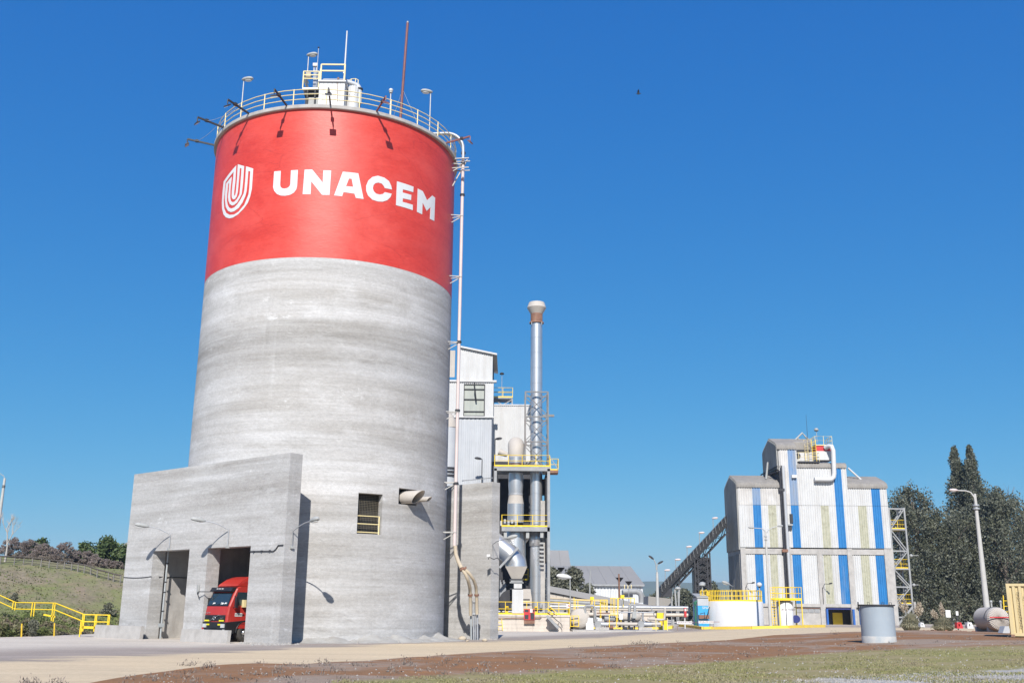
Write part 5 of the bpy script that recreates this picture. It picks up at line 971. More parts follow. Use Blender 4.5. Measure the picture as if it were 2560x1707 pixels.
for k in range(4): a = 1040 + 42 * k; MB().b2((X5(a, 1360), YR + .08, Z5(1373)), (X5(a + 38, 1360), YR + .13, Z5(1346))).build('louvre_window', M['greysteel'], mb_)
MB().bar((X5(1035, 1345), YR + .05, Z5(1343)), (X5(1208, 1345), YR + .05, Z5(1343)), .06).build('lintel_strip', M['rust'], mb_)
MB().b2((X5(1250, 1350), YR + .05, Z5(1350)), (X5(1440, 1350), YR + .2, Z5(1341))).build('gate_lintel', M['darkblue'], mb_)
for a, b, y, mt, nm in ((1252, 1264, -.5, 'bluepaint', 'gate_leaf'), (1436, 1450, -.4, 'bluepaint', 'gate_leaf'), (1293, 1361, 2.3, 'yellow', 'inner_door'), (1482, 1535, .1, 'bluepaint', 'blue_door')):
    xa, xb = at(*R5(a, 1400), YR + y).x, at(*R5(b, 1400), YR + y).x; MB().b2((xa, YR + y, gb - .2), (xb, YR + y + (.06 if y > 0 else .7), Z5(1347 if nm != 'inner_door' else 1372))).build(nm, M[mt], mb_)
# rooftop gear
tf = thing('rooftop_filter', 'red and white filter box with railing on the mill roof', 'filter', (X5(1240, 300), YR + 1, eM + .6)); a, b = X5(1183, 230), X5(1302, 230); zt_, zm_, zb_ = Z5(200), Z5(238), Z5(300)
MB().b2((a, YR + .6, zb_), (b, YR + 3.2, zm_)).build('white_casing', M['white'], tf); MB().b2((a, YR + .6, zm_ + .01), (b, YR + 3.2, zt_)).build('red_casing', M['redpaint'], tf); MB().b2((a - .05, YR + .5, zt_ + .01), (b + .05, YR + 3.3, zt_ + .12)).build('deck', M['yelpale'], tf); railing(tf, [(a, YR + 3.2, zt_ + .12), (a, YR + .6, zt_ + .12), (b, YR + .6, zt_ + .12), (b, YR + 3.2, zt_ + .12)], M['yelpale'], 1.1, (.55, 1.1), 0, .9, .03)
for x in (a + .1, b - .1): MB().bar((x, YR + .7, eM), (x, YR + .7, zb_), .15).build('leg', M['dark'], tf)
jp = thing('bent_pipe', 'white J-shaped pipe hanging down the mill facade', 'pipe', (X5(1295, 450), YR, Z5(460))); Yj = YR - .45; J = lambda x, y, Y=Yj: at(*R5(x, y), Y)
MB().tube([J(1240, 222, YR + .5), J(1265, 210, YR + .1), J(1285, 212), J(1296, 240), J(1300, 330), J(1303, 400), J(1300, 425), J(1285, 440), J(1265, 444), J(1165, 442)], .29, 14).build('pipe', M['white'], jp); MB().bar(J(1235, 445, YR), J(1235, 445), .12).build('bracket', M['greysteel'], jp)
pfm = thing('facade_platform', 'yellow railed platform with ladder on the mill step roof', 'platform', (X5(1125, 310), YR + .4, eM + .5)); a, b = X5(1056, 312), X5(1200, 312); zpf = Z5(312); MB().b2((a, YR - .1, zpf - .25), (b, YR + 1.8, zpf - .05)).build('deck', M['dark'], pfm); railing(pfm, [(a, YR + 1.7, zpf - .04), (a, YR - .05, zpf - .04), (b, YR - .05, zpf - .04), (b, YR + 1.7, zpf - .04)], M['yelpale'], 1.1, (.55, 1.1), 0, .8, .028)
ladder(pfm, (X5(1172, 300), YR + .3, zpf), (X5(1172, 300), YR + .3, Z5(160)), M['yellow'], .5, .3); ladder(pfm, (X5(1140, 300), YR + 1.7, zpf), (X5(1140, 300), YR + 1.7, Z5(180)), M['yelpale'], .4, .3); railing(pfm, [(X5(1125, 170), YR + 2.2, Z5(205)), (X5(1180, 170), YR + 1, Z5(205))], M['yelpale'], 1.1, (.55, 1.1), 0, .5, .025)
p = at(*R5(1178, 96), YR + 2); th = thing('mast_lamp', 'round lamp on a mast above the mill roof', 'lamp', (p.x, p.y, eT + 1)); MB().cyl((p.x, p.y, eT + 1), p, .04, None, 6).build('mast', M['steel'], th); MB().sph(p, (.3, .3, .26), 12, 6, (-.4, 1)).build('lamp_head', M['lampgrey'], th); MB().cyl(p - V((0, 0, .16)), p - V((0, 0, .1)), .24, None, 10).build('lens', M['dark'], th)
p, q = at(*R5(1105, -10), YR + 3), at(*R5(1116, 140), YR + 3); tag(MB().cyl((q.x, q.y, eT + 1), (q.x, q.y, p.z), .035, .015, 5).build('whip_antenna', M['dark']), 'thin whip antenna on the mill roof', 'antenna')
th = thing('roof_hoist_frame', 'slanted tubular frame on the ridge of the mill roof', 'frame', (X5(1080, 180), YR + 3.5, eT + 1.2)); a = [at(*R5(x, y), YR + 3.6) for x, y in ((1018, 178), (1080, 117), (1108, 150), (1135, 172), (1046, 152), (1072, 178))]; MB().tube(a[:4], .12, 8).build('bent_arm', M['lampgrey'], th); MB().tube(a[4:], .09, 6).build('prop', M['lampgrey'], th)
th = thing('roof_stay_pipe', 'white slanted pipe from the tall block to the right roof', 'pipe', (X5(1450, 440), YR + 2, eR + 1)); MB().tube([at(*R5(x, y), YR + 2.2) for x, y in ((1400, 362), (1478, 432), (1494, 448))], [.12, .12, .16], 8).build('pipe', M['white'], th)
th = thing('roof_strut', 'leaning pole on the left roof of the mill building', 'pole', (X5(828, 438), YR + 3, eL + 1)); MB().tube([at(*R5(x, y), YR + 1.6) for x, y in ((827, 440), (832, 390), (838, 322))], [.16, .14, .12], 8).build('pole', M['lampgrey'], th)
th = thing('facade_pipes', 'dark and grey vertical pipes beside the tall blue stripe of the mill', 'pipes', (lo(960), YR - .4, gb)); P5 = lambda x, y: at(*R5(x, y), YR - .35)
for a, bb, r, mt in (((918, 390), (972, 1240), .10, 'dark'), ((938, 345), (984, 1240), .085, 'dark')): p, q = P5(*a), P5(*bb); MB().cyl((q.x, q.y, gb + 1), (q.x, q.y, p.z), r, None, 8).build('pipe', M[mt], th)
p, q = P5(955, 345), P5(1000, 1240); MB().cyl((q.x - .02, q.y + .1, gb + .6), (q.x - .02, q.y + .1, p.z), .19, None, 10).build('pipe', M['cladgrey'], th); p = P5(918, 390); q = P5(972, 1240); MB().tube([(q.x, YR - .35, p.z - .3), (q.x, YR - .2, p.z + .1), (q.x - .3, YR + 1, p.z + .1), (q.x - 1.2, YR + 3, p.z - .1)], .1, 8).build('pipe_bend', M['dark'], th)
for y in (515, 940): p = P5(940, y); MB().box((q.x + .1, YR - .3, p.z), (.75, .3, .35)).build('pipe_clamp', M['dark'] if y < 600 else M['rust'], th)
th = thing('facade_box', 'white junction box on the blue stripe of the mill facade', 'box', (X5(1022, 425), YR, Z5(430))); p = at(*R5(1022, 421), YR - .2); MB().box(p, (.62, .35, .38)).build('housing', M['white'], th)
th = thing('facade_vent', 'small dark framed vent unit halfway up the mill facade', 'vent', (X5(998, 760), YR, Z5(765))); p = at(*R5(1003, 715), YR - .15); MB().box(p, (.35, .3, 1.1)).build('frame', M['dark'], th); p = at(*R5(995, 760), YR - .2); MB().box(p, (.6, .4, .18)).build('shelf', M['lampgrey'], th); p = at(*R5(992, 785), YR - .12); MB().box(p, (.5, .22, .4)).build('fan_box', M['dark'], th)
for (x, y, sgn, lb2) in ((690, 1190, 1, 'wall lamp on the left corner column of the mill'), (1228, 1195, 1, 'wall lamp on the mill column left of the yellow door')):
    p = at(*R5(x, y), YR - .2); th = thing('facade_lamp', lb2, 'lamp', (p.x, YR - .1, p.z - 1.6), 'lamps on the mill facade'); t0 = p + V((.45, -.8, .35)); MB().tube([(p.x - .1, YR - .14, p.z - 2), (p.x - .1, YR - .14, p.z - .1), p.lerp(t0, .5) + V((-.15, 0, .2)), t0], .035, 6).build('arm', M['dark'], th); cobra(th, t0, (.5, -.8, .15), M['dark'], .55, .26)
# stair tower
sx0, sx1 = XB + .15, at(*R5(1778, 640), YR + 1).x; stt = thing('stair_tower', 'grey lattice stair tower with yellow railings right of the mill', 'stair tower', ((sx0 + sx1) / 2, YR + 1, gb)); ztop = Z5(632); Ys0, Ys1 = YR + .4, YR + 2.8
sp = lambda x, y: at(*R5(x, y), Ys0); fx = at(*R5(1845, 1370), Ys0).x
for x, y in ((sx0, Ys0), (sx1, Ys0), (sx0, Ys1), (sx1, Ys1)): MB().bar((x, y, gb - .2), (x, y, ztop), .2).build('leg', M['greysteel'], stt)
lev = [Z5(y) for y in (1400, 1310, 1188, 1062, 936, 785, 640)]
for i, z in enumerate(lev): MB().bar((sx0, Ys0, z), (sx1, Ys0, z), .16).build('beam', M['greysteel'], stt); MB().bar((sx1, Ys0, z), (sx1, Ys1, z), .16).build('beam', M['greysteel'], stt)
for i in range(len(lev) - 1):
    a, b = (sx0, sx1) if i % 2 else (sx1, sx0); MB().bar((a, Ys0, lev[i]), (b, Ys0, lev[i + 1]), .12).build('brace', M['greysteel'], stt); MB().bar((b, Ys1, lev[i]), (a, Ys1, lev[i + 1]), .12).build('brace', M['greysteel'], stt); MB().bar((a, Ys0 + .9, lev[i]), (b, Ys0 + .9, lev[i + 1]), .3, .12).build('stair_flight', M['greysteel'], stt)
for z in (lev[1], lev[3], lev[5]): MB().b2((sx0 + .1, Ys0 + .1, z - .02), (sx1, Ys1, z + .08)).build('landing', M['yellow'], stt); railing(stt, [(sx0 + .05, Ys0 + .05, z + .09), (sx1 - .05, Ys0 + .05, z + .09), (sx1 - .05, Ys1, z + .09)], M['yellow'], 1.1, (.55, 1.1), .12, .9, .03)
MB().bar((sx1 + .05, Ys0 - .05, lev[1] - .2), (sx0 - .2, Ys0 - .05, gb + .1), .22).build('foot_brace', M['greysteel'], stt); MB().cyl((sx1 + .35, Ys0 - .3, gb), (sx1 + .15, Ys0 - .3, lev[1] + .3), .28, .16, 10).build('foot_post', M['conc3'], stt)
for z, lb2 in ((975, 'bracket_lamp'), (1180, 'bracket_lamp')): p = at(*R5(1890, z), Ys0); MB().tube([(sx1, Ys0, p.z), (p.x, Ys0 - .2, p.z)], .04, 5).sph((sx1 + .35, Ys0 - .1, p.z - .02), (.22, .22, .2), 10, 6).build(lb2, M['lampgrey'], stt)
# ============================================================ tanks before the mill
YK = 112.0; K = lambda x, y, Y=YK: at(*RK(x, y), Y)
c0, c1 = K(525, 500), K(1345, 500); tcx, tr = (c0.x + c1.x) / 2, (c1.x - c0.x) / 2; zt_ = K(900, 306).z; zg = .2
tk = thing('white_tank', 'wide low white round tank with yellow railing', 'tank', (tcx, YK, zg)); m = MB(); m.lathe((tcx, YK + tr, 0), [(tr, zg - .2), (tr, zt_), (tr - .08, zt_ + .05), (0, zt_ + .12)], 64); m.build('tank_shell', M['tankwhite'], tk); m = MB(); m.lathe((tcx, YK + tr, 0), [(tr + .06, zg - .3), (tr + .06, zg + .12), (tr, zg + .13)], 64); m.build('base_ring', M['conc3'], tk)
TC = V((tcx, YK + tr, zt_ + .04)); railing(tk, [TC + V((sin(a) * (tr - .1), -cos(a) * (tr - .1), 0)) for a in [2 * pi * k / 40 for k in range(40)]], M['yellow'], 1.15, (.6, 1.15), .16, 1.0, .03, closed=True)
a = K(460, 200); lx = K(462, 330).x; ladder(tk, (lx, YK + tr * .75, zg), (lx, YK + tr * .75, zt_ + 1.3), M['yellow'], .5, .3, name='access_ladder'); m = MB()
for z in (K(460, 145).z, K(460, 255).z, K(460, 345).z): m.tube([K(402, 250).lerp(K(402, 250), 0) * 0 + V((K(402, 250).x, YK + tr * .7, z)), V((K(505, 250).x, YK + tr * .7, z))], .04, 6)
for x in (402, 455, 505): m.tube([V((K(x, 250).x, YK + tr * .7, K(x, 345).z)), V((K(x, 250).x, YK + tr * .7, K(x, 140).z))], .045, 6)
m.build('ladder_cage', M['yellow'], tk)
th = thing('tank_lamp', 'curved grey lamp above the left of the white tank railing', 'lamp', K(840, 270)); p = K(845, 270); t0 = K(770, 62, YK + 1); MB().tube([(p.x, YK + 1.5, zt_), (p.x, YK + 1.5, K(845, 110).z), K(820, 92, YK + 1.3), t0], .05, 6).build('arm', M['lampgrey'], th); cobra(th, t0, (-.9, -.3, .3), M['lampgrey'], .95, .34)
p = K(1195, 75, YK + 3); th = thing('globe_lamp', 'white globe lamp in front of the left blue stripe', 'lamp', (p.x, p.y, zt_)); MB().cyl((p.x, p.y, zt_), p, .06, None, 6).build('post', M['lampgrey'], th); MB().sph(p + V((0, 0, .1)), (.3, .3, .26), 14, 8).build('globe', M['white'], th); MB().cyl(p - V((0, 0, .25)), p - V((0, 0, .05)), .08, .2, 8).build('cap', M['dark'], th)
# small tank with ladder and platform
YS = 116.0; S2 = lambda x, y: at(*RK(x, y), YS); a, b = S2(1480, 500), S2(1712, 500); scx, sr = (a.x + b.x) / 2, (b.x - a.x) / 2; zt2 = S2(1600, 310).z; wt = thing('small_tank', 'small white cylindrical water tank under a yellow platform', 'tank', (scx, YS, zg)); m = MB(); m.lathe((scx, YS + sr, 0), [(sr, zg - .2), (sr, zt2), (sr * .75, zt2 + .12), (0, zt2 + .2)], 40); m.build('tank_shell', M['tankwhite'], wt)
tx = text('AGUA POTABLE', .27, M['signink'], (S2(1520, 430).x, YS - .02, S2(1600, 430).z), (1, 0, 0), (0, 0, 1), wt, 'tank_lettering', .003, sx=.85)
tx.location.y -= .0
for v in tx.data.vertices:                               # wrap the lettering round the tank
    x = v.co.x - (scx - wt['_o'][0]); v.co.y = (YS + sr - wt['_o'][1]) - sqrt(max(.01, (sr + .012) ** 2 - x * x))
MB().cyl((scx - .12, YS - .06, zg), (scx - .12, YS - .06, zt2), .04, None, 6).build('drain_pipe', M['dark'], wt)
sp_ = thing('tank_platform', 'yellow steel platform and ladder beside the small white tank', 'platform', (scx, YS, zg)); xa, xb = S2(1462, 270).x, S2(1795, 270).x; zd = S2(1600, 272).z; MB().b2((xa, YS - .3, zd - .12), (xb, YS + 2.2, zd)).build('deck', M['yellow'], sp_)
for x in (xa + .05, xb - .05):
    for y in (YS - .25, YS + 2.1): MB().bar((x, y, zg - .1), (x, y, zd - .12), .1).build('leg', M['yellow'], sp_)
xl_ = S2(1388, 270).x; MB().b2((xl_, YS - .28, zd - .1), (xa - .01, YS + 1, zd - .02)).build('side_step', M['yellow'], sp_); railing(sp_, [(xl_, YS - .25, zd), (xb, YS - .25, zd), (xb, YS + 2.1, zd), (xl_, YS + 2.1, zd)], M['yellow'], 1.3, (.65, 1.3), .12, 1.0, .03); ladder(sp_, (xa - .6, YS - .4, zg), (xa - .65, YS - .4, zd + 1.25), M['yellow'], .5, .28)
th = thing('hose_reel', 'round navy blue drum on a stand beside the small tank', 'hose reel', S2(1742, 615)); p = S2(1742, 555); MB().cyl((p.x, YS + .4, p.z), (p.x, YS + .9, p.z), .42, None, 20).build('drum', M['darkblue'], th); MB().bar((p.x, YS + .6, zg), (p.x, YS + .6, p.z), .1).build('stand', M['dark'], th)
# double-arm street lamp
YL = 107.0; p = at(*RV(888, 640), YL); L5 = lambda x, y: at(*R5(x, y), YL); dl = thing('double_street_lamp', 'tall two-armed street lamp post before the white tank', 'street lamp', p); tp = L5(829, 810); MB().tube([p, (p.x, YL, tp.z)], [.17, .10], 12).build('pole', M['polecon'], dl)
for z in (L5(829, 845).z, L5(829, 868).z): MB().cyl((p.x, YL, z), (p.x, YL, z + .1), .15, None, 10).build('clamp', M['steel'], dl)
for s_, pts, e in ((-1, ((824, 815), (812, 795), (790, 785), (745, 782)), (702, 778)), (1, ((833, 815), (845, 795), (870, 780), (905, 770)), (945, 765))): q = [L5(*k) for k in pts]; MB().tube(q, .045, 6).build('arm', M['steel'], dl); cobra(dl, q[-1], (s_, 0, .08), M['lampgrey'], (L5(*e) - q[-1]).length, .34)
# blue cabinet, pole, hydrant sign, small signs
th = thing('blue_cabinet', 'light blue equipment cabinet left of the white tank', 'cabinet', K(410, 575)); a, b = K(332, 260), K(500, 575); MB().b2((a.x, YK + 1, zg - .2), (b.x, YK + 4, K(400, 362).z)).build('lower_body', M['skyblue'], th); MB().b2((a.x, YK + 1, K(400, 362).z + .01), (b.x, YK + 4, K(400, 250).z)).build('upper_body', M['cladgrey'], th); MB().ext([(a.x - .1, YK + .9, K(400, 250).z + .01), (b.x, YK + .9, K(400, 250).z + .01), (b.x, YK + 4.1, K(400, 250).z + .4), (a.x - .1, YK + 4.1, K(400, 250).z + .4)], (0, 0, .12)).build('roof', M['lampgrey'], th); text('SINA', .36, M['sign'], (K(400, 405).x, YK + .985, K(400, 408).z), (1, 0, 0), (0, 0, 1), th, 'cabinet_lettering'); m = MB(); m.b2((K(345, 555).x, YK + .4, K(350, 550).z), (K(490, 555).x, YK + .98, K(350, 495).z)); m.build('rusty_skid', M['rust'], th); m = MB(); m.tube([K(345, 480, YK + .4), K(410, 462, YK + .4), K(412, 545, YK + .4), K(380, 552, YK + .4)], .05, 6); m.tube([K(430, 550, YK + .4), K(455, 480, YK + .4), K(480, 380, YK + .4)], .05, 6); m.build('hose', M['black'], th)
th = thing('cabinet_lamp', 'mushroom lamp on a post above the blue cabinet', 'lamp', K(368, 250, YK + 3)); p = K(374, 70, YK + 3); MB().cyl((p.x, p.y, K(368, 250).z), p, .05, None, 6).build('post', M['lampgrey'], th); MB().sph(p, (.36, .36, .22), 12, 6, (-.3, 1)).build('hood', M['lampgrey'], th)
p = K(285, 600, YK - 1); th = thing('green_pole', 'dark green pole left of the blue cabinet', 'pole', (p.x, YK - 1, zg)); MB().tube([(p.x, YK - 1, zg - .2), (p.x, YK - 1, K(285, 330, YK - 1).z), K(280, 305, YK - 1), K(292, 296, YK - 1), K(302, 305, YK - 1)], .09, 8).build('pole', M['green'], th); MB().cyl((p.x, YK - 1, K(285, 345, YK - 1).z), (p.x, YK - 1, K(285, 310, YK - 1).z), .18, None, 10).build('collar', M['green'], th)
p = K(127, 580, 108); th = thing('red_fire_post', 'red fire extinguisher box on a white post', 'fire post', (p.x, 108, 0)); MB().cyl((p.x, 108, -.1), (p.x, 108, K(127, 520, 108).z), .07, None, 8).build('post', M['white'], th); a, b = K(112, 390, 108), K(148, 525, 108); MB().b2((a.x, 107.8, b.z), (b.x, 108.15, a.z)).build('box', M['redpaint'], th); a, b = K(118, 405, 108), K(142, 440, 108); MB().b2((a.x, 107.78, b.z), (b.x, 107.798, a.z)).build('label_plate', M['sign'], th)
for k, (x0, x1, y0, y1, yb) in enumerate(((12, 232, 584, 625, 712), (322, 540, 578, 618, 712))):
    Yg = 101.0; Q = lambda x, y: at(*RK(x, y), Yg); a, b = Q(x0, y0), Q(x1, y1); th = thing('notice_sign', ('long white notice sign on thin red posts, the left of two', 'long white notice sign on thin red posts in front of the white tank')[k], 'sign', ((a.x + b.x) / 2, Yg, 0)); MB().b2((a.x, Yg - .03, b.z), (b.x, Yg, a.z)).build('board', M['sign'], th)
    for x in (a.x + .03, b.x - .03): MB().cyl((x, Yg + .03, -.1), (x, Yg + .03, a.z), .022, None, 6).build('post', M['rust'], th)
    text('ESCUELA DE CONDUCCION', .17, M['signink'], (a.x + .08, Yg - .035, b.z + .09), (1, 0, 0), (0, 0, 1), th, 'sign_lettering', .002, sx=.88)
# yellow kerbs
def kerb(pts, label, z=.16, w=.35):
    m = MB()
    for a, b in zip(pts, pts[1:]): m.bar(V((a[0], a[1], z / 2 - .05 + gz(a[0], a[1]))), V((b[0], b[1], z / 2 - .05 + gz(b[0], b[1]))), w, z + .1)
    return m
def kthing(pp, label):
    pp = [gp(*q) for q in pp]; th = thing('yellow_kerb', label, 'kerb', pp[0], 'yellow painted kerbs')
    for a, b in zip(pp, pp[1:]):
        n_ = max(1, int((b - a).length / 2.0))
        for i in range(n_): p, q = a.lerp(b, i / n_), a.lerp(b, (i + 1) / n_); d = (q - p).normalized() * .012; MB().bar(V((p.x, p.y, gz(p.x, p.y) + .06)) + d, V((q.x, q.y, gz(q.x, q.y) + .06)) - d, .36, .36).build('kerb_stone', M['kerb'], th)
kthing([(1300, 1571), (1450, 1572.5), (1560, 1573.5), (1676, 1571), (1680, 1568)], 'yellow kerb along the pale plinth and the pipe tanks'); kthing([RV(0, 648), RV(120, 660), RV(230, 675), RV(315, 672)], 'curving yellow kerb beside the notice signs'); kthing([RV(318, 676), RV(700, 672), RV(1050, 664), RV(1410, 655)], 'long yellow kerb in front of the white tank')
# ============================================================ pipe tanks between plinth and mill
YE = 103.0; E7 = lambda x, y, Y=YE: at(*R7b(x, y), Y); gq = .12
pad = MB().b2((at(1425, 1570, YE).x, 98.6, -.1), (at(1668, 1570, YE).x, 107, .12)).build('tank_pad', M['conc3']); kind(pad, 'structure')
def htank(xc, zc, r, y0, y1, label, mat, legs=True):
    th = thing('horizontal_tank', label, 'tank', (xc, y0, gq), 'horizontal tanks by the yellow kerb'); m = MB(); m.lathe((0, 0, 0), [(0, -.22), (r * .55, -.16), (r * .9, -.05), (r, .08), (r, y1 - y0 - .08), (r * .9, y1 - y0 + .05), (0, y1 - y0 + .2)], 28); m.v = [(xc + p[0], y0 + p[2], zc + p[1]) for p in m.v]; m.build('shell', mat, th)
    for y in (y0 + .5, y1 - .5): MB().b2((xc - r * .7, y - .12, gq), (xc + r * .7, y + .12, zc - r * .6)).build('saddle', M['conc3'], th)
    return th
p = E7(-120, 850); htank(at(*R6b(2050, 850), YE).x, at(*R6b(2050, 830), YE).z, .95, YE - .5, YE + 3, 'grey horizontal tank at the left behind the yellow frame', M['ductdust'])
a, b = E7(890, 800), E7(1430, 800); zc = E7(1000, 800).z; th = thing('horizontal_tank', 'big dusty horizontal tank with white panel and pipes', 'tank', (a.x, YE, gq), 'horizontal tanks by the yellow kerb'); r_ = (E7(1000, 660).z - E7(1000, 940).z) / 2; MB().tube([(a.x, YE + 1, zc), (a.x + .05, YE + 1, zc), (b.x - .9, YE + 1, zc), (b.x - .5, YE + 1, zc), (b.x - .15, YE + 1, zc), (b.x, YE + 1, zc)], [r_ * .9, r_, r_, r_ * .93, r_ * .65, r_ * .2], 28).build('shell', M['ductdust'], th)
for x in (a.x + .4, b.x - 1.2): MB().b2((x, YE, gq), (x + .3, YE + 2, zc - r_ * .7)).build('saddle', M['conc3'], th)
a, b = E7(512, 840), E7(772, 840); th = thing('horizontal_tank', 'small dark grey drum tank in the middle of the pipes', 'tank', (a.x, YE, gq), 'horizontal tanks by the yellow kerb'); r2_ = (E7(600, 755).z - E7(600, 925).z) / 2; MB().cyl((a.x, YE + .6, E7(600, 840).z), (b.x, YE + .6, E7(600, 840).z), r2_, None, 24).build('shell', M['greysteel'], th); MB().b2((a.x + .2, YE + .2, gq), (b.x - .2, YE + 1, E7(600, 840).z - r2_ * .7)).build('saddle', M['rust'], th)
th = thing('white_tote', 'white plastic box tank beside the pump', 'tank', E7(130, 1040)); a, b = E7(35, 820), E7(222, 1040); MB().b2((a.x, YE - .6, gq), (b.x, YE + .8, E7(100, 945).z)).build('lower_half', M['tankwhite'], th); MB().b2((a.x + .02, YE - .58, E7(100, 945).z + .02), (b.x - .02, YE + .78, a.z)).build('upper_half', M['tankwhite'], th)
th = thing('white_drum', 'white drum inside the yellow gate frame', 'drum', at(*R6b(2060, 1020), YE)); a, b = at(*R6b(2010, 880), YE), at(*R6b(2110, 1030), YE); MB().cyl(((a.x + b.x) / 2, YE, gq), ((a.x + b.x) / 2, YE, a.z), (b.x - a.x) / 2, None, 16).build('drum', M['tankwhite'], th)
pipes = [('thick dusty pipe running low in front of the tanks', [(500, 965), (900, 965), (1200, 972), (1880, 970)], .16, 'ductdust', -.6), ('dusty pipe elbow on the right of the tanks', [(1560, 845), (1900, 870), (1975, 850), (1985, 700), (1985, 560)], .12, 'ductdust', -.3), ('grey pipe arch over the left tank', [(30, 700), (20, 560), (60, 525), (230, 525), (265, 560), (265, 800), (290, 1000)], .13, 'greysteel', -.5), ('grey pipe arch over the big dusty tank', [(1110, 700), (1120, 540), (1150, 500), (1240, 505), (1245, 680)], .14, 'greysteel', -.2), ('thin pipe rail across the right of the tanks', [(850, 680), (1300, 685), (1700, 690)], .05, 'steel', -.4), ('upright pipe right of the big dusty tank', [(1440, 690), (1440, 860), (1500, 940)], .1, 'steel', -.3), ('low dusty return pipe at the right end of the tanks', [(1560, 960), (1700, 1020), (1880, 1020)], .09, 'greysteel', .3), ('thin rusty pipe above the drum tank', [(310, 705), (500, 705), (640, 710)], .05, 'rust', 0), ('thin upright conduit at the right end of the tanks', [(1640, 560), (1700, 700), (1730, 800)], .05, 'steel', .4), ('thin pipe over the white box tank', [(280, 600), (285, 780), (330, 930)], .06, 'steel', -.7)]
for lb2, pts, r, mt, dy in pipes: tag(MB().tube([E7(x, y, YE + dy) for x, y in pts], r, 8).build('process_pipe', M[mt]), lb2, 'pipe', 'process pipes round the horizontal tanks')
for k, x in enumerate((405, 1460)): th = thing('pump', ('grey pump at the foot of the white box tank', 'grey pump in front of the big dusty tank')[k], 'pump', E7(x, 1040, YE - 1)); p = E7(x, 975, YE - 1); MB().cyl((p.x - .25, YE - 1.2, p.z), (p.x - .25, YE - .7, p.z), .32, None, 18).build('volute', M['greysteel'], th); MB().cyl((p.x, YE - .95, p.z), (p.x + .75, YE - .95, p.z), .2, None, 14).build('motor', M['steel'], th); MB().b2((p.x - .5, YE - 1.25, gq - .1), (p.x + .8, YE - .7, p.z - .28)).build('base', M['conc3'], th)
th = thing('yellow_box', 'yellow control box at the right end of the tanks', 'box', E7(1880, 790)); a, b = E7(1785, 695), E7(1970, 880); MB().b2((a.x, YE, b.z), (b.x, YE + .5, a.z)).build('housing', M['yellow'], th); MB().bar((b.x - .1, YE + .2, gq), (b.x - .1, YE + .2, b.z), .1).build('leg', M['greysteel'], th)
th = thing('yellow_bin', 'low yellow bin beside the kerb end', 'bin', E7(1950, 1000, YE + 2)); a, b = E7(1850, 880, YE + 2), E7(2045, 1005, YE + 2); MB().b2((a.x, YE + 2, gq), (b.x, YE + 3, a.z)).build('body', M['yellow'], th)
th = thing('notice_sign', 'white notice panel before the big dusty tank', 'sign', E7(905, 860, YE - .5)); a, b = E7(858, 708, YE - .5), E7(952, 862, YE - .5); MB().b2((a.x, YE - .53, b.z), (b.x, YE - .5, a.z)).build('board', M['sign'], th); MB().bar(((a.x + b.x) / 2, YE - .48, gq), ((a.x + b.x) / 2, YE - .48, a.z), .05).build('post', M['yellow'], th)
th = thing('meter_cabinet', 'grey meter cabinet on the end of the big dusty tank', 'cabinet', E7(1240, 830, YE - .6)); a, b = E7(1182, 672, YE - .6), E7(1288, 830, YE - .6); MB().b2((a.x, YE - .6, b.z), (b.x, YE - .2, a.z)).build('housing', M['lampgrey'], th); MB().bar(((a.x + b.x) / 2, YE - .4, gq), ((a.x + b.x) / 2, YE - .4, b.z), .12).build('leg', M['dark'], th)
def yframe(label, rects, posts, Y):
    th = thing('yellow_guard_rails', label, 'railing', E7(*posts[0][:2], Y), 'yellow pipe frames over the tanks')
    for (x, y0, y1) in posts: MB().bar(E7(x, y0, Y), E7(x, y1, Y), .06).build('post', M['yellow'], th)
    for (xa, ya, xb, yb) in rects: MB().bar(E7(xa, ya, Y), E7(xb, yb, Y), .055).build('rail', M['yellow'], th)
yframe('tall yellow frame over the left tank', [(-250, 380, 380, 378), (-250, 515, 400, 520)], [(-245, 320, 1040), (-215, 380, 640), (-150, 380, 640), (165, 350, 520), (260, 390, 520), (395, 378, 830)], YE + .3)
yframe('yellow barred guard between the tanks', [(390, 378, 580, 380), (640, 335, 1235, 340), (630, 745, 810, 755), (380, 520, 420, 522)], [(415, 378, 830), (465, 380, 640), (500, 380, 640), (540, 380, 640), (570, 380, 640), (660, 340, 745), (715, 340, 745), (755, 340, 745), (822, 335, 1045), (845, 335, 600)], YE)
yframe('low yellow gate frame in front of the left tank', [(-330, 770, -130, 770), (-330, 885, -130, 890), (-330, 1025, -130, 1030)], [(-330, 770, 1035), (-250, 770, 1035), (-130, 770, 1035)], YE - 1)
yframe('yellow guard rail above the big dusty tank', [(960, 335, 1235, 340), (1100, 480, 1240, 490)], [(962, 335, 560), (1145, 320, 480), (1235, 340, 490)], YE + .6)
yframe('slim yellow post pair in front of the drum tank', [(600, 760, 640, 760)], [(620, 760, 1050), (795, 760, 1060)], YE - .8)
for k, (x, y) in enumerate(((195, 345), (938, 300))): th = thing('yellow_lamp_box', ('yellow box on the tall frame over the left tank', 'yellow box on a grey post above the big dusty tank')[k], 'box', E7(x, y)); MB().box(E7(x, y), (.36, .3, .32)).build('housing', M['yellow'], th); MB().bar(E7(x, y + 20), E7(x, y + 280), .1).build('post', M['greysteel'] if k else M['yellow'], th)
for k, x in enumerate((1765, 2045)): p = E7(x, 1050, YE - 3.4); tag(MB().cyl((p.x, p.y, -.1), (p.x, p.y, E7(x, 820, YE - 3.4).z), .045, None, 6).build('yellow_post', M['yelpale']), ('thin pale post on the kerb before the tanks', 'thin pale post at the right end of the tank kerb')[k], 'post')
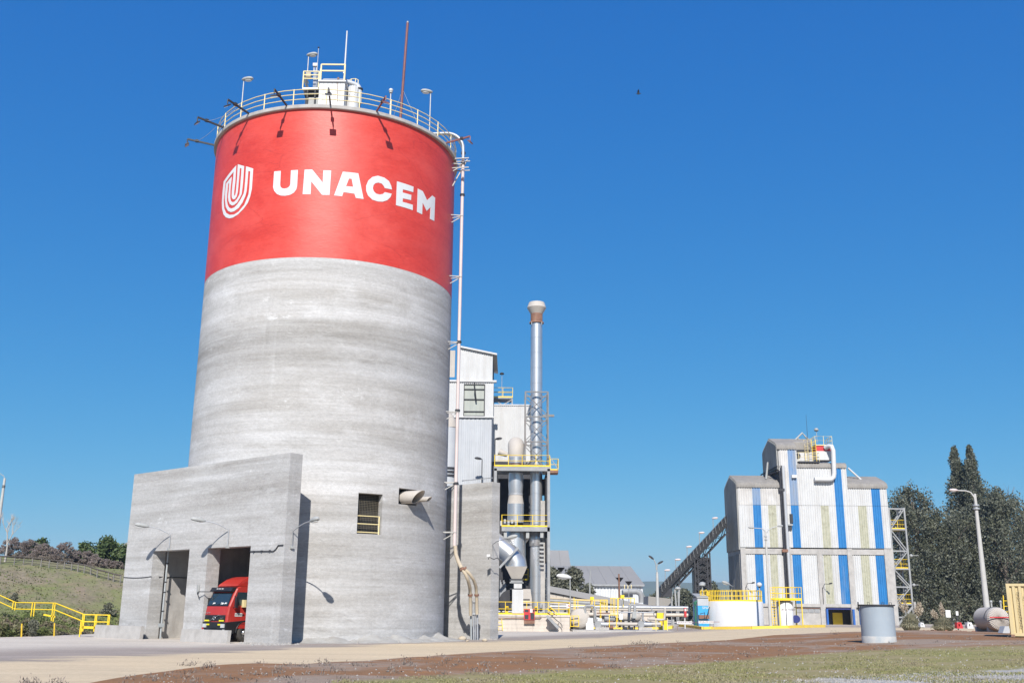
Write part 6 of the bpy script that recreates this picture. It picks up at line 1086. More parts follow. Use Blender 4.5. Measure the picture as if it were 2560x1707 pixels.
# ============================================================ low conveyor gallery, pipe bridges
YV = 122.0; G4 = lambda x, y, Y=YV: at(*R4(x, y), Y); gl = thing('conveyor_gallery', 'long grey roofed conveyor gallery sloping down to the right', 'conveyor', G4(1500, 1250))
A, B = G4(1040, 1030), G4(2060, 1228); dv = (B - A)
m = MB(); m.ext([A + V((0, -1.0, -.45)), A + V((0, .2, .25)), A + V((0, 1.4, .3)), A + V((0, 2.6, -.45))], dv); m.build('roof', M['shedroof'], gl); n_ = 16
for i in range(n_):
    p, q = A.lerp(B, i / n_), A.lerp(B, (i + 1) / n_); hgt = 1.9 - 1.0 * i / n_; m = MB(); d = dv.normalized() * .02; m.ext([p + V((0, -.7, -.5)) + d, q + V((0, -.7, -.5)) - d, q + V((0, -.7, -.5 - hgt)) - d, p + V((0, -.7, -.5 - hgt)) + d], (0, .1, 0)); m.build('side_panel', M['plinth'], gl)
m = MB(); m.ext([A + V((0, -.5, -.5)), A + V((0, 2, -.5)), A + V((0, 2, -2.2)), A + V((0, -.5, -2.2))], dv); m.build('inner_casing', M['dark'], gl)
for i in range(9): p = A.lerp(B, .04 + i / 9.2); MB().bar((p.x, YV - .2, 0), (p.x, YV - .2, p.z - 2.0), .3).build('trestle', M['conc3'], gl)
pb = thing('pipe_bridge', 'horizontal pipes on grey trestles beneath the conveyor gallery', 'pipe bridge', G4(1400, 1260, 118))
for k, (y, mt) in enumerate(((1120, 'hose'), (1142, 'greysteel'), (1165, 'ductdust'), (1195, 'steel'), (1215, 'ductdust'), (1260, 'plinth'))): a, b = G4(1050, y, 118), G4(2281 if k > 2 else 1500, y + (12 if k > 2 else 30), 118); MB().cyl(a, b, .13 + .06 * (k % 2), None, 8).build('pipe', M[mt], pb)
for x in (1080, 1190, 1300, 1420, 1560, 1700, 1850, 2000, 2150): p = G4(x, 1200, 118); MB().bar((p.x, 118.4, 0), (p.x, 118.4, G4(x, 1120 + (x - 1080) * .08, 118).z), .22).build('trestle_leg', M['greysteel'], pb)
gs = thing('grey_silencer', 'dark grey cylinder vessel behind the pipe bridge', 'vessel', G4(1090, 1200, 119)); p = G4(1075, 1230, 121); MB().cyl((p.x, 121, p.z), (p.x + 2.2, 121, p.z), .9, None, 20).build('shell', M['greysteel'], gs)
bx = thing('covered_hopper', 'plain grey sheet-covered hopper right of the gallery end', 'hopper', G4(2040, 1190, 140)); q = [G4(x, y, 140) for x, y in ((1928, 1103), (2147, 1128), (2143, 1195), (1926, 1185))]; MB().ext(q, (0, 5, 0)).build('cover', M['shedroof'], bx); m = MB()
q2 = [G4(x, y, 141) for x, y in ((1926, 1190), (2300, 1200), (2300, 1290), (1926, 1250))]; m.ext(q2, (0, 2, 0)); m.build('loading_wall', M['dusty'], bx); q3 = [G4(x, y, 139.5) for x, y in ((2080, 1262), (2320, 1275), (2320, 1310), (2080, 1310))]; MB().ext(q3, (0, .4, 0)).build('dark_opening', M['dark'], bx)
fd = thing('dust_pipe', 'bent grey dust pipe and caged box before the pale shed', 'duct', G4(1770, 1180, 150)); MB().tube([G4(x, y, 150) for x, y in ((1700, 1062), (1820, 1060), (1850, 1072), (1866, 1100), (1868, 1160))], .42, 12).build('pipe', M['greysteel'], fd); q = [G4(x, y, 150.6) for x, y in ((1702, 1050), (1790, 1050), (1790, 1112), (1702, 1112))]; MB().ext(q, (0, 2, 0)).build('box', M['cladgrey'], fd); MB().bar(G4(1875, 1075, 150), G4(1940, 1195, 150), .16).build('stay', M['lampgrey'], fd)
for x in (1715, 1745, 1775): MB().bar(G4(x, 1000, 150), G4(x, 1050, 150), .1).build('cage_post', M['yelpale'], fd)
# ============================================================ sheds
def shed(name, label, x0, x1, Y, ze, dR, zr, base, wall, mt='shedroof'):
    th = thing(name, label, 'shed', ((x0 + x1) / 2, Y, 0)); n_ = max(3, int((x1 - x0) / 2.2)); w = (x1 - x0) / n_
    for i in range(n_):
        a, b = x0 + i * w, x0 + (i + 1) * w - .03; MB().ext([(a, Y - .6, ze - .1), (b, Y - .6, ze - .1), (b, Y + dR, zr), (a, Y + dR, zr)], (0, 0, .12)).build('roof_sheet', M[mt], th)
    MB().ext([(x0, Y + dR * 2 + .6, ze - .1), (x1, Y + dR * 2 + .6, ze - .1), (x1, Y + dR + .01, zr), (x0, Y + dR + .01, zr)], (0, 0, .12)).build('rear_roof', M[mt], th)
    if wall:
        n2 = max(3, int((x1 - x0) / 3))
        for i in range(n2): m = MB(); corr(m, (x0 + .3 + (x1 - x0 - .6) * i / n2, Y, base), EXv, FN, (x1 - x0 - .6) / n2 - .02, ze - .1 - base, .6, .12); m.build('wall_sheet', M['shedwall'], th)
        MB().bar((x0 + .1, Y - .55, ze - .12), (x1 - .1, Y - .55, ze - .12), .3).build('gutter', M['greysteel'], th); MB().bar((x0 + (x1 - x0) * .49, Y - .3, base), (x0 + (x1 - x0) * .49, Y - .3, ze), .3).build('downpipe', M['lampgrey'], th)
    MB().ext([(x1 - .3, Y + .1, base), (x1 - .3, Y + 2 * dR, base), (x1 - .3, Y + 2 * dR, ze - .2), (x1 - .3, Y + dR, zr - .2), (x1 - .3, Y + .1, ze - .2)], (-.2, 0, 0)).build('gable_wall', M['shedwall'], th); MB().b2((x0 + .4, Y + .2, base), (x1 - .6, Y + 2 * dR - .3, ze - .3)).build('core', M['dark'], th); return th
e = at(*R4(1893, 1003), 200); rgd = at(*R4(1775, 842), 222); shed('storage_shed', 'long pale storage shed with grey fibre cement roof', at(*R4(1000, 1003), 200).x, e.x, 200, e.z, 22, rgd.z, -.2, True)
rg2 = at(*R4(1200, 700), 252); ee = at(*R4(1330, 900), 228); shed('storage_hall', 'taller grey roofed hall behind the pale shed', at(*R4(800, 900), 228).x, rg2.x + .4, 228, at(*R4(1100, 930), 228).z - 3, 24, rg2.z, 0, False)
for k, (x, y, Y, h, lb2) in enumerate(((1150, 885, 130, 1, 'dark cup lamp on a post left of the round tree'), (1672, 975, 128, 1, 'dark cup lamp on a post in front of the pale shed'), (1752, 1005, 140, 1, 'small dark cup lamp above the caged box'))): p = G4(x, y, Y); th = thing('cup_lamp', lb2, 'lamp', (p.x, Y, 0), 'cup lamps along the conveyor gallery'); MB().cyl((p.x, Y, 0), p, .06, None, 6).build('post', M['greysteel'], th); MB().cyl(p, p + V((0, 0, .5)), .1, .5, 12).build('cup', M['black'], th)
p = G4(1185, 945, 105); th = thing('dome_lamp', 'white dome lamp post behind the yellow plinth railing', 'lamp', (G4(1205, 1160, 105).x, 105, 0)); MB().tube([(p.x + .55, 105, 0), (p.x + .5, 105, p.z)], .06, 8).build('post', M['lampgrey'], th); cobra(th, p + V((.6, 0, .05)), (-1, -.2, .12), M['white'], 1.5, .6)
p = G4(1665, 905, 127); tag(MB().cyl((p.x, 127, 0), p, .14, .1, 8).build('wooden_pole', M['rust']), 'brown wooden pole before the pale shed wall', 'pole'); p = G4(1411, 870, 135); tag(MB().tube([(G4(1406, 1060, 135).x, 135, 0), (G4(1406, 1000, 135).x, 135, G4(1406, 1000, 135).z), p], [.12, .1, .05], 6).build('thin_mast', M['lampgrey']), 'thin leaning mast before the pale shed', 'mast')
# ============================================================ inclined black conveyor
YI = 134.0; I = lambda x, y, Y=YI: at(*RC(x, y), Y); ic = thing('inclined_conveyor', 'black inclined belt conveyor rising to the mill building', 'conveyor', I(640, 1250)); A, B = I(95, 1215), I(960, 290)
dv = (B - A).normalized(); up = V((0, 0, 1)); L_ = (B - A).length
for y0, y1, zo, hh, nm in ((-.9, -.75, -.40, 1.3, 'side_plate'), (.75, .9, -.40, 1.3, 'side_plate')): MB().ext([A + V((0, y0, zo - hh / 2)), A + V((0, y1, zo - hh / 2)), A + V((0, y1, zo + hh / 2)), A + V((0, y0, zo + hh / 2))], B - A).build(nm, M['black'], ic)
MB().ext([A + V((0, -.7, .1)), A + V((0, .7, .1)), A + V((0, .7, .25)), A + V((0, -.7, .25))], B - A).build('belt', M['black'], ic)
for zo, w in ((.35, .1), (.05, .07)): MB().bar(A + V((0, -1.0, zo)), B + V((0, -1.0, zo)), w).build('guard_rail', M['dark'], ic)
n_ = 21
for i in range(n_): p = A.lerp(B, (i + .5) / n_); MB().bar(p + V((0, -1.04, -.5)), p + V((-.12, -1.04, .42)), .055).build('guard_post', M['latt'], ic)
for i in range(40): p = A.lerp(B, (i + .5) / 40); MB().box(p + V((0, -.95, -.62)), (.12, .08, .12)).build('idler', M['dark'], ic)
for (f0, f1) in ((.26, .52), (.63, 1.0)):                # underslung truss
    P_, Q_ = A.lerp(B, f0), A.lerp(B, f1); n2 = int((Q_ - P_).length / .8)
    for y in (-.7, .7):
        MB().bar(P_ + V((0, y, -1.9)), Q_ + V((0, y, -1.9)), .13).build('truss_chord', M['dark'], ic)
        for i in range(n2): a, b = P_.lerp(Q_, i / n2), P_.lerp(Q_, (i + 1) / n2); MB().bar(a + V((0, y, -.95 if i % 2 else -1.9)), b + V((0, y, -1.9 if i % 2 else -.95)), .09).build('truss_web', M['dark'], ic)
MB().ext([A.lerp(B, .05) + V((0, -.6, -.9)), A.lerp(B, .6) + V((0, -.6, -.9)), A.lerp(B, .6) + V((0, -.6, -1.5)), A.lerp(B, .12) + V((0, -.6, -1.5))], (0, 1.2, 0)).build('belly_plate', M['black'], ic)
tl, tr_ = I(580, 900), I(705, 900); ztw = A.lerp(B, .62).z - 1.0
for x in (tl.x, tr_.x, tl.x + 1.6, tr_.x - 1.6):
    for y in (-.9, .9): MB().bar((x, YI + y, 0), (x, YI + y, ztw - (1.0 if x < (tl.x + tr_.x) / 2 else 0)), .16).build('tower_leg', M['dark'], ic)
nz = 9
for i in range(nz):
    z0_, z1_ = ztw * i / nz * .93, ztw * (i + 1) / nz * .93
    for xa, xb in ((tl.x, tl.x + 1.6), (tr_.x - 1.6, tr_.x)): MB().bar((xa, YI - .9, z0_), (xb, YI - .9, z1_), .1).build('tower_brace', M['dark'], ic); MB().bar((xb, YI - .9, z0_), (xa, YI - .9, z1_), .1).build('tower_brace', M['dark'], ic)
MB().b2((tl.x + 1.7, YI - .6, 0), (tr_.x - 1.7, YI + .6, ztw - .6)).build('chute', M['black'], ic)
for x0, x1 in ((255, 255), (285, 330), (365, 330)): MB().bar((I(x1, 1420).x, YI, 0), (I(x0, 1160).x, YI, A.lerp(B, .2).z), .2).build('support_leg', M['greysteel'], ic)
MB().b2((I(100, 1300).x, YI - .8, I(100, 1310).z), (I(250, 1300).x, YI + .8, I(100, 1200).z)).build('tail_box', M['dark'], ic)
for k, (x, y) in enumerate(((158, 972), (294, 835), (441, 668), (602, 487), (778, 297))):
    p = I(x, y); f = (p.x - A.x) / (B.x - A.x); q = A.lerp(B, f); th = thing('conveyor_lamp', ('lowest small lamp on the inclined conveyor', 'second lowest small lamp on the inclined conveyor', 'middle small lamp on the inclined conveyor', 'second highest small lamp on the inclined conveyor', 'highest small lamp on the inclined conveyor')[k], 'lamp', q, 'small lamps along the inclined conveyor'); MB().cyl((p.x, YI - .9, q.z - .2), (p.x, YI - .9, p.z), .045, None, 6).build('post', M['greysteel'], th); cobra(th, (p.x - .1, YI - .9, p.z), (1, -.2, .05), M['pinkpipe'], .75, .36)
# two-armed lamp at the conveyor foot
p = I(68, 1310, 126); th = thing('street_lamp', 'concrete lamp post with two unequal arms left of the conveyor foot', 'street lamp', (p.x, 126, 0)); q = I(66, 990, 126); MB().tube([(p.x, 126, 0), (q.x, 126, q.z)], [.24, .15], 10).build('pole', M['polecon'], th)
for pts, e in (([(66, 1000), (64, 920), (75, 885)], (98, 873)), ([(56, 960), (50, 880), (22, 825)], (4, 812))): qq = [I(x, y, 126) for x, y in pts]; MB().tube(qq, .06, 6).build('arm', M['lampgrey'], th); cobra(th, qq[-1], I(*e, 126) - qq[-1], M['dark'], .75, .32)
for k, (x, y, yb, Y) in enumerate(((337, 1208, 1420, 124), (657, 1145, 1260, 122))): p = I(x, y, Y); th = thing('yard_lamp', ('slim white yard lamp under the black conveyor', 'mushroom yard lamp before the conveyor tower')[k], 'lamp', (p.x, Y, 0)); MB().cyl((p.x, Y, 0), p, .06, None, 6).build('post', M['lampgrey'], th); MB().sph(p, (.4, .4, .25), 12, 6, (-.3, 1)).build('hood', M['lampgrey'], th)
# ============================================================ far hills
m = MB(); vs = []; n_ = 160
prf = lambda a: 1 + .10 * sin(a * 9 + 1) + .04 * sin(a * 31) + .02 * sin(a * 97)
for i in range(n_):
    a = radians(-60 + 120 * i / (n_ - 1)); 
    for r, h in ((1500, -2), (1750, 20), (2100, 44), (2600, 72 * prf(a)), (3200, 40)): vs.append((r * sin(a), r * cos(a), h))
m.add(vs, [(i * 5 + j, (i + 1) * 5 + j, (i + 1) * 5 + j + 1, i * 5 + j + 1) for i in range(n_ - 1) for j in range(4)], True)
M['hill'] = pbr('far_pasture', (.125, .155, .10), (.095, .12, .085), .004, .95, stretch=(1, 1, 4), lo=.4, hi=.6); kind(m.build('hills', M['hill'], org=(0, 0, 0)), 'structure')
# ============================================================ vegetation
NR = np.random.default_rng(5)
def leafmesh(pts, size, droop=0, aspect=1.6, name='crown', mat=None, par=None, org=None):
    """one small quad per point, random turn; droop 0..1 hangs the long side down"""
    n_ = len(pts); P = np.asarray(pts, float); sz = size * NR.uniform(.6, 1.35, n_)
    d = NR.normal(size=(n_, 3)); d[:, 2] = d[:, 2] * (1 - droop) - droop * 1.8; d /= np.linalg.norm(d, axis=1)[:, None]
    e = NR.normal(size=(n_, 3)); e -= d * (e * d).sum(1)[:, None]; e /= np.linalg.norm(e, axis=1)[:, None]
    a = d * (sz * aspect / 2)[:, None]; b = e * (sz / 2)[:, None]; vs = np.empty((n_ * 4, 3)); vs[0::4] = P - a; vs[1::4] = P - b * .9; vs[2::4] = P + a; vs[3::4] = P + b * .9
    o0 = np.array(par['_o'] if par is not None else org, float); vs -= o0; me = bpy.data.meshes.new(name); me.vertices.add(n_ * 4); me.vertices.foreach_set('co', vs.astype(np.float32).ravel()); me.loops.add(n_ * 4); me.loops.foreach_set('vertex_index', np.arange(n_ * 4, dtype=np.int32)); me.polygons.add(n_); me.polygons.foreach_set('loop_start', np.arange(0, n_ * 4, 4, dtype=np.int32)); me.update(); me.validate(); me.materials.append(mat)
    ob = bpy.data.objects.new(name, me); COL.objects.link(ob); ob['_o'] = [float(x) for x in o0]
    if par is not None: ob.parent = par
    else: ob.location = [float(x) for x in o0]
    return ob
def tree(name, label, base, h, spread, mat, n=5000, leaf=.3, droop=.3, shape='round', trunk=.25, clumps=60, group=None, low=.2, seed=1, csz=.16):
    rr = random.Random(seed); b = V(base); th = thing(name, label, 'tree' if h > 2.5 else 'shrub', b, group); m = MB(); lean = rr.uniform(-.04, .04) * h; top = b + V((lean, 0, h * .92)); m.tube([b - V((0, 0, .2)), b.lerp(top, .35) + V((rr.uniform(-.02, .02) * h, 0, 0)), b.lerp(top, .7), top], [trunk, trunk * .75, trunk * .4, trunk * .1], 8); C_ = []
    for k in range(clumps):
        s = rr.random(); zf = low + (1 - low) * s
        if shape == 'round': rad = spread * (max(0, 1 - (2 * s - .85) ** 2 * .8)) ** .5
        elif shape == 'spire': rad = spread * (1 - s) ** 1.2 * (1 if s > .08 else .7) * rr.uniform(.75, 1.2) + .05
        else: rad = spread * (.55 + .45 * (1 - s))
        a = rr.uniform(0, 2 * pi); q = sqrt(rr.random()) * rad; p = b + V((lean * zf + q * cos(a), q * sin(a), zf * h)); C_.append((p, csz * h * rr.uniform(.45, 1.3) * ((1.15 - .5 * s) if shape != 'spire' else (.14 + 1.0 * (1 - s) ** .7))))
        if k % 3 == 0: j = b.lerp(top, max(.12, zf - .18)); m.tube([j, j.lerp(p, .55) + V((0, 0, .03 * h)), p], [trunk * .3 * (1 - .5 * zf), trunk * .16, .02], 5)
    m.build('trunk', M['bark'], th); pts = []; per = n // clumps
    for p, r in C_:
        d = NR.normal(size=(per, 3)); d /= np.linalg.norm(d, axis=1)[:, None]; rad = r * NR.uniform(.25, 1, per) ** .6; q = d * rad[:, None] * np.array([1, 1, .75 + 1.7 * max(droop, 0)]) ; q[:, 2] -= .25 * r * max(droop, 0); pts.append(q + np.array(p))
    leafmesh(np.vstack(pts), leaf, droop, 1.7, 'crown', mat, th); return th
GE = 'eucalyptus trees behind the yard on the right'
def pxtree(u_, vt, vb, Y, wpx, label, **k):
    b, t_ = at(u_, vb, Y), at(u_, vt, Y); b.z = max(-.3, min(b.z, .6)); sp = wpx / 2 / FPX * Y; return tree(k.pop('name', 'eucalyptus_tree'), label, (b.x, Y, b.z), t_.z - b.z, sp, k.pop('mat', M['euca']), **k)
pxtree(2318, 1222, 1570, 152, 150, 'rounded grey-green tree right of the stair tower', n=24000, leaf=.21, droop=.55, clumps=190, seed=3, group=GE, low=.05, trunk=.4, csz=.085)
pxtree(2440, 1122, 1570, 158, 200, 'tall tree with a pointed top left of the lamp post', n=26000, leaf=.21, droop=.55, shape='spire', clumps=170, seed=4, group=GE, low=.05, trunk=.45, csz=.085)
pxtree(2480, 1118, 1570, 155, 220, 'tallest pointed tree behind the concrete lamp post', n=26000, leaf=.21, droop=.55, shape='spire', clumps=170, seed=8, group=GE, low=.05, trunk=.45, csz=.085)
pxtree(2395, 1290, 1570, 150, 190, 'dark lower tree between the round and the pointed trees', n=22000, leaf=.21, droop=.55, shape='col', clumps=190, seed=6, group=GE, low=.04, trunk=.35, csz=.10)
pxtree(2535, 1235, 1570, 149, 190, 'broad tree above the cream container', n=24000, leaf=.21, droop=.55, clumps=190, seed=7, group=GE, low=.05, trunk=.4, csz=.085)
pxtree(2268, 1268, 1570, 160, 110, 'dark tree showing between the stair tower and the rounded tree', n=14000, leaf=.21, droop=.5, clumps=80, seed=9, group=GE, low=.05)
pxtree(2600, 1300, 1570, 160, 200, 'tree cut by the right edge of the picture', n=16000, leaf=.25, droop=.5, clumps=90, seed=12, group=GE, low=.03)
p = at(2560, 1560, 165); bt = thing('bare_tree', 'leafless tree with thin branches at the right edge', 'tree', (p.x, 165, 0)); m = MB(); rb = random.Random(3)
def branch(p, d, L_, r, k):
    q = p + d * L_; m.tube([p, p.lerp(q, .5) + V((rb.uniform(-.05, .05), 0, .04)) * L_, q], [r, r * .8, r * .55], 5, False)
    if k:
        for _ in range(3 if k > 1 else 4): e = (d + V((rb.uniform(-.75, .75), rb.uniform(-.5, .5), rb.uniform(-.1, .5)))).normalized(); branch(p.lerp(q, rb.uniform(.55, 1)), e, L_ * rb.uniform(.55, .8), r * .55, k - 1)
branch(V((p.x, 165, 0)), V((-.03, 0, 1)), 13, .28, 0); branch(V((p.x - .4, 165, 12)), V((-.12, 0, 1)).normalized(), 4.5, .17, 4); m.build('trunk', M['bark'], bt)
for k, (u_, vt, vb, Y, w, lb2) in enumerate(((1430, 1424, 1500, 128, 62, 'round grey-green tree before the shed roof'), (1386, 1430, 1500, 130, 36, 'grey-green tree half hidden beside the concrete column'), (1470, 1466, 1500, 150, 24, 'small shrub below the shed eave'), (1706, 1475, 1545, 160, 66, 'dark tree under the black conveyor'), (1780, 1462, 1540, 165, 40, 'dark tree behind the white tank railing'), (1650, 1480, 1540, 185, 50, 'distant dark tree left of the conveyor foot'))): pxtree(u_, vt, vb, Y, w, lb2, name='yard_tree', mat=M['olive'] if k < 3 else M['euca'], n=6000, leaf=.26, droop=.1, clumps=60, seed=20 + k, low=.04, trunk=.15, csz=.2, group='trees between the sheds and the mill')
# shrubs and trees on the bank
rb = random.Random(9)
for k, (u_, vt, w, lb2) in enumerate(((25, 1345, 70, 'brown leafless-looking shrub at the far left of the fence'), (65, 1350, 60, 'purple-brown shrub beside the pale bare trunk'), (100, 1360, 56, 'purple-brown shrub third from the left behind the fence'), (125, 1368, 44, 'low purple-brown shrub under the first green tree'), (157, 1356, 62, 'tallest purple-brown shrub in the middle of the row'), (190, 1378, 46, 'purple-brown shrub right of the tallest one'), (215, 1378, 48, 'purple-brown shrub in front of the dark green trees'), (240, 1398, 44, 'purple-brown shrub left of the last green tree'), (262, 1404, 46, 'low purple-brown shrub below the last green tree'), (288, 1424, 44, 'lowest purple-brown shrub beside the portal wall'))):
    Y = 107 + rb.uniform(0, 3); az = degrees(atan2(*(lambda d: (d.x, d.y))(ray(u_, 1440)))); zb = hillz(az, Y) - .1; t_ = at(u_, vt, Y); b = at(u_, 1440, Y); tree('shrub', lb2, (b.x, Y, zb), max(1.2, t_.z - zb), w / 2 / FPX * Y, M['twig'], n=11000, leaf=.06, droop=-.55, clumps=80, seed=40 + k, low=.12, trunk=.06, csz=.15, group='purple-brown shrubs behind the fence')
for k, (u_, vt, w, lb2) in enumerate(((95, 1356, 56, 'green tree top behind the left shrubs'), (205, 1362, 64, 'green tree left of the tallest dark tree'), (255, 1352, 66, 'tallest dark green tree behind the shrubs'), (300, 1368, 70, 'green tree beside the portal wall'))):
    Y = 128; b = at(u_, 1450, Y); t_ = at(u_, vt, Y); tree('background_tree', lb2, (b.x, Y, 2), t_.z - 2, w / 2 / FPX * Y, M['leafgreen'], n=7000, leaf=.24, droop=.05, clumps=70, seed=60 + k, low=.15, trunk=.18, csz=.17, group='green trees beyond the fence')
p = HP(12, 1405); bt = thing('pale_bare_tree', 'pale bare tree at the left edge by the fence', 'tree', p); m = MB(); rb = random.Random(5); branch(p, V((.02, 0, 1)), 1.6, .11, 0); branch(p + V((0, 0, 1.5)), V((-.15, 0, 1)).normalized(), 1.6, .07, 3); branch(p + V((0, 0, 1.6)), V((.35, 0, 1)).normalized(), 1.3, .05, 3); m.build('trunk', pbr('pale_bark', (.42, .39, .36), None, 3, .9), bt)
# fence along the top of the bank
fe = thing('wire_fence', 'low dark post and rail fence along the top of the bank', 'fence', HP(100, 1410)); fpt = [HP(u_, v_) for u_, v_ in ((-40, 1405), (0, 1410), (35, 1411), (58, 1412), (80, 1413), (102, 1416), (122, 1419), (142, 1421), (160, 1422), (178, 1426), (194, 1429), (210, 1432), (226, 1437), (242, 1443), (270, 1450), (283, 1454), (300, 1458))]
for p in fpt: MB().cyl(p - V((0, 0, .1)), p + V((0, 0, .72)), .055, None, 6).build('post', M['postgrey'], fe)
for h_, r in ((.7, .075), (.42, .03), (.2, .03)): MB().tube([p + V((0, 0, h_)) for p in fpt], r, 5).build('rail' if h_ > .6 else 'wire', M['wood'], fe)
# yellow handrail down the bank
hr = thing('yellow_handrail', 'yellow steel handrail descending the grassy bank', 'handrail', at(*RL0(600, 1160), 66)); H0 = lambda x, y, Y: at(*RL0(x, y), Y); runs = [((-60, 888, 72), (118, 968, 70)), ((118, 968, 70), (412, 972, 68)), ((412, 972, 68), (628, 1058, 66)), ((628, 1058, 66), (818, 1062, 66))]
for a, b in runs:
    for dz in (0, .42): MB().tube([H0(*a) - V((0, 0, dz)), H0(*b) - V((0, 0, dz))], .04, 6).build('rail', M['yellow'], hr)
for x, y, Y, h_ in ((100, 962, 70, .5), (118, 968, 70, .5), (243, 970, 69, .85), (262, 971, 69, .85), (398, 972, 68, 1.1), (412, 972, 68, 1.15), (620, 1056, 66, 1.05), (630, 1058, 66, 1.0), (712, 1060, 66, 1.0), (722, 1060, 66, 1.0), (808, 1062, 66, .75), (818, 1062, 66, .65), (604, 1110, 66, 1.0)): p = H0(x, y, Y); MB().bar(p + V((0, 0, .03)), p - V((0, 0, h_)), .06).build('post', M['yellow'], hr)
MB().bar(H0(610, 1152, 66), H0(735, 1155, 66), .06, .14).build('toe_board', M['yellow'], hr); MB().bar(H0(325, 1058, 68), H0(412, 1075, 68), .06, .1).build('toe_board', M['yellow'], hr)
for k, (x, y0, y1) in enumerate(((160, 1125, 1225), (403, 1120, 1218), (603, 1115, 1205))): b = gp(*RL0(x, y1)); t_ = at(*RL0(x + 3, y0), b.y); tag(MB().cyl(b - V((0, 0, .1)), t_, .05, None, 6).build('yellow_stake', M['stake']), ('yellow stake left of the small round bush', 'yellow stake in the middle of the bank foot', 'yellow stake at the bottom of the handrail')[k], 'stake', 'yellow stakes at the foot of the bank')
b = gp(*RL0(220, 1222)); tree('round_bush', 'small grey-green bush between two yellow stakes', (b.x, b.y + .3, 0), .95, .25, M['olive'], n=2500, leaf=.06, droop=-.2, clumps=50, seed=70, low=.1, trunk=.04, csz=.22)
for k, (x, y, w, lb2) in enumerate(((105, 945, .5, 'small dark tuft above the handrail landing'), (800, 1050, .9, 'grass tuft behind the lower end of the handrail'))): p = HP(*RL0(x, y + 20)); tree('bank_shrub', lb2, p - V((0, 0, .2)), 1.0 * w + .2, w * .6, M['olive'], n=1500, leaf=.09, droop=0, clumps=24, seed=80 + k, low=.1, trunk=.03, csz=.3)
# leafy ground cover on the bank: one uncountable mass
pts = []; rg_ = random.Random(2)
while len(pts) < 30000:
    az = rg_.uniform(-30, -19.5); f = interp(HF, az); Y = f + (rg_.random() ** 1.6) * 30
    z = hillz(az, Y)
    if z < 0: continue
    s = (Y - f) / 42; lf = ss(-22.6, -24.6, az); thick = .5 * (1 - ss(.05, .28, s)) * lf + .05
    k = .5 + .5 * sin(az * 9 + Y * .7) * sin(Y * .55 - az * 5)
    if rg_.random() > (.35 + .65 * k) * (1 - .93 * ss(.10, .28, s)) * (.25 + .75 * lf): continue
    pts.append((Y * tan(radians(az)), Y, z + rg_.random() * thick * (.5 + k)))
kind(leafmesh(pts, .13, .0, 1.5, 'ground_cover', M['cover'], None, (-32, 75, 0)), 'stuff')
# field weeds and grass, loose stones: uncountable
def scatter(n_, u0, u1, v0, v1, test=None):
    out = []
    while len(out) < n_:
        p = gp(rg_.uniform(u0, u1), v0 + (v1 - v0) * rg_.random() ** .9)
        a = atan2(p.x, p.y); r = sqrt(p.x ** 2 + p.y ** 2)
        if r < 14 or (test and not test(a, r, p)): continue
        out.append(p)
    return out
ptsg = [p + V((0, 0, .02)) for p in scatter(30000, 700, 2700, 1612, 1740, lambda a, r, p: r < interp(GRASS, a) * (1 + .06 * sin(p.x * 2.1) * sin(p.y * 1.7)) and (sin(p.x * 1.1 + 2 * sin(p.y * .7)) * sin(p.y * .9) > -.25))]
kind(leafmesh(ptsg, .026, -.9, 2.6, 'field_grass', M['grass'], None, (10, 35, .3)), 'stuff')
ptsw = []
for c in scatter(170, 100, 2560, 1590, 1712, lambda a, r, p: interp(GRASS, a) < r < interp(NEAR, a) * .985):
    for _ in range(16): ptsw.append(c + V((rg_.gauss(0, .10), rg_.gauss(0, .10), abs(rg_.gauss(0, .05)))))
for c in [gp(u_, v_) for u_, v_ in ((80, 1712), (60, 1716), (140, 1712), (470, 1663), (520, 1668), (815, 1662), (1015, 1660), (1600, 1610), (1620, 1611), (1640, 1612), (1585, 1611), (2090, 1585))]:
    for _ in range(60): ptsw.append(c + V((rg_.gauss(0, .13), rg_.gauss(0, .1), abs(rg_.gauss(0, .09)))))
kind(leafmesh(ptsw, .03, -.8, 3.2, 'dry_weeds', M['dry'], None, (0, 45, .1)), 'stuff')
def stones(name, P, s0, s1, mat, org):
    m = MB()
    for p in P:
        s = rg_.uniform(s0, s1); a = rg_.uniform(0, 3.1); v8 = []
        for k in range(5): t_ = a + 2 * pi * k / 5; v8.append((p.x + s * cos(t_) * rg_.uniform(.7, 1.2), p.y + s * sin(t_) * rg_.uniform(.7, 1.2), p.z - .01))
        v8.append((p.x + s * .2, p.y, p.z + s * rg_.uniform(.5, .95))); m.add(v8, [(k, (k + 1) % 5, 5) for k in range(5)])
    return kind(m.build(name, mat, None, org), 'stuff')
stones('field_stones', scatter(900, 1500, 2620, 1600, 1720, lambda a, r, p: r < interp(NEAR, a) * .97) + scatter(2600, 1900, 2640, 1676, 1730, lambda a, r, p: r < interp(GRAVEL, a) * 1.05) + scatter(250, 300, 1500, 1640, 1712, lambda a, r, p: r < interp(NEAR, a) * .98), .012, .05, M['stone'], (10, 30, .3))
stones('silo_rubble', [TN(rg_.uniform(5.5, 8.8), rg_.gauss(-8.9, .5), 0) for _ in range(260)] + [CP(rg_.uniform(10, 75), 0, SR + abs(rg_.gauss(.1, .45))) for _ in range(520)] + [TN(rg_.uniform(3.8, 8.2), 8.4 - abs(rg_.gauss(0, .35)), 0) for _ in range(200)], .03, .13, M['stone'], (-10, 57, 0))
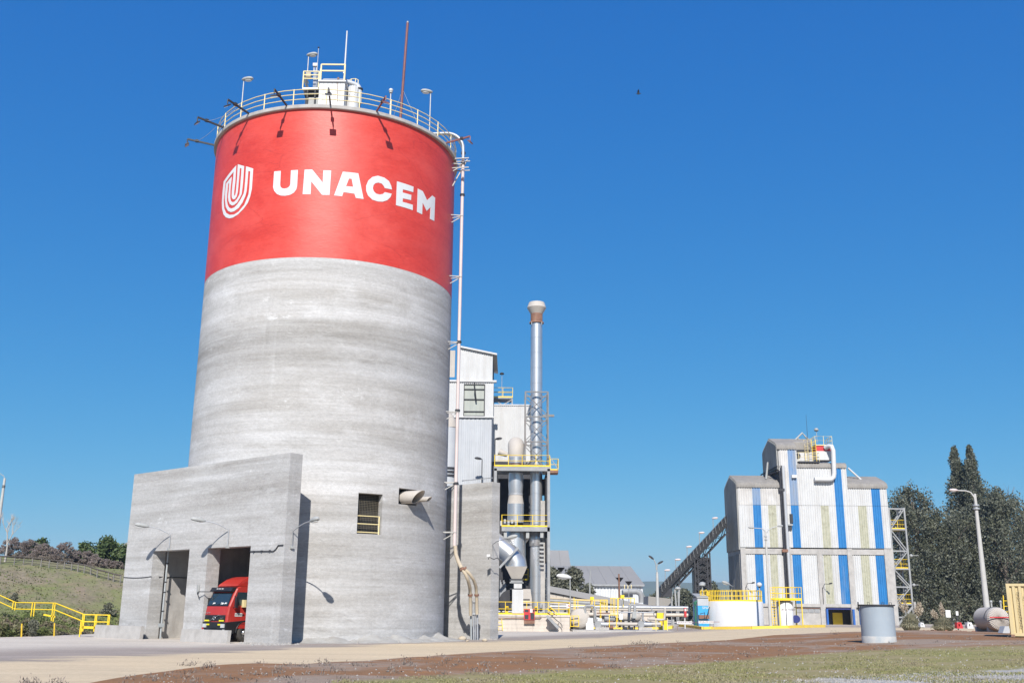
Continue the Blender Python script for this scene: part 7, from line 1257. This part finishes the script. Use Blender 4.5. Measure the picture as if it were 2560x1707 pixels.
# swept cement heap round the silo foot
m = MB(); vs = []; na = 70
for i in range(na):
    a = 4 + 84 * i / (na - 1); hgt = (.22 + .16 * sin(a * .31) * sin(a * .13 + 1) + .1 * rg_.random()) * ss(4, 12, a)
    for rr_, hh in ((-.1, hgt + .05), (.12, hgt), (.5, hgt * .55), (1.0, hgt * .22), (1.6, -.03)): p = CP(a, max(-.03, hh + .03 * rg_.uniform(-1, 1) if hh > 0 else hh), SR + rr_ * (1 + .15 * sin(a * .7))); vs.append(p)
m.add(vs, [(i * 5 + j, (i + 1) * 5 + j, (i + 1) * 5 + j + 1, i * 5 + j + 1) for i in range(na - 1) for j in range(4)], True); kind(m.build('cement_heap', pbr('spilled_cement', (.37, .36, .34), (.30, .285, .265), 1.2, .95, bump=.6, bs=8, dirt=(.24, .225, .2), dirt_s=2, dirt_st=(1, 1, 1)), None, (SCX, SCY, 0)), 'structure')
for k, (x, y, s, lb2) in enumerate(((300, 1503, .26, 'larger tan boulder at the foot of the rear wall'), (478, 1513, .17, 'small tan stone at the foot of the rear wall'), (340, 1516, .1, 'tiny tan stone beside the larger boulder'))): p = gp(*RP(x, y)); m = MB(); m.sph((p.x, p.y, p.z + s * .35), (s, s * .8, s * .6), 9, 6); m.v = [(a + rg_.uniform(-.03, .03), b + rg_.uniform(-.03, .03), c + rg_.uniform(-.02, .02)) for a, b, c in m.v]; o = m.build('boulder', M['hose']); tag(o, lb2, 'stone')
# ============================================================ right foreground
# steel drum standing on the soil
b = gp(*RV(2010, 806)); Yd = b.y; rD = (at(*RV(2177, 780), Yd).x - at(*RV(1850, 780), Yd).x) / 2; zt_ = at(*RV(2000, 432), Yd).z; bz = b.z; dr = thing('steel_drum_pipe', 'large grey-blue steel cylinder with flanged rim standing on red soil', 'cylinder', (b.x, Yd + rD, bz)); c = (b.x + .0, Yd + rD, 0)
m = MB(); m.lathe(c, [(rD, bz + .28), (rD, zt_ - .02)], 64); m.build('shell', M['drumgrey'], dr); m = MB(); m.lathe(c, [(rD + .004, bz - .15), (rD + .004, bz + .28), (rD, bz + .285)], 64); lab(m.build('splashed_foot', M['cementstain'], dr), 'cement-splashed foot of the steel cylinder'); m = MB(); m.lathe(c, [(rD - .05, zt_ - .06), (rD + .07, zt_ - .06), (rD + .07, zt_), (rD - .03, zt_), (rD - .03, zt_ - .5), (0, zt_ - .5)], 64, smooth=False); m.build('flange_rim', M['dark'], dr)
for dx in (-.45, .25, .62): MB().tube([(c[0] + dx - .05, c[1] - .2, zt_), (c[0] + dx - .05, c[1] - .2, zt_ + .1), (c[0] + dx + .05, c[1] - .2, zt_ + .1), (c[0] + dx + .05, c[1] - .2, zt_)], .014, 5).build('lifting_lug', M['dark'], dr)
MB().bar((c[0] - .85, c[1] + .1, zt_ - .3), (c[0] - .85, c[1] + .1, zt_ + .12), .05).build('bolt_rod', M['dark'], dr)
# concrete street lamp
b = gp(*R6(1045, 1334)); Yp = 70.0; b = at(*R6(1045, 1334), Yp); t_ = at(*R6(943, 375), Yp); sl2 = thing('concrete_street_lamp', 'tall tapering concrete lamp post with one arm before the trees', 'street lamp', b)
hw = .5; m = MB(); m.tube([(b.x, Yp, b.z - .3), (b.x, Yp, t_.z)], [.225, .10], 8); m.build('pole', M['polecon'], sl2)
for y in (455, 478): p = at(*R6(953, y), Yp); MB().cyl((b.x, Yp, p.z - .05), (b.x, Yp, p.z + .05), .22, None, 10).build('clamp', M['steel'], sl2)
q = [at(*R6(x, y), Yp) for x, y in ((955, 480), (940, 400), (915, 365), (880, 354), (825, 352))]; q[0] = V((b.x, Yp, q[0].z)); q[1] = V((b.x - .1, Yp - .1, q[1].z)); MB().tube(q, .045, 6).build('arm', M['polecon'], sl2); cobra(sl2, q[-1], (-1, 0, .03), M['pinkpipe'], (at(*R6(765, 348), Yp) - q[-1]).length, .36)
# shipping container
cb_ = gp(*R6(1200, 1375)); Ycn = 52.0; cb_ = at(*R6(1200, 1372), Ycn); zc0 = cb_.z; zc1 = at(*R6(1165, 1003), Ycn).z; cn = thing('shipping_container', 'cream corrugated shipping container cut by the right edge', 'container', cb_); x0 = cb_.x; ang = radians(-26.5); ex = V((cos(ang), sin(ang), 0)); ey = V((-sin(ang), cos(ang), 0)); O = V((x0, Ycn, 0)); W_, L_ = 6.06, 2.44
Q = lambda a, b, z: O + ex * a + ey * b + V((0, 0, z))
m = MB(); corr(m, Q(.14, .07, zc0 + .16), ex, -ey, W_ - .28, zc1 - zc0 - .28, .28, .085); m.build('side_sheet', M['cream'], cn); m = MB(); corr(m, Q(.02, L_ - .1, zc0 + .16), -ey, -ex, L_ - .2, zc1 - zc0 - .28, .28, .05); m.build('end_sheet', M['cream'], cn)
for a in (0, W_ - .15):
    for b2 in (0, L_ - .15): MB().ext([Q(a, b2 - .03, zc0), Q(a + .15, b2 - .03, zc0), Q(a + .15, b2 + .15, zc0), Q(a, b2 + .15, zc0)], (0, 0, zc1 - zc0)).build('corner_post', M['cream'], cn)
for z, h_ in ((zc0 + .02, .15), (zc1 - .12, .12)): MB().ext([Q(.15, -.025, z), Q(W_ - .15, -.025, z), Q(W_ - .15, .06, z), Q(.15, .06, z)], (0, 0, h_)).build('frame_rail', M['cream'], cn); MB().ext([Q(-.02, .15, z), Q(.07, .15, z), Q(.07, L_ - .15, z), Q(-.02, L_ - .15, z)], (0, 0, h_)).build('frame_rail', M['cream'], cn)
MB().ext([Q(.05, .1, zc1 - .05), Q(W_ - .05, .1, zc1 - .05), Q(W_ - .05, L_ - .05, zc1 - .05), Q(.05, L_ - .05, zc1 - .05)], (0, 0, .03)).build('roof', M['cream'], cn); MB().ext([Q(.1, .15, zc0 + .1), Q(W_ - .1, .15, zc0 + .1), Q(W_ - .1, L_ - .1, zc0 + .1), Q(.1, L_ - .1, zc0 + .1)], (0, 0, .05)).build('floor', M['dark'], cn)
for a in (0, W_ - .16): MB().ext([Q(a - .01, -.04, zc0 - .02), Q(a + .17, -.04, zc0 - .02), Q(a + .17, .1, zc0 - .02), Q(a - .01, .1, zc0 - .02)], (0, 0, .12)).build('corner_casting', M['rust'], cn)
zt0 = at(*R6(1240, 1068), Ycn).z; dz = (zt0 - at(*R6(1240, 1300), Ycn).z) / 12
for word, xx, z0_ in (('MEDITERRANEAN', .50, zt0), ('SHIPPING', .78, at(*R6(1275, 1085), Ycn).z)):
    for i, chh in enumerate(word): text(chh, dz * 1.02, M['ink'], Q(xx, -.035, z0_ - i * dz - dz * .4), ex, (0, 0, 1), cn, 'letter', .003, 'CENTER', 1.15)
# quilted cylindrical tank behind the container
Yt = 66.0; a, b = at(*R6(1057, 1250), Yt), at(*R6(1205, 1250), Yt); rT = (at(*R6(1110, 1168), Yt).z - at(*R6(1110, 1332), Yt).z) / 2; c = at(*R6(1128, 1250), Yt); ct = thing('ribbed_tank', 'greyish pink horizontal tank with fan-ribbed end beside the lamp post', 'tank', (c.x, Yt, c.z - rT)); n_ = 72; m = MB(); vs = []
prof = [(.02, -.30), (.35, -.28), (.7, -.18), (.92, -.05), (1, .15), (1, 3.2)]
for (pr, py_) in prof:
    for k in range(n_): t2 = 2 * pi * k / n_; r2 = rT * pr * (1 + (.012 if k % 2 else -.012) * (1 if pr > .2 and py_ < .1 else 0)); vs.append((c.x + r2 * cos(t2), Yt + rT * .9 * py_ + .3 - (.03 if k % 2 and py_ < .1 else 0), c.z + r2 * sin(t2)))
m.add(vs, [(j * n_ + k, j * n_ + (k + 1) % n_, (j + 1) * n_ + (k + 1) % n_, (j + 1) * n_ + k) for j in range(len(prof) - 1) for k in range(n_)]); m.build('shell', M['ductdust'], ct)
for y in (Yt + .9, Yt + 2.6): MB().b2((c.x - .5, y - .12, c.z - rT - .5), (c.x + .7, y + .12, c.z - rT * .7)).build('saddle', M['lampgrey'], ct)
m = MB(); m.tube([(c.x + rT * 1.012 * cos(t2), Yt + .75, c.z + rT * 1.012 * sin(t2)) for t2 in [pi * k / 14 for k in range(15)]], .03, 5); m.build('strap', M['dark'], ct)
for dx in (-.15, .45): MB().tube([(c.x + dx, Yt + .8, c.z + rT * .95), (c.x + dx, Yt + .8, c.z + rT + .3)], .06, 8).sph((c.x + dx, Yt + .8, c.z + rT + .34), .1, 8, 5).build('valve', M['lampgrey'], ct)
MB().box((c.x - .05, Yt + .02, c.z + .1), (1.3, .02, .07)).build('tape_strip', M['redpaint'], ct)
th = thing('small_white_box', 'small pale box in front of the ribbed tank', 'box', at(*R6(1168, 1336), 60)); a, b = at(*R6(1140, 1300), 60), at(*R6(1188, 1336), 60); MB().ext([(a.x + .12, 60, a.z), (b.x, 60, a.z), (b.x, 60, b.z - .1), (a.x - .05, 60, b.z - .1)], (0, .6, 0)).build('body', M['cladgrey'], th)
yl = thing('yellow_ladder', 'yellow ladder rails showing behind the cream container', 'ladder', at(*R6(1160, 1170), 66)); ladder(yl, at(*R6(1160, 1200), 66.5) - V((0, 0, 1)), at(*R6(1158, 1085), 66.5), M['yellow'], .3, .3)
# road barriers
def rb_barrier(x, y, label, mt, w=42):
    Yb = 84.0; p = at(*R6(x, y), Yb); s = w * .35714 / FPX * Yb; th = thing('road_barrier', label, 'barrier', p, 'plastic road barriers by the trees'); d = .45; m = MB(); out = [(-.5, 0), (.5, 0), (.42, .45), (.22, .95), (-.38, .95), (-.5, .45)]; hole = [(-.22, .3), (-.05, .3), (.0, .5), (-.05, .72), (-.22, .72)]
    P = lambda q, yy: V((p.x + q[0] * s, Yb + yy, p.z + q[1] * s)); A_ = [P(q, 0) for q in out]; B_ = [P(q, d) for q in out]; Ah = [P(q, 0) for q in hole]; Bh = [P(q, d) for q in hole]
    for f, h_ in ((A_, Ah), (B_, Bh)):
        tr = tessellate_polygon([[V((q.x, q.z, 0)) for q in f], [V((q.x, q.z, 0)) for q in h_]]); m.add(f + h_, [tuple(t) for t in tr])
    for a_, b_ in ((A_, B_), (Ah, Bh)):
        k = len(a_); m.add(a_ + b_, [(i, (i + 1) % k, (i + 1) % k + k, i + k) for i in range(k)])
    m.build('shell', M[mt], th); MB().cyl(P((-.18, .97), .2), P((-.18, 1.06), .2), .07, None, 8).build('filler_cap', M['lampgrey'], th)
rb_barrier(842, 1316, 'red plastic road barrier right of the pampas grass', 'redpaint'); rb_barrier(915, 1316, 'white plastic road barrier between the two red ones', 'tankwhite'); rb_barrier(995, 1318, 'red plastic road barrier beside the concrete lamp post', 'redpaint'); rb_barrier(580, 1306, 'white plastic road barrier behind the left pampas grass', 'tankwhite', 30)
for k, (x0, y0, x1, y1, lb2) in enumerate(((737, 1187, 777, 1240, 'blank white sign board above the right pampas grass'), (810, 1195, 830, 1225, 'small white label sign right of the sign board'))): Yb = 92.0; a, b = at(*R6(x0, y0), Yb), at(*R6(x1, y1), Yb); th = thing('white_sign', lb2, 'sign', ((a.x + b.x) / 2, Yb, gz(a.x, Yb))); MB().b2((a.x, Yb, b.z), (b.x, Yb + .05, a.z)).build('board', M['sign'], th); MB().bar(((a.x + b.x) / 2, Yb + .08, .2), ((a.x + b.x) / 2, Yb + .08, a.z), .08).build('post', M['dark'], th)
# pampas grass
def pampas(x, y, hpx, wpx, plumes, label, seed):
    Yb = 86.0; b = at(*R6(x, y), Yb); rr = random.Random(seed); H_ = hpx * .35714 / FPX * Yb; W_ = wpx * .35714 / FPX * Yb / 2; th = thing('pampas_grass', label, 'grass clump', b, 'pampas grass clumps'); m = MB()
    for k in range(1100):
        a = rr.uniform(0, 2 * pi); s = sqrt(rr.random()); tip = V((cos(a) * W_ * s * 1.05, sin(a) * W_ * s, max(.02, H_ * (1.0 - 1.0 * s ** 3) * rr.uniform(.6, 1.05)))); p0 = V((cos(a) * .5 * W_ * s, sin(a) * .5 * W_ * s, -.15)); mid = p0.lerp(tip, .6) + V((0, 0, H_ * .22)); w = V((-sin(a), cos(a), 0)).lerp(V((1, 0, 0)), .5) * .022; b_ = b; m.add([b_ + p0 - w, b_ + p0 + w, b_ + mid + w, b_ + mid - w, b_ + tip], [(0, 1, 2, 3), (3, 2, 4)])
    m.build('blades', M['pampas'], th)
    for (px_, py_, L_) in plumes:
        t0 = at(*R6(px_, py_), Yb); m = MB(); m.cyl(b + V((0, 0, .3)), t0 - V((0, 0, .2)), .02, .012, 5); m.build('stalk', M['pampas'], th); pts = []
        dirv = (t0 - b).normalized()
        for k in range(420): s = rr.random(); q = t0 + dirv * (L_ * (s - .3)); r_ = .14 * sin(pi * min(.98, s * .9 + .08)); pts.append(q + V((rr.gauss(0, r_ * .6), rr.gauss(0, r_ * .6), rr.gauss(0, .03))))
        leafmesh([tuple(p) for p in pts], .07, .2, 2.4, 'plume', M['plume'], th)
pampas(500, 1322, 118, 165, [(545, 1195, 1.0), (535, 1190, .9), (556, 1215, .8), (460, 1170, 1.0), (438, 1180, .9)], 'pampas grass clump behind the grey-blue steel cylinder', 2); pampas(727, 1326, 95, 175, [(712, 1200, 1.0), (718, 1215, .8), (672, 1228, .7), (660, 1232, .6)], 'pampas grass clump in front of the white sign board', 5)
# broken brick edging
th = None; bb = MB().box((0, 0, 0), (.24, .12, .09)); src = None
for k in range(170):
    u_ = rg_.uniform(2308, 2530); v_ = 1578.5 + (u_ - 2308) / 222 * 4 + rg_.gauss(0, 1.0); p = gp(u_, v_)
    if src is None: src = MB().box((p.x, p.y, p.z + .03), (.26, .13, .10)).build('brick', M['brick']); tag(src, 'broken red brick in the rubble line along the road', 'brick', 'broken bricks along the road edge'); src.location = p; continue
    o = src.copy(); COL.objects.link(o); o.location = p + V((0, 0, -.02)); o.rotation_euler = (rg_.uniform(-.4, .4), rg_.uniform(-.4, .4), rg_.uniform(0, 3)); s = rg_.uniform(.5, 1.15); o.scale = (s, s, s)
p = gp(*R6(930, 1362)); m = MB(); m.sph((p.x, p.y, p.z + .03), (.2, .13, .09), 9, 5); m.v = [(a + rg_.uniform(-.03, .03), b + rg_.uniform(-.03, .03), c + rg_.uniform(-.03, .03)) for a, b, c in m.v]; tag(m.build('white_block', M['sign']), 'pale stone lump lying on the soil near the container', 'stone')
# left edge lamp pole
Yl = 122; t_ = at(12, 1195, Yl); th = thing('edge_lamp_pole', 'pale lamp pole at the left edge behind the bank', 'street lamp', (t_.x, Yl, hillz(-27.5, Yl))); MB().cyl((t_.x, Yl, hillz(-27.5, Yl) - .3), t_, .27, .14, 8).build('pole', M['polecon'], th)
for v_ in (1215, 1219): z = at(12, v_, Yl).z; MB().cyl((t_.x, Yl, z), (t_.x, Yl, z + .1), .19, None, 8).build('clamp', M['dark'], th)
q = [t_ + V((0, 0, -.1)), t_ + V((-.15, 0, .25)), t_ + V((-.7, 0, .6))]; MB().tube(q, .04, 6).build('arm', M['lampgrey'], th); cobra(th, q[-1], (-1, 0, .1), M['lampgrey'], .7, .3)
# roof corner behind the bank
p = at(305, 1360, 160); th = thing('distant_shed', 'grey shed roof corner behind the green trees at the portal', 'shed', (p.x + 4, 160, 0)); q = [at(*RL0(x, y), 160) for x, y in ((860, 592), (938, 522), (1100, 540), (1100, 640), (860, 640))]; MB().ext(q, (0, 8, 0)).build('roof', M['shedroof'], th); MB().b2((q[0].x, 160.3, 0), (q[2].x, 167, q[3].z)).build('wall', M['shedwall'], th)
# clear-day air: far sheds and hills fade a little
m = MB(); m.b2((-3300, -60, -40), (3300, 3600, 110)); hz = m.build('haze', bpy.data.materials.new('haze_air'), None, (0, 0, -40)); kind(hz, 'stuff')
hm = hz.data.materials[0]; hm.use_nodes = True; hm.node_tree.nodes.clear(); pv = hm.node_tree.nodes.new('ShaderNodeVolumePrincipled'); ho = hm.node_tree.nodes.new('ShaderNodeOutputMaterial'); hm.node_tree.links.new(pv.outputs[0], ho.inputs['Volume'])
pv.inputs['Color'].default_value = (.72, .86, 1.0, 1); pv.inputs['Density'].default_value = .0002; pv.inputs['Anisotropy'].default_value = .2
# a bird
p = at(1596, 235, 150); bd = thing('bird', 'small dark bird flying in the empty sky', 'bird', p); m = MB(); m.sph(p, (.28, .13, .13), 8, 6); m.sph(p + V((.3, 0, .05)), (.1, .08, .08), 8, 5); m.build('body', M['black'], bd)
for s_ in (-1, 1): MB().add([p + V((.14, 0, .05)), p + V((-.16, 0, .05)), p + V((-.2, s_ * .3, .35)), p + V((.0, s_ * .55, .55)), p + V((.12, s_ * .28, .36))], [(0, 1, 2, 3, 4)]).build('wing', M['black'], bd)
MB().add([p + V((-.22, .07, 0)), p + V((-.22, -.07, 0)), p + V((-.45, -.1, -.02)), p + V((-.45, .1, -.02))], [(0, 1, 2, 3)]).build('tail', M['black'], bd)
for o in bpy.data.objects:
    if '_o' in o: del o['_o']
